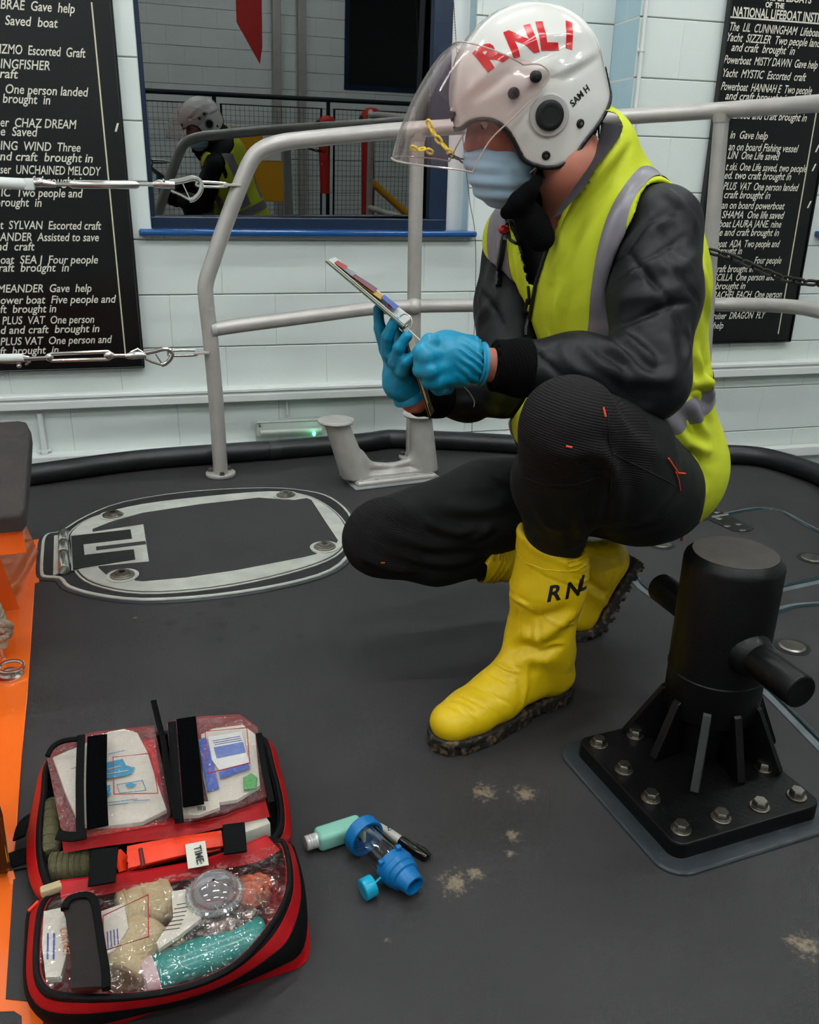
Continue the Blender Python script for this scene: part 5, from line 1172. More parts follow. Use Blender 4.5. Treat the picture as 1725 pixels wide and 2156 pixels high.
BF = [([(1064, 1243), (1085, 1262), (1115, 1277)], .004, .0035), ([(1095, 1340), (1130, 1345), (1170, 1320), (1215, 1290)], .009, .013), ([(1100, 1290), (1150, 1300), (1215, 1280)], -.006, .012), ([(1075, 1370), (1110, 1360), (1150, 1375), (1190, 1355)], -.008, .010), ([(1125, 1310), (1130, 1345), (1137, 1370)], .004, .004), ([(1137, 1371), (1165, 1360), (1192, 1354)], .004, .004), ([(1085, 1400), (1120, 1385), (1160, 1395)], .006, .012),
      ([(1042, 1392), (1065, 1408), (1095, 1415)], .003, .003), ([(1020, 1412), (1050, 1428), (1085, 1445)], -.003, .003), ([(992, 1440), (1030, 1460), (1080, 1485)], -.003, .003), ([(965, 1462), (1010, 1482), (1055, 1508)], -.0025, .003), ([(1105, 1400), (1108, 1440), (1102, 1480), (1090, 1510)], .0035, .006), ([(945, 1480), (980, 1490), (1010, 1520)], .002, .004)]
b1 = sdf_part('boot', f_boot, (.37, 1.2, .0), (.82, 1.52, .40), .0038, M_boot, per, disp=d_boot, fold=BF)
sdf_part('sole', f_sole, (.36, 1.2, -.01), (.82, 1.53, .045), .0035, M_sole, b1, disp=d_sole)
for k in range(3): seam('moulded_rib', [(1196+k, 1183+k*10), (1215+k, 1178+k*11), (1236-k, 1166+k*11)], [b1], .0026, M_boot, b1, lift=-.0004)
seam('cuff_line', [(1090, 1166), (1105, 1184), (1145, 1199), (1195, 1203)], [b1], .0010, M_boot, b1, lift=.0002)
for ch, x, y, sz in (('R', 1150, 1267, .041), ('N', 1188, 1261, .042), ('L', 1217, 1246, .042)):
    wrap_text('lettering', [(ch, 0, 0, sz, 1.05, .3, .0012)], stick([(x, y)], [b1], 0)[0][0], _r*.97+_u*.2, _u*.97-_r*.15, b1, M_blkl, b1, lift=.0008)
# right boot, up on its toes
RB, RH = V3(.865, 1.665, .045), J(1288, 1185, 1.685); RA = J(1243, 1188, 1.685); RC = J(1012, 1166, 1.705)
sd = RH-RB; sdL = np.linalg.norm(sd); sd /= sdL; sn = V3(sd[2], 0, -sd[0]); sn /= np.linalg.norm(sn); sw = np.cross(sd, sn)
def f_rb(P):
    d = chain(P, [RB+V3(-.085, 0, -.005), RB, RB+sd*.08-sn*.01, RH-sn*.012], [.036, .044, .043, .044], .02)
    d = smin(d, chain(P, [RH-sn*.02, RA, RA*.5+RC*.5, RC], [.044, .053, .059, .063], .03), .03)
    d = smin(d, cap(P, RA+V3(-.02, 0, 0), RB+sd*.05-sn*.03, .046, .04), .03)
    d = smax(d, (P-RB)@sn-.034, .004); d = np.maximum(d, .008-P[:, 2])
    n = RC-RA; n = n/np.linalg.norm(n); d = np.maximum(d, (P-RC)@(n+V3(0, 0, .35))/1.05-.004); return d
def d_rb(P, N):
    n = (RC-RA)/np.linalg.norm(RC-RA); h = (P-RC)@(n+V3(0, 0, .35)); o = np.zeros(len(P))
    for k in (.028, .04, .052): o += .0035*np.exp(-((h+k)/.003)**2)*(N@V3(.1, -1, .4) > .2)
    return o+noise(P, 18, 6)*.004-.006*np.exp(-((((P-RB)@sd)-.075)/.01)**2)*(((P-RB)@sn) < .0)+.004*np.exp(-((((P-RB)@sd)-.055)/.01)**2)
b2 = sdf_part('boot', f_rb, (.62, 1.56, 0), (1.08, 1.8, .36), .0045, M_boot, per, disp=d_rb)
for k in range(3): seam('moulded_rib', [(1041+k*13, 1132), (1040+k*13, 1155), (1037+k*13, 1180)], [b2], .003, M_boot, b2, lift=-.0004)
def f_rs(P):
    q = P-RB; a = q@sd; b = q@sn; c = q@sw
    d = np.maximum(np.maximum(np.abs(b-.042)-.012, np.abs(c)-.047+.012*np.clip((a-.02)/.1, 0, 1)), np.maximum(a-sdL-.04, -a-.012))
    t = rbox(P, RB+V3(-.05, 0, -.033), (.06, .045, .011), .008); e = chain(P, [RB+sn*.036, RB+V3(0, 0, -.034), RB+V3(-.03, 0, -.034)], [.014, .012, .01], .02, ((0, 1, 0), 3)); return smin(smin(d, t, .01), e, .01)
def d_rs(P, N):
    a = (P-RB)@sd; return ((np.sin(a*230) > -.1)*.009*(N@sn > .2))
sdf_part('sole', f_rs, (.7, 1.58, -.02), (1.12, 1.78, .3), .004, M_sole, b2, disp=d_rs)
# ---- helmet
PROF = [(-.060, .117), (-.02, .131), (.03, .128), (.075, .108), (.11, .075), (.131, .035), (.143, -.002), (.148, -.018), (.138, -.024), (.12, -.016), (.1, -.018), (.082, -.03), (.07, -.05), (.063, -.078), (.057, -.1), (.045, -.113), (.022, -.127), (-.004, -.131), (-.03, -.124), (-.055, -.108), (-.085, -.093), (-.12, -.073), (-.138, -.055), (-.143, -.03), (-.142, .01), (-.13, .055), (-.1, .095)]
def inner(f, s, u, P, g=0): return elli(P, hd(-.002, 0, .012), (.128-g, .103-g, .104-g), HA)
def f_outer(P):
    f, s, u = HL3(P)
    d = elli(P, hd(.0, 0, .008), (.141, .118, .124), HA)
    lo = np.maximum(np.sqrt((f/.139)**2+(s/.119)**2)-1, 0)  # straight side walls below the widest line
    side = (np.sqrt((f/.141)**2+(s/.117)**2)-1)*.12; side = side+np.clip(-u-.06, 0, 1)*.12
    d = np.where(u < .008, smax(side, d*0+(-.5), .0), d)
    return d
PRb = [(p[0], p[1]) for p in smooth_path([(a, b) for a, b in PROF], 3, True)]
def f_helm(P):
    f, s, u = HL3(P); o = f_outer(P); p2 = poly2(f, u, PRb); d = smax(o, p2, .006)
    i = np.where(u < .008, (np.sqrt((f/.127)**2+(s/.104)**2)-1)*.11+np.clip(-u-.06, 0, 1)*.1, elli(P, hd(0, 0, .006), (.127, .104, .11), HA))
    return np.maximum(d, -i)
def d_helm(P, N):
    f, s, u = HL3(P); o = np.zeros(len(P)); sd_ = np.clip(np.abs(s)*14-.45, 0, 1)
    def line(a, b, w, h):   # moulded crease across the side of the shell
        a = np.array(a); b = np.array(b); ba = b-a; t = np.clip(((f-a[0])*ba[0]+(u-a[1])*ba[1])/(ba@ba), 0, 1); dx = f-a[0]-ba[0]*t; dy = u-a[1]-ba[1]*t; nx = (-ba[1]*dx+ba[0]*dy)/np.linalg.norm(ba); dd = np.hypot(dx, dy)
        return 1.9*h*np.exp(-(dd/w)**2)*np.sin(np.clip(t, .02, .98)*pi)**.4
    o += line((.12, .03), (.05, .06), .008, .0022)+line((.05, .06), (-.02, .072), .008, .0024)+line((-.02, .072), (-.1, .05), .008, .0022)
    o -= line((.11, .015), (.04, .04), .008, .0022)+line((.04, .04), (-.06, .045), .010, .002)
    o += line((-.03, .012), (-.13, .02), .007, .0018)-line((-.03, -.002), (-.13, .005), .006, .0016)
    o += line((.045, .0), (-.01, .03), .010, .0022)-line((.0, -.0), (-.03, .015), .008, .0015)
    return o*sd_+.001*np.exp(-((s)/.02)**2)*(u > .05)
hlo, hhi = hd(0, 0, 0)-.19, hd(0, 0, 0)+.19
hm = sdf_part('helmet', f_helm, hlo, hhi, .0042, M_helm, per, disp=d_helm)
def f_rim(P):
    f, s, u = HL3(P); p2 = poly2(f, u, PRb); sh = np.abs(np.where(u < .008, (np.sqrt((f/.134)**2+(s/.111)**2)-1)*.115+np.clip(-u-.06, 0, 1)*.11, elli(P, hd(0, 0, .007), (.134, .111, .117), HA)))-.0095
    low = np.maximum(u-.0+.012-.25*0, 0)
    o = f_outer(P); i = np.where(u < .008, (np.sqrt((f/.127)**2+(s/.104)**2)-1)*.11+np.clip(-u-.06, 0, 1)*.1, elli(P, hd(0, 0, .006), (.127, .104, .11), HA)); return np.maximum(np.maximum(np.maximum(o-.0022, -i-.002), np.abs(p2)-.0036), np.maximum(u+.015-.16*np.maximum(f, 0), -1))
sdf_part('edge_trim', f_rim, hlo, hhi, .0032, M_trim, hm)
def f_liner(P):
    f, s, u = HL3(P); i = elli(P, hd(0, 0, .006), (.125, .102, .108), HA); o = elli(P, hd(-.01, 0, .004), (.1, .082, .104), HA); return np.maximum(np.maximum(i, -o), -.02-u-.3*np.maximum(-f, 0))
sdf_part('liner', f_liner, hlo, hhi, .006, M_fleece, hm)
# ear port, knobs, screws on both sides
def onside(f, u, sgn):
    from mathutils import Vector as Vv
    b = bmesh.new(); b.from_mesh(hm.data); T = BVHTree.FromBMesh(b); b.free(); of = ORG[hm.name]
    p = hd(f, sgn*.3, u)-of; h = T.ray_cast(Vv([float(c) for c in p]), Vv([float(c) for c in -S_*sgn])); return (np.array(h[0])+of, np.array(h[1])) if h[0] is not None else (hd(f, sgn*.118, u), S_*sgn)
def pxfu(x, y):
    q = (stick([(x, y)], [hm], 0)[0][0]-O)@HA.T; return q[0], q[2]
for sg in (1, -1):
    p, n = onside(*pxfu(1157, 243), sg); n = S_*sg
    def disc(name, r, a, b, m, prof=None, pp=None, nn=None, k=36, par=None):
        c = pp if pp is not None else p; q = nn if nn is not None else n; mb = MB(); mb.lathe(c+q*a, c+q*b, prof or [(0, r), (.7, r), (1, r*.93)], k); return mb.build(name, m, par or hm)
    disc('ear_seat', .0345, -.004, .0015, mat('grey_seat', 'bdb9b4', .4), k=44)
    ep = disc('ear_port', .024, -.002, .009, M_trim, [(0, .0245), (.5, .0245), (.85, .023), (1, .019), (.9, .013)])
    mb = MB(); mb.cyl(p+n*.0, p+n*.0075, .0125, n=30); mb.build('port_mesh', mat('ear_mesh', '1a1212', .6, bump=.8, bscale=600), ep)
    for f, u, r in ((*pxfu(1127, 161), .0095), (*pxfu(1083, 196), .0095)):
        c, q = onside(f, u, sg); disc('visor_knob', r, .0, .012, M_trim, [(0, r), (.6, r), (.85, r*.85), (1, r*.4)], pp=c, nn=q, k=24)
    for f, u in (pxfu(1222, 260), pxfu(1150, 327)):
        c, q = onside(f, u, sg); sc_ = disc('screw', .007, -.001, .003, M_trim, [(0, .0075), (.7, .0075), (1, .006)], pp=c, nn=q, k=20); mb = MB(); mb.cyl(c+q*.003, c+q*.0036, .003, n=6); mb.build('screw_socket', M_steeld, sc_)
# ---- visor
C0 = [(.098, .108), (.125, .1), (.158, .08), (.2, .046), (.238, .006), (.266, -.032)]
C1 = [(.022, .042), (-.006, .032), (-.012, .008), (.045, -.022), (.108, -.048), (.152, -.086)]
nv, nt = 44, 24
c0 = smooth_path([(a, b) for a, b in C0], 5); c1 = smooth_path([(a, b) for a, b in C1], 5); nt = len(c0)
vv = []; ff = []
for i in range(nv+1):
    a = -pi/2+pi*i/nv; w = math.cos(a)**.75 if math.cos(a) > 1e-6 else 0; sx = math.sin(a)
    for k in range(nt):
        f = c1[k][0]+(c0[k][0]-c1[k][0])*w; u = c1[k][1]+(c0[k][1]-c1[k][1])*w**.9 if w > 0 else c1[k][1]
        s = math.copysign(abs(sx)**.85, sx)*(.1235+.004*(k/nt))
        vv.append(hd(f, s, u))
for i in range(nv):
    for k in range(nt-1): ff.append((i*nt+k, i*nt+k+1, (i+1)*nt+k+1, (i+1)*nt+k))
me = bpy.data.meshes.new('visor'); me.from_pydata([tuple(map(float, v)) for v in vv], [], ff); me.materials.append(M_visor); me.polygons.foreach_set('use_smooth', [True]*len(ff))
vz = link('visor', me, hm); so = vz.modifiers.new('thick', 'SOLIDIFY'); so.thickness = .0022
edge_ = [vv[i*nt+nt-1] for i in range(nv+1)]; m = MB(); m.tube(edge_, .0016, 8); edge2 = [vv[i*nt] for i in range(nv+1)]; m.tube(edge2, .0014, 8); m.tube([vv[k] for k in range(nt)], .0013, 8); m.tube([vv[nv*nt+k] for k in range(nt)], .0013, 8)
m.build('visor_rim', clear('visor_edge', 'e8dcd8', refl=.2, rough=.1, haze=.45, hazecol='f0dcd4'), hm)
# helmet lettering
ub = J(1040, 152, 1.3); 
for ch, x, y, ang, sz in (('R', 1024, 152, 27, .062), ('N', 1078, 120, 14, .064), ('L', 1137, 102, 6, .064), ('I', 1189, 97, -6, .064)):
    a = math.radians(ang); wrap_text('lettering', [(ch, 0, 0, sz, .96, -.08, .0030)], stick([(x, y)], [hm], 0)[0][0], _r*math.cos(a)+_u*math.sin(a), _u*math.cos(a)-_r*math.sin(a), hm, M_redl, hm, lift=.0008)
a = math.radians(47); wrap_text('lettering', [('SAM H', 0, 0, .0135, 1.15, 0, .0004)], stick([(1206, 226)], [hm], 0)[0][0], _r*math.cos(a)+_u*math.sin(a), _u*math.cos(a)-_r*math.sin(a), hm, M_blkl, hm, lift=.0006, fine=.003)
# ---- face mask
MC = hd(.074, 0, -.122)
def f_mask(P):
    d = elli(P, MC, (.07, .069, .067), HA); d = smin(d, cap(P, hd(.1, 0, -.06), hd(.125, 0, -.075), .012, .016), .03)
    f, s, u = HL3(P); d = smax(d, .038-f+.25*(u+.12), .004); return smax(d, u+.066+.12*np.abs(s), .004)
def d_mask(P, N):
    f, s, u = HL3(P); g = u-.35*(f-.1); return .0022*np.sin((g+.0)*230)*np.clip((.075-np.abs(s))*60, 0, 1)*np.clip((-.084-g)*150, 0, 1)*np.clip((g+.185)*80, 0, 1)
mk = sdf_part('face_mask', f_mask, MC-.12, MC+.12, .0035, M_mask, per, disp=d_mask)
for s in (1, -1):
    m = MB(); m.tube(smooth_path([hd(.05, s*.07, -.07), hd(.03, s*.082, -.06), hd(.0, s*.088, -.055), hd(.0, s*.088, -.09), hd(.03, s*.08, -.12), hd(.045, s*.068, -.13)], 5), .0014, 6); m.build('ear_loop', M_masks, mk)
m = MB(); m.tube(smooth_path([hd(.045, .07, -.14), hd(.02, .075, -.15), hd(.0, .07, -.165)], 4), 1, 8, flat=(.016, .002)); m.tube(smooth_path([hd(-.0, .085, -.125), hd(-.0, .075, -.15), hd(.01, .05, -.175), hd(.01, 0, -.18)], 4), 1, 8, flat=(.018, .003)); m.build('chin_strap', M_zip, hm)
# ---- gloved hands
def fingers(P, L, k=.007):
    d = None
    for pts, rs in L:
        e = chain(P, pts, rs, .004); d = e if d is None else smin(d, e, k)
    return d
h1 = [([J(948, 722, 1.37), J(905, 722, 1.345), J(886, 742, 1.335), J(883, 768, 1.35)], [.018, .0145, .0125, .0105]),
      ([J(940, 745, 1.355), J(898, 752, 1.325), J(886, 778, 1.33), J(900, 792, 1.36)], [.018, .0145, .0125, .0105]),
      ([J(942, 770, 1.345), J(906, 780, 1.32), J(904, 802, 1.33), J(920, 808, 1.36)], [.018, .014, .0125, .0105]),
      ([J(950, 790, 1.345), J(920, 802, 1.325), J(925, 818, 1.34), J(944, 818, 1.365)], [.017, .013, .0115, .0095]),
      ([J(990, 730, 1.385), J(950, 722, 1.41), J(908, 742, 1.405), J(884, 768, 1.385)], [.02, .0155, .0125, .0105])]
def f_gl(P):
    d = elli(P, J(952, 762, 1.36), (.045, .027, .041), np.stack([_r*math.cos(.05)+_u*math.sin(.05), _fw, _u])); d = smin(d, cap(P, J(945, 748, 1.36), J(1010, 764, 1.36), .036, .0315), .02); d = smin(d, cap(P, J(930, 728, 1.37), J(990, 738, 1.37), .016, .02), .02)
    d = smin(d, fingers(P, h1), .008); d = np.maximum(d, (P-J(1013, 766, 1.36))@(_r)); return d
def d_gl(P, N):
    q = (P-J(960, 765, 1.36)); a = q@_r; b = q@_u; return .0019*np.sin((a*.6+b)*420+2.5*noise(P, 50, 1))*np.clip((a+.005)*40, 0, 1)*np.clip(1-(b-.01)*20, 0, 1)+.0014*np.exp(-((a-.036)/.002)**2)+noise(P, 55, 2)*.0008
gl = sdf_part('glove', f_gl, J(950, 765, 1.36)-.095, J(950, 765, 1.36)+.095, .0024, M_glove, per, disp=d_gl)
m = MB(); m.lathe(J(1004, 765, 1.36), J(1016, 766, 1.36), [(0, .033), (.3, .0355), (.6, .0345), (1, .0365), (.95, .034)], 36, cap=False); m.build('glove_cuff', M_glove, gl)
h2 = [([J(828, 772, 1.50), J(812, 735, 1.51), J(800, 692, 1.515), J(796, 652, 1.515)], [.014, .0115, .0105, .0088]),
      ([J(838, 780, 1.49), J(818, 742, 1.475), J(816, 708, 1.46), J(831, 676, 1.45)], [.014, .012, .0108, .0088]),
      ([J(846, 790, 1.48), J(832, 762, 1.455), J(840, 732, 1.44), J(857, 708, 1.435)], [.014, .0115, .0105, .0088]),
      ([J(854, 800, 1.475), J(846, 782, 1.45), J(855, 762, 1.435), J(870, 748, 1.43)], [.013, .0108, .0098, .0082]),
      ([J(850, 800, 1.515), J(846, 750, 1.545), J(842, 700, 1.555), J(840, 660, 1.55)], [.018, .014, .012, .0095])]
def f_gr(P):
    d = elli(P, J(842, 792, 1.495), (.027, .027, .042), np.stack([_r*.94-_u*.34, _fw, _u*.94+_r*.34])); d = smin(d, cap(P, J(842, 790, 1.495), J(862, 828, 1.5), .027, .0265), .02)
    d = smin(d, fingers(P, h2, .0055), .008); n = WR-J(842, 770, 1.49); n /= np.linalg.norm(n); return np.maximum(d, (P-J(862, 830, 1.5))@n)
gr2 = sdf_part('glove', f_gr, J(845, 740, 1.49)-V3(.09, .1, .125), J(845, 740, 1.49)+V3(.09, .1, .12), .0024, M_glove, per, disp=lambda P, N: noise(P, 60, 4)*.001)
n = WR-J(842, 770, 1.49); n /= np.linalg.norm(n); c = J(861, 829, 1.5); m = MB(); m.lathe(c-n*.004, c+n*.008, [(0, .027), (.4, .031), (1, .032), (.95, .03)], 30, cap=False); m.build('glove_cuff', M_glove, gr2)
# ---- ring-bound cards held in the hands
cb = thing('ring_bound_cards', 'ring-bound casualty cards held open edge-on in the blue-gloved hands', 'booklet', J(850, 685, 1.45))
M_card = mat('card_cream', 'c9c6b4', .5); M_cover = mat('card_cover', '5e6a58', .4); M_brown = mat('card_cover_brown', '6b4a42', .45)
def sheet(name, pa, pb, da, db, y0, y1, th, m, nrm=None):
    a, b = J(*pa, y0), J(*pb, y0); a2, b2 = J(pa[0]+da[0], pa[1]+da[1], y1), J(pb[0]+db[0], pb[1]+db[1], y1)
    nn = np.cross(b-a, a2-a); nn /= np.linalg.norm(nn); nn = nn if nn[2] > 0 else -nn
    mb = MB(); mb.smooth = False; mb.prism([a, b, b2, a2], nn*th, bev=.0006); return mb.build(name, m, cb)
sheet('front_cover', (684, 551), (848, 690), (13, -6), (16, -14), 1.44, 1.54, .0016, M_cover)
sheet('card', (687, 549), (850, 687), (13, -6), (16, -14), 1.442, 1.538, .0016, M_card)
cp = sheet('card', (692, 548), (851, 683), (13, -6), (16, -14), 1.444, 1.536, .0012, M_white)
for (p, q, c) in (((702, 556), (722, 571), 'a8372f'), ((722, 571), (740, 585), '8d8c93'), ((740, 585), (785, 618), '7a3c5a'), ((744, 592), (800, 634), 'd7a41c'), ((800, 628), (830, 655), '4b62b4'), ((812, 645), (820, 652), 'd86a78')):
    pts = [J(*p, 1.447), J(*q, 1.447), J(q[0]+9, q[1]-7, 1.50), J(p[0]+7, p[1]-5, 1.50)]; nn = np.cross(pts[1]-pts[0], pts[3]-pts[0]); nn /= np.linalg.norm(nn); nn = nn if nn[2] > 0 else -nn
    m = MB(); m.smooth = False; m.prism([x+nn*.0026 for x in pts], nn*.0004); m.build('printed_panel', mat('print_'+c, c, .4), cp)
sheet('card', (847, 694), (904, 884), (10, -8), (8, -22), 1.44, 1.54, .0014, M_brown)
sheet('card', (850, 694), (900, 850), (12, -8), (10, -12), 1.442, 1.538, .0016, M_card)
sheet('card', (876, 780), (906, 876), (8, -8), (10, -12), 1.442, 1.538, .0016, mat('card_gold', 'b79a4a', .5))
sheet('back_cover', (882, 786), (909, 872), (8, -8), (10, -12), 1.442, 1.538, .0014, mat('card_dark', '3a3428', .5))
for yy_ in (1.455, 1.475):
    c = J(853, 680, yy_); m = MB(); m.tube([c+(_r*math.cos(a)*.0125+_u*math.sin(a)*.015) for a in np.linspace(0, 2*pi, 28, endpoint=False)], .0013, 8, closed=True); m.build('ring', M_steel, cb)
st = thing('white_string', 'thin white string stretched from the card ring to the near gloved hand', 'string', J(880, 715, 1.43))
m = MB(); m.tube(smooth_path([J(857, 690, 1.455), J(876, 708, 1.42), J(892, 722, 1.40)], 5), .0009, 6); m.tube(smooth_path([J(978, 815, 1.39), J(990, 828, 1.395), J(999, 845, 1.40), J(998, 857, 1.40)], 5), .0008, 6); m.build('string', M_white, st)
# ================================================================= FIRST AID BAG
M_bagr = mat('red_bag_vinyl', 'b80a14', .45, var=.15, vscale=14, bump=.35, bscale=40, bdist=.003, spec=.35)
M_bagn = mat('red_bag_nylon', '9c0812', .65, spec=.25, var=.12, vscale=20, bump=.4, bscale=300, bdist=.0008)
M_web = mat('black_webbing', '060607', .8, spec=.15, bump=.5, bscale=500, bdist=.001)
M_velc = mat('black_velcro', '030304', .95, spec=.05, bump=.9, bscale=900, bdist=.0015)
M_zipb = mat('black_zip_tape', '070708', .6, spec=.2, bump=.5, bscale=700, bdist=.0008)
M_pvc = clear('clear_pvc', 'fbf8f7', refl=.035, rough=.05, f0=1.4, bump=.9, bscale=26, haze=.012, bdist=.03)
M_pvc2 = clear('clear_pvc_crinkled', 'f8f4f3', refl=.04, rough=.06, f0=1.42, bump=1.0, bscale=60, haze=.025, bdist=.03)
M_cream = mat('cream_bandage', 'bda982', .9, var=.12, vscale=40, bump=.7, bscale=220, bdist=.0015)
M_paper = mat('white_packet_paper', 'd6d0c2', .5, var=.06, vscale=20, bump=.2, bscale=40)
M_teal = mat('teal_burn_dressing', '128880', .35, var=.15, vscale=25, coat=.3, bump=.2, bscale=50)
M_khaki = mat('khaki_bandage', '5d573c', .9, var=.25, vscale=30, bump=.8, bscale=180, bdist=.002)
M_orst = mat('orange_strap_nylon', 'f03a12', .5, var=.15, vscale=30, bump=.4, bscale=200, bdist=.001)
M_thr = mat('red_thread', 'c01c30', .6); M_blup = mat('blue_print', '2a4fae', .4); M_cyp = mat('cyan_print', '1c8fb8', .4); M_orp = mat('orange_print', 'd87433', .5)
B_ = lambda x, y, z: W(x, y, z=z)
bag = thing('first_aid_bag', 'red and black first aid bag lying open on deck with clear pouches of dressings', 'bag', (-.05, 1.02, 0))
def loft(rings, closed_top=False, closed_bot=True):
    m = MB(); n = len(rings[0]); vs = [p for r in rings for p in r]; fs = []; mi = []
    b = 0; m.v = [tuple(float(c) for c in p) for p in vs]
    return m, n
def tub(rim_px, zr, base_px, name, par, bands, inset=.006, floor_z=.012, bulge=.010):
    """soft bag half: outer wall from rim to floor in coloured bands, with an inner lining"""
    R0 = [np.array(p) for p in smooth_path([B_(x, y, zr) for x, y in rim_px], 4, True)]; R1 = [np.array(p) for p in smooth_path([B_(x, y, .002) for x, y in base_px], 4, True)]
    # resample both by angle about the centre so the wall does not twist
    def res(P, c, n=96):
        a = np.array([math.atan2(p[1]-c[1], p[0]-c[0]) for p in P]); o = np.argsort(a); a = a[o]; Q = np.array(P)[o]
        g = np.linspace(-pi, pi, n, endpoint=False); aa = np.concatenate([a-2*pi, a, a+2*pi]); QQ = np.concatenate([Q, Q, Q]); return np.stack([np.interp(g, aa, QQ[:, i]) for i in range(3)], 1)
    c = np.mean(R0, 0); A = res(R0, c); B = res(R1, np.mean(R1, 0)); n = len(A); bands_t = [0]+[b[0] for b in bands]
    ctr = c[:2]
    def ring(t, out=0):
        P = A*(1-t)+B*t; d = P[:, :2]-ctr; d /= np.linalg.norm(d, axis=1)[:, None]; P = P.copy(); P[:, :2] += d*(bulge*math.sin(pi*min(t*1.15, 1))+out); return P
    objs = []
    for k, (t1, mm, nm, lift) in enumerate(bands):
        t0 = bands_t[k]; m = MB(); S = 5; rr = [ring(t0+(t1-t0)*i/S, lift) for i in range(S+1)]
        rr = [ring(t0, -.002)]+rr+[ring(t1, -.002)]
        vs = np.concatenate(rr); fs = [(i*n+j, i*n+(j+1) % n, (i+1)*n+(j+1) % n, (i+1)*n+j) for i in range(len(rr)-1) for j in range(n)]; m.add(vs, fs); objs.append(m.build(nm, mm, par))
    m = MB(); inn = [ring(0, -inset*.0), ring(0, -inset), ring(.5, -inset-bulge), ring(.85, -inset-bulge*1.2)]
    inn[-1][:, 2] = floor_z; vs = np.concatenate(inn); fs = [(i*n+j, i*n+(j+1) % n, (i+1)*n+(j+1) % n, (i+1)*n+j) for i in range(len(inn)-1) for j in range(n)]; fs.append(tuple(3*n+j for j in range(n))); m.add(vs, fs); m.build('lining', M_bagn if name == 'front' else M_web, par)
    m = MB(); m.tube(list(ring(0)), .0042, 8, closed=True); m.build('zip_edge', M_zipb, par); return ring
rimF = [(92, 1900), (80, 1950), (76, 2035), (88, 2076), (122, 2095), (220, 2100), (330, 2092), (430, 2066), (500, 2028), (552, 1975), (594, 1912), (610, 1860), (606, 1800), (588, 1768), (540, 1782), (400, 1820), (250, 1850), (125, 1878)]
basF = [(60, 1930), (62, 2010), (66, 2100), (90, 2150), (140, 2178), (230, 2165), (330, 2130), (470, 2088), (590, 2052), (635, 2034), (652, 2008), (652, 1960), (640, 1900), (625, 1840), (612, 1800), (500, 1840), (300, 1880), (120, 1915)]
ringF = tub(rimF, .075, basF, 'front', bag, [(.10, M_zipb, 'zip_band', 0), (.30, M_bagn, 'red_piping', .001), (.70, M_web, 'webbing_band', .0025), (1.0, M_bagr, 'lower_panel', 0)])
rimR = [(112, 1590), (92, 1680), (84, 1770), (96, 1845), (125, 1872), (250, 1846), (400, 1815), (540, 1775), (584, 1758), (592, 1700), (572, 1610), (545, 1548), (420, 1535), (250, 1560)]
basR = [(92, 1640), (66, 1730), (60, 1830), (84, 1895), (130, 1905), (300, 1878), (500, 1835), (600, 1795), (606, 1740), (590, 1650), (560, 1570), (420, 1570), (250, 1590), (130, 1605)]
ringR = tub(rimR, .07, basR, 'rear', bag, [(.12, M_zipb, 'zip_band', 0), (.85, M_bagr, 'side_panel', .001), (1.0, M_web, 'base_panel', .001)])
# red walls: back wall of the near half, pocket bar of the far half
ribbon('dividing_wall', [B_(124, 1857, .088), B_(250, 1842, .089), B_(400, 1818, .09), B_(480, 1795, .09), B_(545, 1768, .09), B_(562, 1760, .088)], [B_(130, 1900, .072), B_(260, 1876, .072), B_(400, 1850, .072), B_(460, 1832, .072), B_(540, 1815, .072), B_(590, 1790, .07)], .01, M_bagr, bag)
ribbon('pocket_bar', [B_(130, 1766, .1), B_(220, 1748, .102), B_(330, 1735, .1), B_(410, 1722, .096), B_(480, 1705, .1), B_(560, 1688, .104)], [B_(134, 1796, .084), B_(220, 1782, .084), B_(330, 1768, .084), B_(400, 1758, .083), B_(470, 1742, .084), B_(568, 1720, .086)], .01, M_bagr, bag, push=(0, .012, -.002))
# clear window over the near half
def sheet_grid(name, quad, zf, m, par, nx=26, ny=16, amp=.003, seed=1):
    """quad of photo points (tl, tr, br, bl) + height function -> softly rippled clear sheet"""
    vs = []; fs = []
    for j in range(ny+1):
        for i in range(nx+1):
            u, v = i/nx, j/ny; a = np.array(quad[0])*(1-u)+np.array(quad[1])*u; b = np.array(quad[3])*(1-u)+np.array(quad[2])*u; q = a*(1-v)+b*v; vs.append(W(q[0], q[1], z=zf(u, v)))
    V = np.array(vs); w = np.array([min(1, 5*min(i/nx, 1-i/nx, j/ny, 1-j/ny)) for j in range(ny+1) for i in range(nx+1)]); V[:, 2] += (noise(V, 38, seed)*amp+noise(V, 90, seed+2)*amp*.5)*(.25+.75*w)
    fs = [(j*(nx+1)+i, j*(nx+1)+i+1, (j+1)*(nx+1)+i+1, (j+1)*(nx+1)+i) for j in range(ny) for i in range(nx)]; mb = MB(); mb.add(V, fs); o = mb.build(name, m, par, auto=None); return o
P0r = ringF(0, -.004); mm = MB(); cc_ = P0r.mean(0); rings_ = [cc_+(P0r-cc_)*t for t in (1, .93, .85, .75, .64, .52, .4, .28, .15)]
for k, t in enumerate((1, .93, .85, .75, .64, .52, .4, .28, .15)): rings_[k] = rings_[k].copy(); rings_[k][:, 2] = .075+.017*(1-t**3)+noise(rings_[k], 42, 5)*.004*min(1, (1-t)*6)
n_ = len(P0r); vs = np.concatenate(rings_+[np.array([[cc_[0], cc_[1], .093]])]); fs = [(i*n_+j, i*n_+(j+1) % n_, (i+1)*n_+(j+1) % n_, (i+1)*n_+j) for i in range(len(rings_)-1) for j in range(n_)]+[((len(rings_)-1)*n_+j, (len(rings_)-1)*n_+(j+1) % n_, len(rings_)*n_) for j in range(n_)]
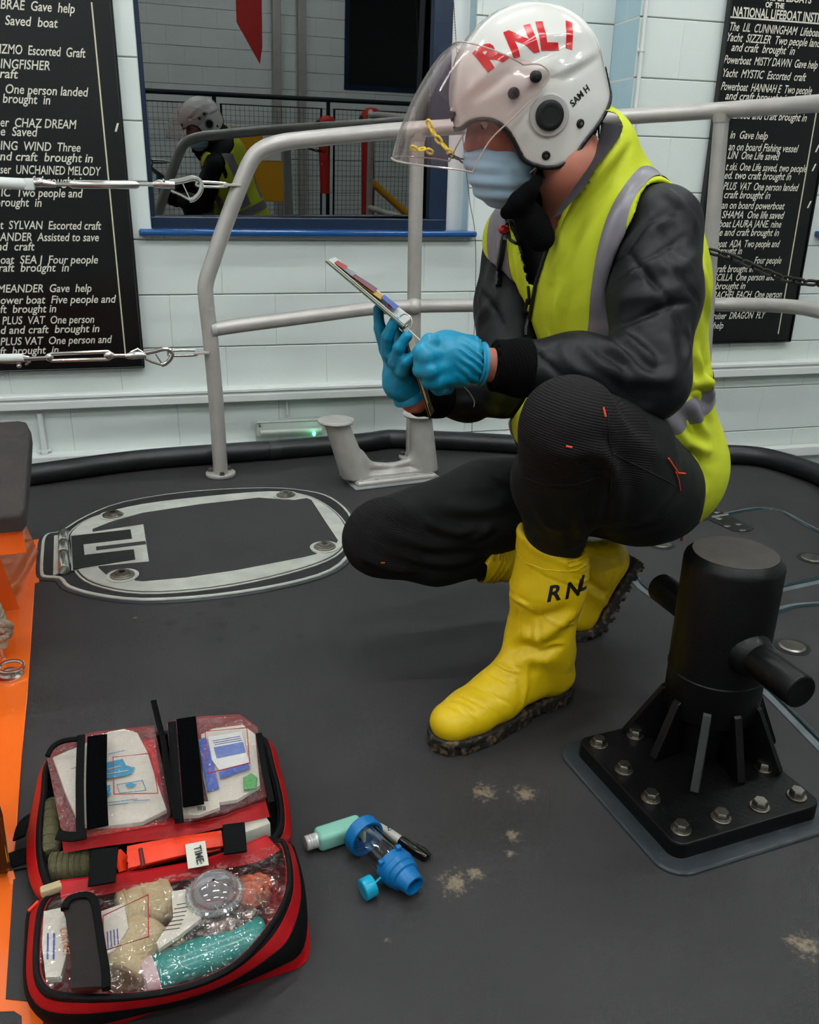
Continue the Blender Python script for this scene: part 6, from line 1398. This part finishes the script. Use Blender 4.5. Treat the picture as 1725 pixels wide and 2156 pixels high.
mm.add(vs, fs); mm.build('clear_cover', M_pvc, bag, auto=None)
def stitch(pts, z, r=.0009, m=M_thr, par=bag, closed=True, name='stitched_square'):
    P = [z(x, y) for x, y in pts]; mb = MB(); mb.tube(P, r, 6, closed=closed); return mb.build(name, m, par)
zw = lambda x, y: B_(x, y, .0955)
stitch([(217, 1928), (312, 1884), (313, 1972), (218, 2002)], zw)
# pouches leaning over the far half
zl = lambda py, o=0: .098+(1745-py)/215*.062+o
L_ = lambda x, y, o=0: W(x, y, z=zl(y, o))
def pouch(name, pts, th, m):
    top = [L_(x, y, th) for x, y in pts]; bot = [L_(x, y, -.002)-V3(0, 0, 0) for x, y in pts]
    mb = MB(); n = len(pts); c = np.mean(top, 0); cb = np.mean(bot, 0); rg = [bot, top]+[[c+(np.array(p)-c)*t for p in top] for t in (.92, .8, .62, .4, .2)]
    V = []
    for k, r in enumerate(rg):
        for p in r: q = np.array(p, float).copy(); q[2] += (.004*min(k-1, 3)/3+noise(np.array([q]), 60, 3)[0]*.003 if k > 1 else 0); V.append(q)
    V.append(c+V3(0, 0, .005)); K = len(rg); F = [(i*n+j, i*n+(j+1) % n, (i+1)*n+(j+1) % n, (i+1)*n+j) for i in range(K-1) for j in range(n)]+[((K-1)*n+j, (K-1)*n+(j+1) % n, K*n) for j in range(n)]
    mb.add(V, F); return mb.build(name, m, bag, auto=None)
def dens(pts, k=4):
    o = []
    for i in range(len(pts)):
        a = np.array(pts[i], float); b = np.array(pts[(i+1) % len(pts)], float)
        for j in range(k): o.append(tuple(a+(b-a)*j/k))
    return o
pts1 = dens([(98, 1592), (120, 1568), (200, 1545), (325, 1532), (340, 1600), (360, 1715), (350, 1735), (250, 1752), (150, 1768), (128, 1745)])
pts2 = dens([(352, 1524), (430, 1512), (505, 1508), (542, 1535), (556, 1600), (562, 1680), (470, 1715), (375, 1735), (362, 1650)])
M_flap = mat('pouch_back_red', '6d0f13', .5, bump=.3, bscale=60)
for pt_, nm in ((pts1, 'pouch_back'), (pts2, 'pouch_back')):
    mb = MB(); mb.smooth = False; mb.prism([L_(x, y, -.006) for x, y in pt_], (0, 0, .004)); mb.build(nm, M_flap, bag)
pouch('clear_pouch', pts1, .012, M_pvc2); pouch('clear_pouch', pts2, .013, M_pvc2)
def strap(name, pts, w, th, m, par, up=(0, -.5, 1), fn=None):
    fn = fn or (lambda x, y: L_(x, y, .020)); mb = MB(); P = smooth_path([fn(*p) for p in pts], 5); mb.tube(P, 1, 8, flat=(w, th), up=up); return mb.build(name, m, par)
strap('pouch_strap', [(171, 1548), (168, 1650), (170, 1768)], .012, .0025, M_web, bag)
strap('velcro_strip', [(205, 1549), (203, 1650), (206, 1742)], .030, .003, M_velc, bag)
strap('pouch_strap', [(362, 1520), (368, 1620), (378, 1732)], .013, .0025, M_web, bag)
strap('velcro_strip', [(392, 1512), (400, 1600), (408, 1696)], .031, .003, M_velc, bag)
strap('loose_strap', [(323, 1474), (334, 1520), (344, 1560), (350, 1610), (358, 1660), (372, 1725)], .010, .0025, M_web, bag, up=(.6, -.5, .6), fn=lambda x, y: W(x, y, z=zl(max(y, 1540), .03)+max(0, (1540-y))*.0006))
strap('pouch_binding', [(100, 1592), (112, 1572), (135, 1560), (165, 1556)], .007, .006, M_web, bag)
strap('pouch_binding', [(120, 1758), (150, 1762), (182, 1756)], .014, .004, M_web, bag)
strap('pouch_binding', [(545, 1545), (556, 1610), (572, 1690)], .010, .005, M_web, bag)
st1 = stitch([(238, 1594), (318, 1586), (333, 1670), (240, 1672)], lambda x, y: L_(x, y, .0185))
stitch([(432, 1540), (520, 1532), (526, 1606), (438, 1628)], lambda x, y: L_(x, y, .0195))
# packets inside the pouches (things)
def packet(name, label, cat, pts, o, th, m, fn=L_, grp=None):
    c = np.mean([fn(x, y, o) for x, y in pts], 0); t = thing(name, label, cat, c, grp); mb = MB(); mb.smooth = False; mb.prism([fn(x, y, o) for x, y in pts], (0, 0, th), bev=.0008); mb.build('wrapper', m, t); return t
def print_(t, pts, o, m, fn=L_, name='print'):
    mb = MB(); mb.smooth = False; mb.prism([fn(x, y, o) for x, y in pts], (0, 0, .0003)); return mb.build(name, m, t)
pk = packet('dressing_packet', 'large cream dressing packet with cyan artwork in the left clear pouch', 'packet', [(112, 1602), (168, 1578), (230, 1548), (262, 1542), (290, 1550), (312, 1592), (330, 1650), (352, 1712), (300, 1738), (220, 1748), (168, 1742), (140, 1680)], .002, .007, M_paper)
print_(pk, [(222, 1606), (258, 1598), (266, 1612), (284, 1616), (276, 1630), (250, 1636), (222, 1640)], .0095, M_cyp)
for a, b in (((224, 1630), (270, 1622)), ((226, 1620), (255, 1612))): m = MB(); m.tube([L_(*a, .0101), L_(*b, .0101)], .0008, 5); m.build('print', M_paper, pk)
for q in ([(222, 1655), (232, 1652), (234, 1674), (222, 1676)],): print_(pk, q, .0095, M_cyp)
print_(pk, [(264, 1652), (276, 1648), (288, 1652), (278, 1657), (266, 1657)], .0095, M_cyp)
for a, b in (((246, 1652), (300, 1643)), ((300, 1643), (308, 1664)), ((308, 1664), (252, 1670)), ((252, 1670), (246, 1652)), ((226, 1690), (290, 1682)), ((228, 1696), (270, 1691)), ((228, 1588), (262, 1580)), ((150, 1618), (160, 1616)), ((280, 1686), (316, 1684))): m = MB(); m.tube([L_(*a, .0095), L_(*b, .0095)], .0006, 5); m.build('printed_line', M_cyp, pk)
packet('dressing_packet', 'plain red-edged packet behind the cream packet in the left pouch', 'packet', [(300, 1562), (326, 1558), (340, 1650), (352, 1705), (318, 1640)], .0005, .003, M_bagr)
pk = packet('wipe_sachet', 'white and blue printed sachets in the right clear pouch', 'packet', [(424, 1552), (450, 1540), (512, 1532), (538, 1552), (548, 1660), (500, 1690), (440, 1700), (428, 1640)], .002, .006, M_paper)
print_(pk, [(418, 1558), (434, 1552), (448, 1600), (462, 1660), (436, 1668), (428, 1620)], .0085, M_blup)
print_(pk, [(438, 1552), (508, 1540), (526, 1608), (462, 1622), (446, 1600)], .0088, M_white)
print_(pk, [(450, 1574), (512, 1562), (518, 1584), (456, 1597)], .0092, mat('pale_blue_print', '5a74bd', .4)); print_(pk, [(460, 1626), (522, 1606), (526, 1618), (464, 1640)], .0092, M_blup)
for k in range(3): m = MB(); m.tube([L_(448+k*2, 1560+k*4, .0093), L_(506+k*2, 1550+k*4, .0093)], .0005, 5); m.build('printed_line', M_blup, pk)
packet('wipe_sachet', 'small green sachet at the right edge of the right pouch', 'packet', [(512, 1640), (530, 1630), (542, 1640), (540, 1662), (514, 1666)], .0088, .003, mat('green_sachet', '3f9a4a', .35))
pk = packet('dressing_packet', 'small white packet with a barcode below the right pouch strap', 'packet', [(384, 1706), (430, 1694), (462, 1692), (464, 1706), (420, 1722), (386, 1724)], .004, .006, M_paper)
for k, x in enumerate((416, 420, 423, 428, 431)): print_(pk, [(x, 1698), (x+1.6, 1697.7), (x+2.4, 1706), (x+.8, 1706.4)], .0102, M_black, name='barcode')
# far half contents
def roll(name, label, a, b, r, m, cat='bandage', lines=0, grp=None, sq=1):
    t = thing(name, label, cat, (np.array(a)+np.array(b))/2-V3(0, 0, r), grp); mb = MB()
    d = np.array(b)-np.array(a); L = np.linalg.norm(d); prof = [(0, r*.75), (.02, r*.92), (.06, r)]+[(.06+.88*k/10, r*(1+.03*math.sin(k*2.3))) for k in range(1, 10)]+[(.94, r), (.98, r*.92), (1, r*.75)]; mb.lathe(a, b, prof, 28, sy=sq); mb.build('roll', m, t)
    for k in range(lines):
        u = (k+.5)/lines; p = np.array(a)+d*u; mb = MB(); x, y, dd = frame(d); mb.tube([p+np.array(x)*(r*1.01)*math.cos(g)+np.array(y)*(r*1.01*sq)*math.sin(g)+d*.02*math.sin(g*2) for g in np.linspace(0, 2*pi, 26, endpoint=False)], r*.06, 6, closed=True); mb.build('fold', m, t)
    return t
roll('bandage_roll', 'khaki ribbed bandage rolled at the left of the bag spine', B_(104, 1830, .05), B_(192, 1816, .05), .022, M_khaki, lines=7)
roll('bandage_roll', 'khaki ribbed bandage standing along the left rim of the bag', B_(112, 1690, .062), B_(106, 1800, .062), .014, M_khaki, lines=6)
tq = thing('tourniquet', 'bright orange folded tourniquet strap with a white TIME label in the bag spine', 'strap', B_(360, 1800, .03))
for k, (pa, pb, pc, z) in enumerate((((262, 1822), (340, 1800), (462, 1775), .078), ((268, 1800), (350, 1784), (468, 1766), .086), ((270, 1812), (360, 1790), (400, 1782), .094))):
    m = MB(); m.tube(smooth_path([B_(*pa, z), B_(*pb, z+.004), B_(*pc, z)], 8), 1, 10, flat=(.026, .006), up=(0, -.3, 1)); m.build('strap_layer', M_orst, tq)
m = MB(); m.tube(smooth_path([B_(262, 1800, .09), B_(256, 1815, .088), B_(262, 1835, .08)], 5), 1, 10, flat=(.024, .006), up=(1, 0, .6)); m.build('strap_end', M_orst, tq)
m = MB(); m.tube([B_(296, 1788, .1), B_(302, 1826, .094)], .0035, 8); m.build('fastener_strip', mat('dark_red_strip', '5a1512', .6), tq)
lz = .102; lb_ = [B_(390, 1779, lz), B_(432, 1771, lz), B_(440, 1822, lz-.012), B_(396, 1830, lz-.012)]
m = MB(); m.smooth = False; m.prism(lb_, (0, 0, .0012), bev=.0004); lbl = m.build('label', M_paper, tq)
ux = (B_(419, 1818, lz-.010)-B_(412, 1784, lz-.001)); ux /= np.linalg.norm(ux); uy = B_(430, 1784, lz)-B_(406, 1788, lz); uy -= ux*(uy@ux); uy /= np.linalg.norm(uy)
plane_text('lettering', [('TIME:', 0, 0, .0145, .82, 0, .0003)], B_(408, 1785, lz-.0005)+V3(0, 0, .001), ux, uy, M_black, lbl, lift=.0012)
for a, b in (((192, 1792), (1, 1)), ((472, 1738), (1, 1))): pass
strap('bridge_strap', [(222, 1788), (218, 1820), (214, 1862)], .036, .003, M_web, bag, fn=lambda x, y: W(x, y, z=.108))
strap('bridge_strap', [(492, 1735), (494, 1765), (496, 1796)], .033, .003, M_web, bag, fn=lambda x, y: W(x, y, z=.106))
t = thing('dressing_box', 'small white box in the bag spine at the right, beside the black strap', 'box', B_(535, 1758, .03)); m = MB(); m.box(B_(534, 1756, .062), (.045, .03, .045), rot=Matrix.Rotation(.3, 3, 'Z'), bev=.002); m.build('carton', M_paper, t)
# handle strap, tab and zip puller at the left
strap('side_handle', [(86, 1722), (66, 1724), (48, 1738), (40, 1765)], .020, .004, M_web, bag, up=(-.3, -.4, .8), fn=lambda x, y: W(x, y, z=.03))
strap('side_tab', [(58, 1800), (38, 1806), (22, 1812)], .025, .003, M_web, bag, fn=lambda x, y: W(x, y, z=.012))
strap('zip_puller', [(80, 1898), (70, 1908), (60, 1918)], .004, .003, M_orst, bag, fn=lambda x, y: W(x, y, z=.06))
m = MB(); m.box(B_(108, 1872, .082), (.028, .014, .012), rot=Matrix.Rotation(.25, 3, 'Z'), bev=.003); m.build('binding_end', M_cream, bag)
# near half contents
roll('bandage_roll', 'plump cream bandage roll under the upper part of the stitched square', B_(252, 1932, .050), B_(362, 1888, .050), .036, M_cream, sq=.8, lines=3)
roll('bandage_roll', 'large cream bandage roll in the middle of the clear lower compartment', B_(244, 2062, .046), B_(304, 1955, .048), .038, M_cream, sq=.75)
roll('bandage_roll', 'tan bandage roll beside the teal dressing', B_(352, 2000, .045), B_(420, 1930, .05), .024, M_cream, sq=.8, lines=2)
t = roll('burn_dressing', 'teal rolled burn dressing at the near edge of the clear compartment', B_(322, 2052, .050), B_(560, 1962, .052), .026, M_teal, 'dressing', sq=.75)
m = MB(); a, b = B_(300, 2062, .050), B_(328, 2050, .050); m.lathe(a, b, [(0, .017), (.1, .022), (1, .0268)], 26, sy=.75); m.build('white_end', mat('pinkish_white_end', 'c9aeb0', .5), t)
FN = lambda x, y, o=0: W(x, y, z=.066+o)
pk = packet('plaster_packet', 'cream plaster packet with blue and orange print at the left of the lower compartment', 'packet', [(94, 1930), (132, 1922), (146, 1960), (142, 2020), (130, 2068), (98, 2070), (90, 2000)], 0, .01, M_paper, FN)
for k, (x, m_) in enumerate(((99, M_blup), (112, M_blup))): print_(pk, [(x, 1965), (x+4, 1965), (x+3, 2020), (x-1, 2020)], .0102, m_, FN)
pu = B_(140, 1990, .077)-B_(134, 1945, .077); pu /= np.linalg.norm(pu); pv = B_(140, 1962, .077)-B_(122, 1966, .077); pv -= pu*(pv@pu); pv /= np.linalg.norm(pv)
plane_text('lettering', [('CONTACT', 0, 0, .012, .8, 0, 0)], B_(126, 1956, .0765), pu, pv, M_orp, pk, lift=.0006)
pk = packet('dressing_packet', 'cream packet with violet print under the left corner of the stitched square', 'packet', [(214, 1925), (262, 1908), (272, 1960), (240, 2010), (218, 2020)], .006, .006, M_paper, FN)
for k in range(4): m = MB(); m.tube([FN(226+k*7, 1962-k*2, .0125), FN(228+k*7, 1996-k*3, .0125)], .0009, 5); m.build('printed_line', mat('violet_print', '5a55a0', .5), pk)
t = thing('elastic_pocket', 'dark brown translucent pocket strip with black binding over the lower compartment', 'pocket', B_(180, 1980, .08))
zp = lambda x, y: W(x, y, z=.1)
m = MB(); m.prism([zp(*q) for q in dens([(136, 1910), (150, 1893), (178, 1888), (196, 1896), (206, 1940), (213, 2000), (222, 2076), (150, 2080), (148, 2000), (140, 1950)], 2)], (0, 0, -.006), bev=.001); m.build('pocket_panel', mat('brown_translucent', '1d1210', .4, spec=.3, var=.4, vscale=30, bump=.5, bscale=60), t)
m = MB(); m.tube(smooth_path([zp(136, 1915), zp(146, 1895), zp(176, 1886), zp(196, 1894), zp(206, 1935), zp(214, 1990), zp(222, 2040), (zp(224, 2082))], 5), 1, 10, flat=(.010, .007), up=(0, 0, 1)); m.build('binding', M_web, t)
pk = packet('dressing_packet', 'white printed dressing packet folded beside the clear face mask dome', 'packet', [(362, 1884), (392, 1878), (400, 1900), (425, 1940), (380, 1975), (335, 2005), (330, 1990), (365, 1940)], .008, .006, M_paper, FN)
for k in range(7): m = MB(); y = 1905+k*9; m.tube([FN(372-k*5, y, .0145), FN(400-k*3.5, y-5, .0145)], .0005, 5); m.build('printed_line', M_black, pk)
t = thing('resuscitation_mask', 'clear domed resuscitation mask in the lower compartment', 'mask', B_(452, 1878, .05)); c = B_(452, 1882, .082); M_dome = clear('dome_plastic', 'eef0f2', refl=.14, rough=.03, f0=1.55, haze=.14, hazecol='e8ecee')
m = MB(); m.lathe(c, c+V3(0, -.002, .026), [(0, .034), (.15, .034), (.5, .031), (.8, .022), (.95, .011), (1, .002)], 40, cap=False); m.build('dome', M_dome, t)
m = MB(); m.tube([c+V3(.035*math.cos(a), .035*math.sin(a), 0) for a in np.linspace(0, 2*pi, 40, endpoint=False)], .0045, 8, closed=True); m.build('cushion_ring', M_dome, t)
m = MB()
for k in range(36): a = 2*pi*k/36; m.ell(c+V3(.0375*math.cos(a), .0375*math.sin(a), .004), (.0016, .0016, .003), nu=6, nv=4)
m.build('rim_ridges', M_dome, t)
R_ = random.Random(4)
t = thing('rescue_pack', 'crumpled orange and foil packet at the right of the lower compartment', 'packet', B_(530, 1890, .04))
def crumple(name, c, r, m, par, seed, amp=.3):
    V, Q = nets(lambda P: elli(P, c, r), np.array(c)-np.array(r)*1.25, np.array(c)+np.array(r)*1.25, min(r)/7); q = V-np.array(c); f = np.abs(noise(V, 45, seed))*1.3+np.abs(noise(V, 100, seed+1))*.7; V = np.array(c)+q*(1-amp*f[:, None]*.6+amp*.2); me = mesh_np(name, V, Q, m); me.polygons.foreach_set('use_smooth', [False]*len(me.polygons)); return link(name, me, par)
crumple('wrapper', B_(530, 1880, .055), (.032, .028, .022), mat('orange_foil', 'c4562a', .3, var=.5, vscale=50, col2='8a6a60'), t, 3, .55)
t = thing('foil_blanket', 'crumpled clear and silver foil pack between the dome and teal dressing', 'packet', B_(470, 1950, .04))
crumple('wrapper', B_(470, 1950, .055), (.055, .034, .024), mat('silver_foil', '9a8f8a', .22, metal=.7, var=.5, vscale=60, col2='5a4a48'), t, 8, .4)
t = thing('dressing_packet', 'dark crinkled packet in the upper right corner of the lower compartment', 'packet', B_(570, 1835, .04)) if False else None

# ================================================================= INHALER, SPACER, MARKER
M_mint = mat('mint_plastic', '86c2ad', .4, var=.05); M_blue = mat('blue_plastic', '0868a6', .38); M_cyan = mat('cyan_plastic', '12a0c4', .3)
ih = thing('inhaler', 'mint green inhaler with silver canister plugged into the blue spacer', 'inhaler', W(710, 1770, z=0))
a, b = W(666, 1769, z=.0165), W(762, 1738, z=.0165); d = b-a; L = np.linalg.norm(d); d /= L; x, y, dd = frame(d); R = Matrix((x, y, dd)).transposed()
m = MB(); m.box((a+b)/2, (.033, .030, L), rot=R, bev=.008, seg=4); m.build('body', M_mint, ih)
m = MB(); m.lathe(a-d*.018, a+d*.004, [(0, .0105), (.1, .012), (.25, .0115), (.3, .0122), (.45, .0115), (.5, .0122), (.65, .0115), (.7, .0122), (1, .012)], 26); m.build('canister', mat('canister_white_metal', 'cfccc6', .3, metal=.3), ih)
sp_ = thing('inhaler_spacer', 'clear spacer tube with blue ends and a tethered cyan cap, lying beside the red bag', 'spacer', W(815, 1810, z=0))
s0, s1 = W(757, 1750, z=.031), W(874, 1866, z=.026); sd2 = s1-s0; SLn = np.linalg.norm(sd2); sd2 /= SLn; pt_ = lambda t: s0+sd2*t
m = MB(); m.lathe(pt_(-.002), pt_(.022), [(0, .021), (.05, .027), (.2, .031), (.85, .031), (1, .030), (1, .0265), (.4, .0262)], 48, cap=False); ring_ = m.build('inhaler_end', M_blue, sp_)
m = MB(); m.lathe(pt_(.004), pt_(.0065), [(0, .013), (0, .027), (1, .027), (1, .013)], 40, cap=False)
for k in range(6): a = k*pi/3; x, y, _ = frame(sd2); u = np.array(x)*math.cos(a)+np.array(y)*math.sin(a); m.slab(pt_(.005)+u*.012, pt_(.005)+u*.027, .004, .004)
m.build('spoked_disc', M_blue, ring_)
m = MB(); m.box(pt_(.008), (.02, .02, .006), rot=R, bev=.003); m.build('mouthpiece_seat', mat('pale_mouthpiece', 'c3ccc0', .4), ring_)
m = MB(); m.lathe(pt_(.012), pt_(SLn-.052), [(0, .0255), (.06, .0262), (.94, .0262), (1, .0255)], 44, cap=False); m.build('clear_tube', clear('spacer_tube', 'eef0ef', refl=.05, rough=.03, f0=1.5), sp_)
m = MB(); m.lathe(pt_(SLn-.056), pt_(SLn), [(0, .0285), (.2, .0295), (.24, .0295), (.26, .0285), (.42, .028), (.45, .0255), (.6, .0245), (.63, .021), (.86, .0178), (1, .0165), (1, .0135), (.75, .0125), (.7, .002)], 44, sy=.92); m.build('mouthpiece_end', M_blue, sp_)
for k in range(5): a = k*1.256; x, y, _ = frame(sd2); u = np.array(x)*math.cos(a)+np.array(y)*math.sin(a); m = MB(); m.box(pt_(SLn-.052)+u*.0288, (.008, .008, .008), rot=R, bev=.001); m.build('clip_tab', M_blue, sp_)
c = W(775, 1869, z=.017); ax_ = V3(.93, .28, .1); ax_ /= np.linalg.norm(ax_); m = MB(); m.lathe(c-ax_*.0095, c+ax_*.0095, [(0, .0145), (.08, .0165), (.9, .0165), (1, .0155), (1, .014), (.2, .014)], 34); m.build('tethered_cap', M_cyan, sp_)
m = MB(); m.tube(smooth_path([W(790, 1858, z=.022), W(802, 1848, z=.025), W(815, 1841, z=.03), W(822, 1836, z=.032)], 6), .0017, 8); m.ell(W(822, 1835, z=.033), (.0058, .0058, .0045)); m.build('tether', M_cyan, sp_)
mp = thing('marker_pen', 'grey marker pen with black cap lying behind the clear spacer', 'pen', W(850, 1775, z=0)); a, b = W(795, 1738, z=.0085), W(899, 1806, z=.0075); d = (b-a)/np.linalg.norm(b-a); L = np.linalg.norm(b-a)
m = MB(); m.lathe(a, a+d*L*.5, [(0, .004), (.06, .0062), (.6, .0078), (.95, .0072), (1, .006)], 24); bar = m.build('barrel', mat('marker_grey', 'b9b6b0', .4), mp)
m = MB(); m.lathe(a+d*L*.48, b, [(0, .0078), (.05, .0084), (.5, .0078), (.95, .0066), (1, .005)], 24); cpn = m.build('cap', mat('marker_black', '0c0c0d', .2), mp)
x, y, _ = frame(d); m = MB(); m.tube([a+d*L*.7+np.array(x)*.0105*1-0, a+d*L*.85+np.array(x)*.0118, a+d*L*.99+np.array(x)*.0085, a+d*L*1.0+np.array(x)*.004], .0018, 8, flat=(.005, .002)); m.build('clip', mat('marker_black2', '101011', .3), cpn)
m = MB(); p = a+d*L*.2+V3(0, 0, .0078); m.tube([p+d*.001*k+np.array(x)*(.003*math.sin(k*.9)) for k in range(9)], .0006, 5); m.build('logo_scrawl', M_black, bar)
# ================================================================= LIGHT
def batten(x, y, ln, along, z=4.1, power=1.0, lab='white ceiling batten light'):
    t = thing('ceiling_light', lab, 'light', (x, y, z), 'ceiling battens above the boat'); dx, dy = (ln/2, 0) if along == 'x' else (0, ln/2)
    m = MB(); m.box((x, y, z+.05), ((ln+.06) if dx else .09, (ln+.06) if dy else .09, .06), bev=.008); m.build('housing', M_plas, t)
    m = MB()
    for o in (-.03, .03): m.cyl((x-dx+(0 if dx else o), y-dy+(0 if dy else o), z-.002), (x+dx+(0 if dx else o), y+dy+(0 if dy else o), z-.002), .014, n=10)
    m.build('tube_lamp', mat('lit_tube', 'ffffff', .3, emit='f5fafa', es=LAMP*power), t)
LAMP = 132
for x, y, lab in [(-2.6, 2.6, 'a'), (-2.6, 0, 'b'), (-2.6, -2.6, 'c'), (.4, 2.7, 'd'), (.4, .6, 'e'), (.4, -1.6, 'f'), (3.2, 2.6, 'g'), (3.2, 0, 'h'), (3.2, -2.6, 'i')]:
    batten(x, y, 1.5, 'x', power={2.6: .62, 2.7: .62, .6: 1.0, 0: 1.0, -1.6: .85, -2.6: .95}[y], lab='white batten light on the boathouse ceiling above the %s of the deck' % {'a': 'far left', 'b': 'left', 'c': 'near left', 'd': 'far middle', 'e': 'middle', 'f': 'near middle', 'g': 'far right', 'h': 'right', 'i': 'near right'}[lab])
wd = bpy.data.worlds.new('w'); SC.world = wd; wd.use_nodes = True; wd.node_tree.nodes['Background'].inputs[0].default_value = hexc('8fa3ad'); wd.node_tree.nodes['Background'].inputs[1].default_value = .15
vs = SC.view_settings; vs.view_transform = 'Standard'; vs.look = 'None'; vs.gamma = 1; vs.exposure = 0; vs.use_curve_mapping = False
try: SC.cycles.max_bounces = 5; SC.cycles.diffuse_bounces = 2; SC.cycles.glossy_bounces = 3; SC.cycles.transparent_max_bounces = 14; SC.cycles.use_adaptive_sampling = True; SC.cycles.adaptive_threshold = .08; SC.cycles.adaptive_min_samples = 16; SC.cycles.caustics_reflective = False; SC.cycles.caustics_refractive = False
except Exception: pass
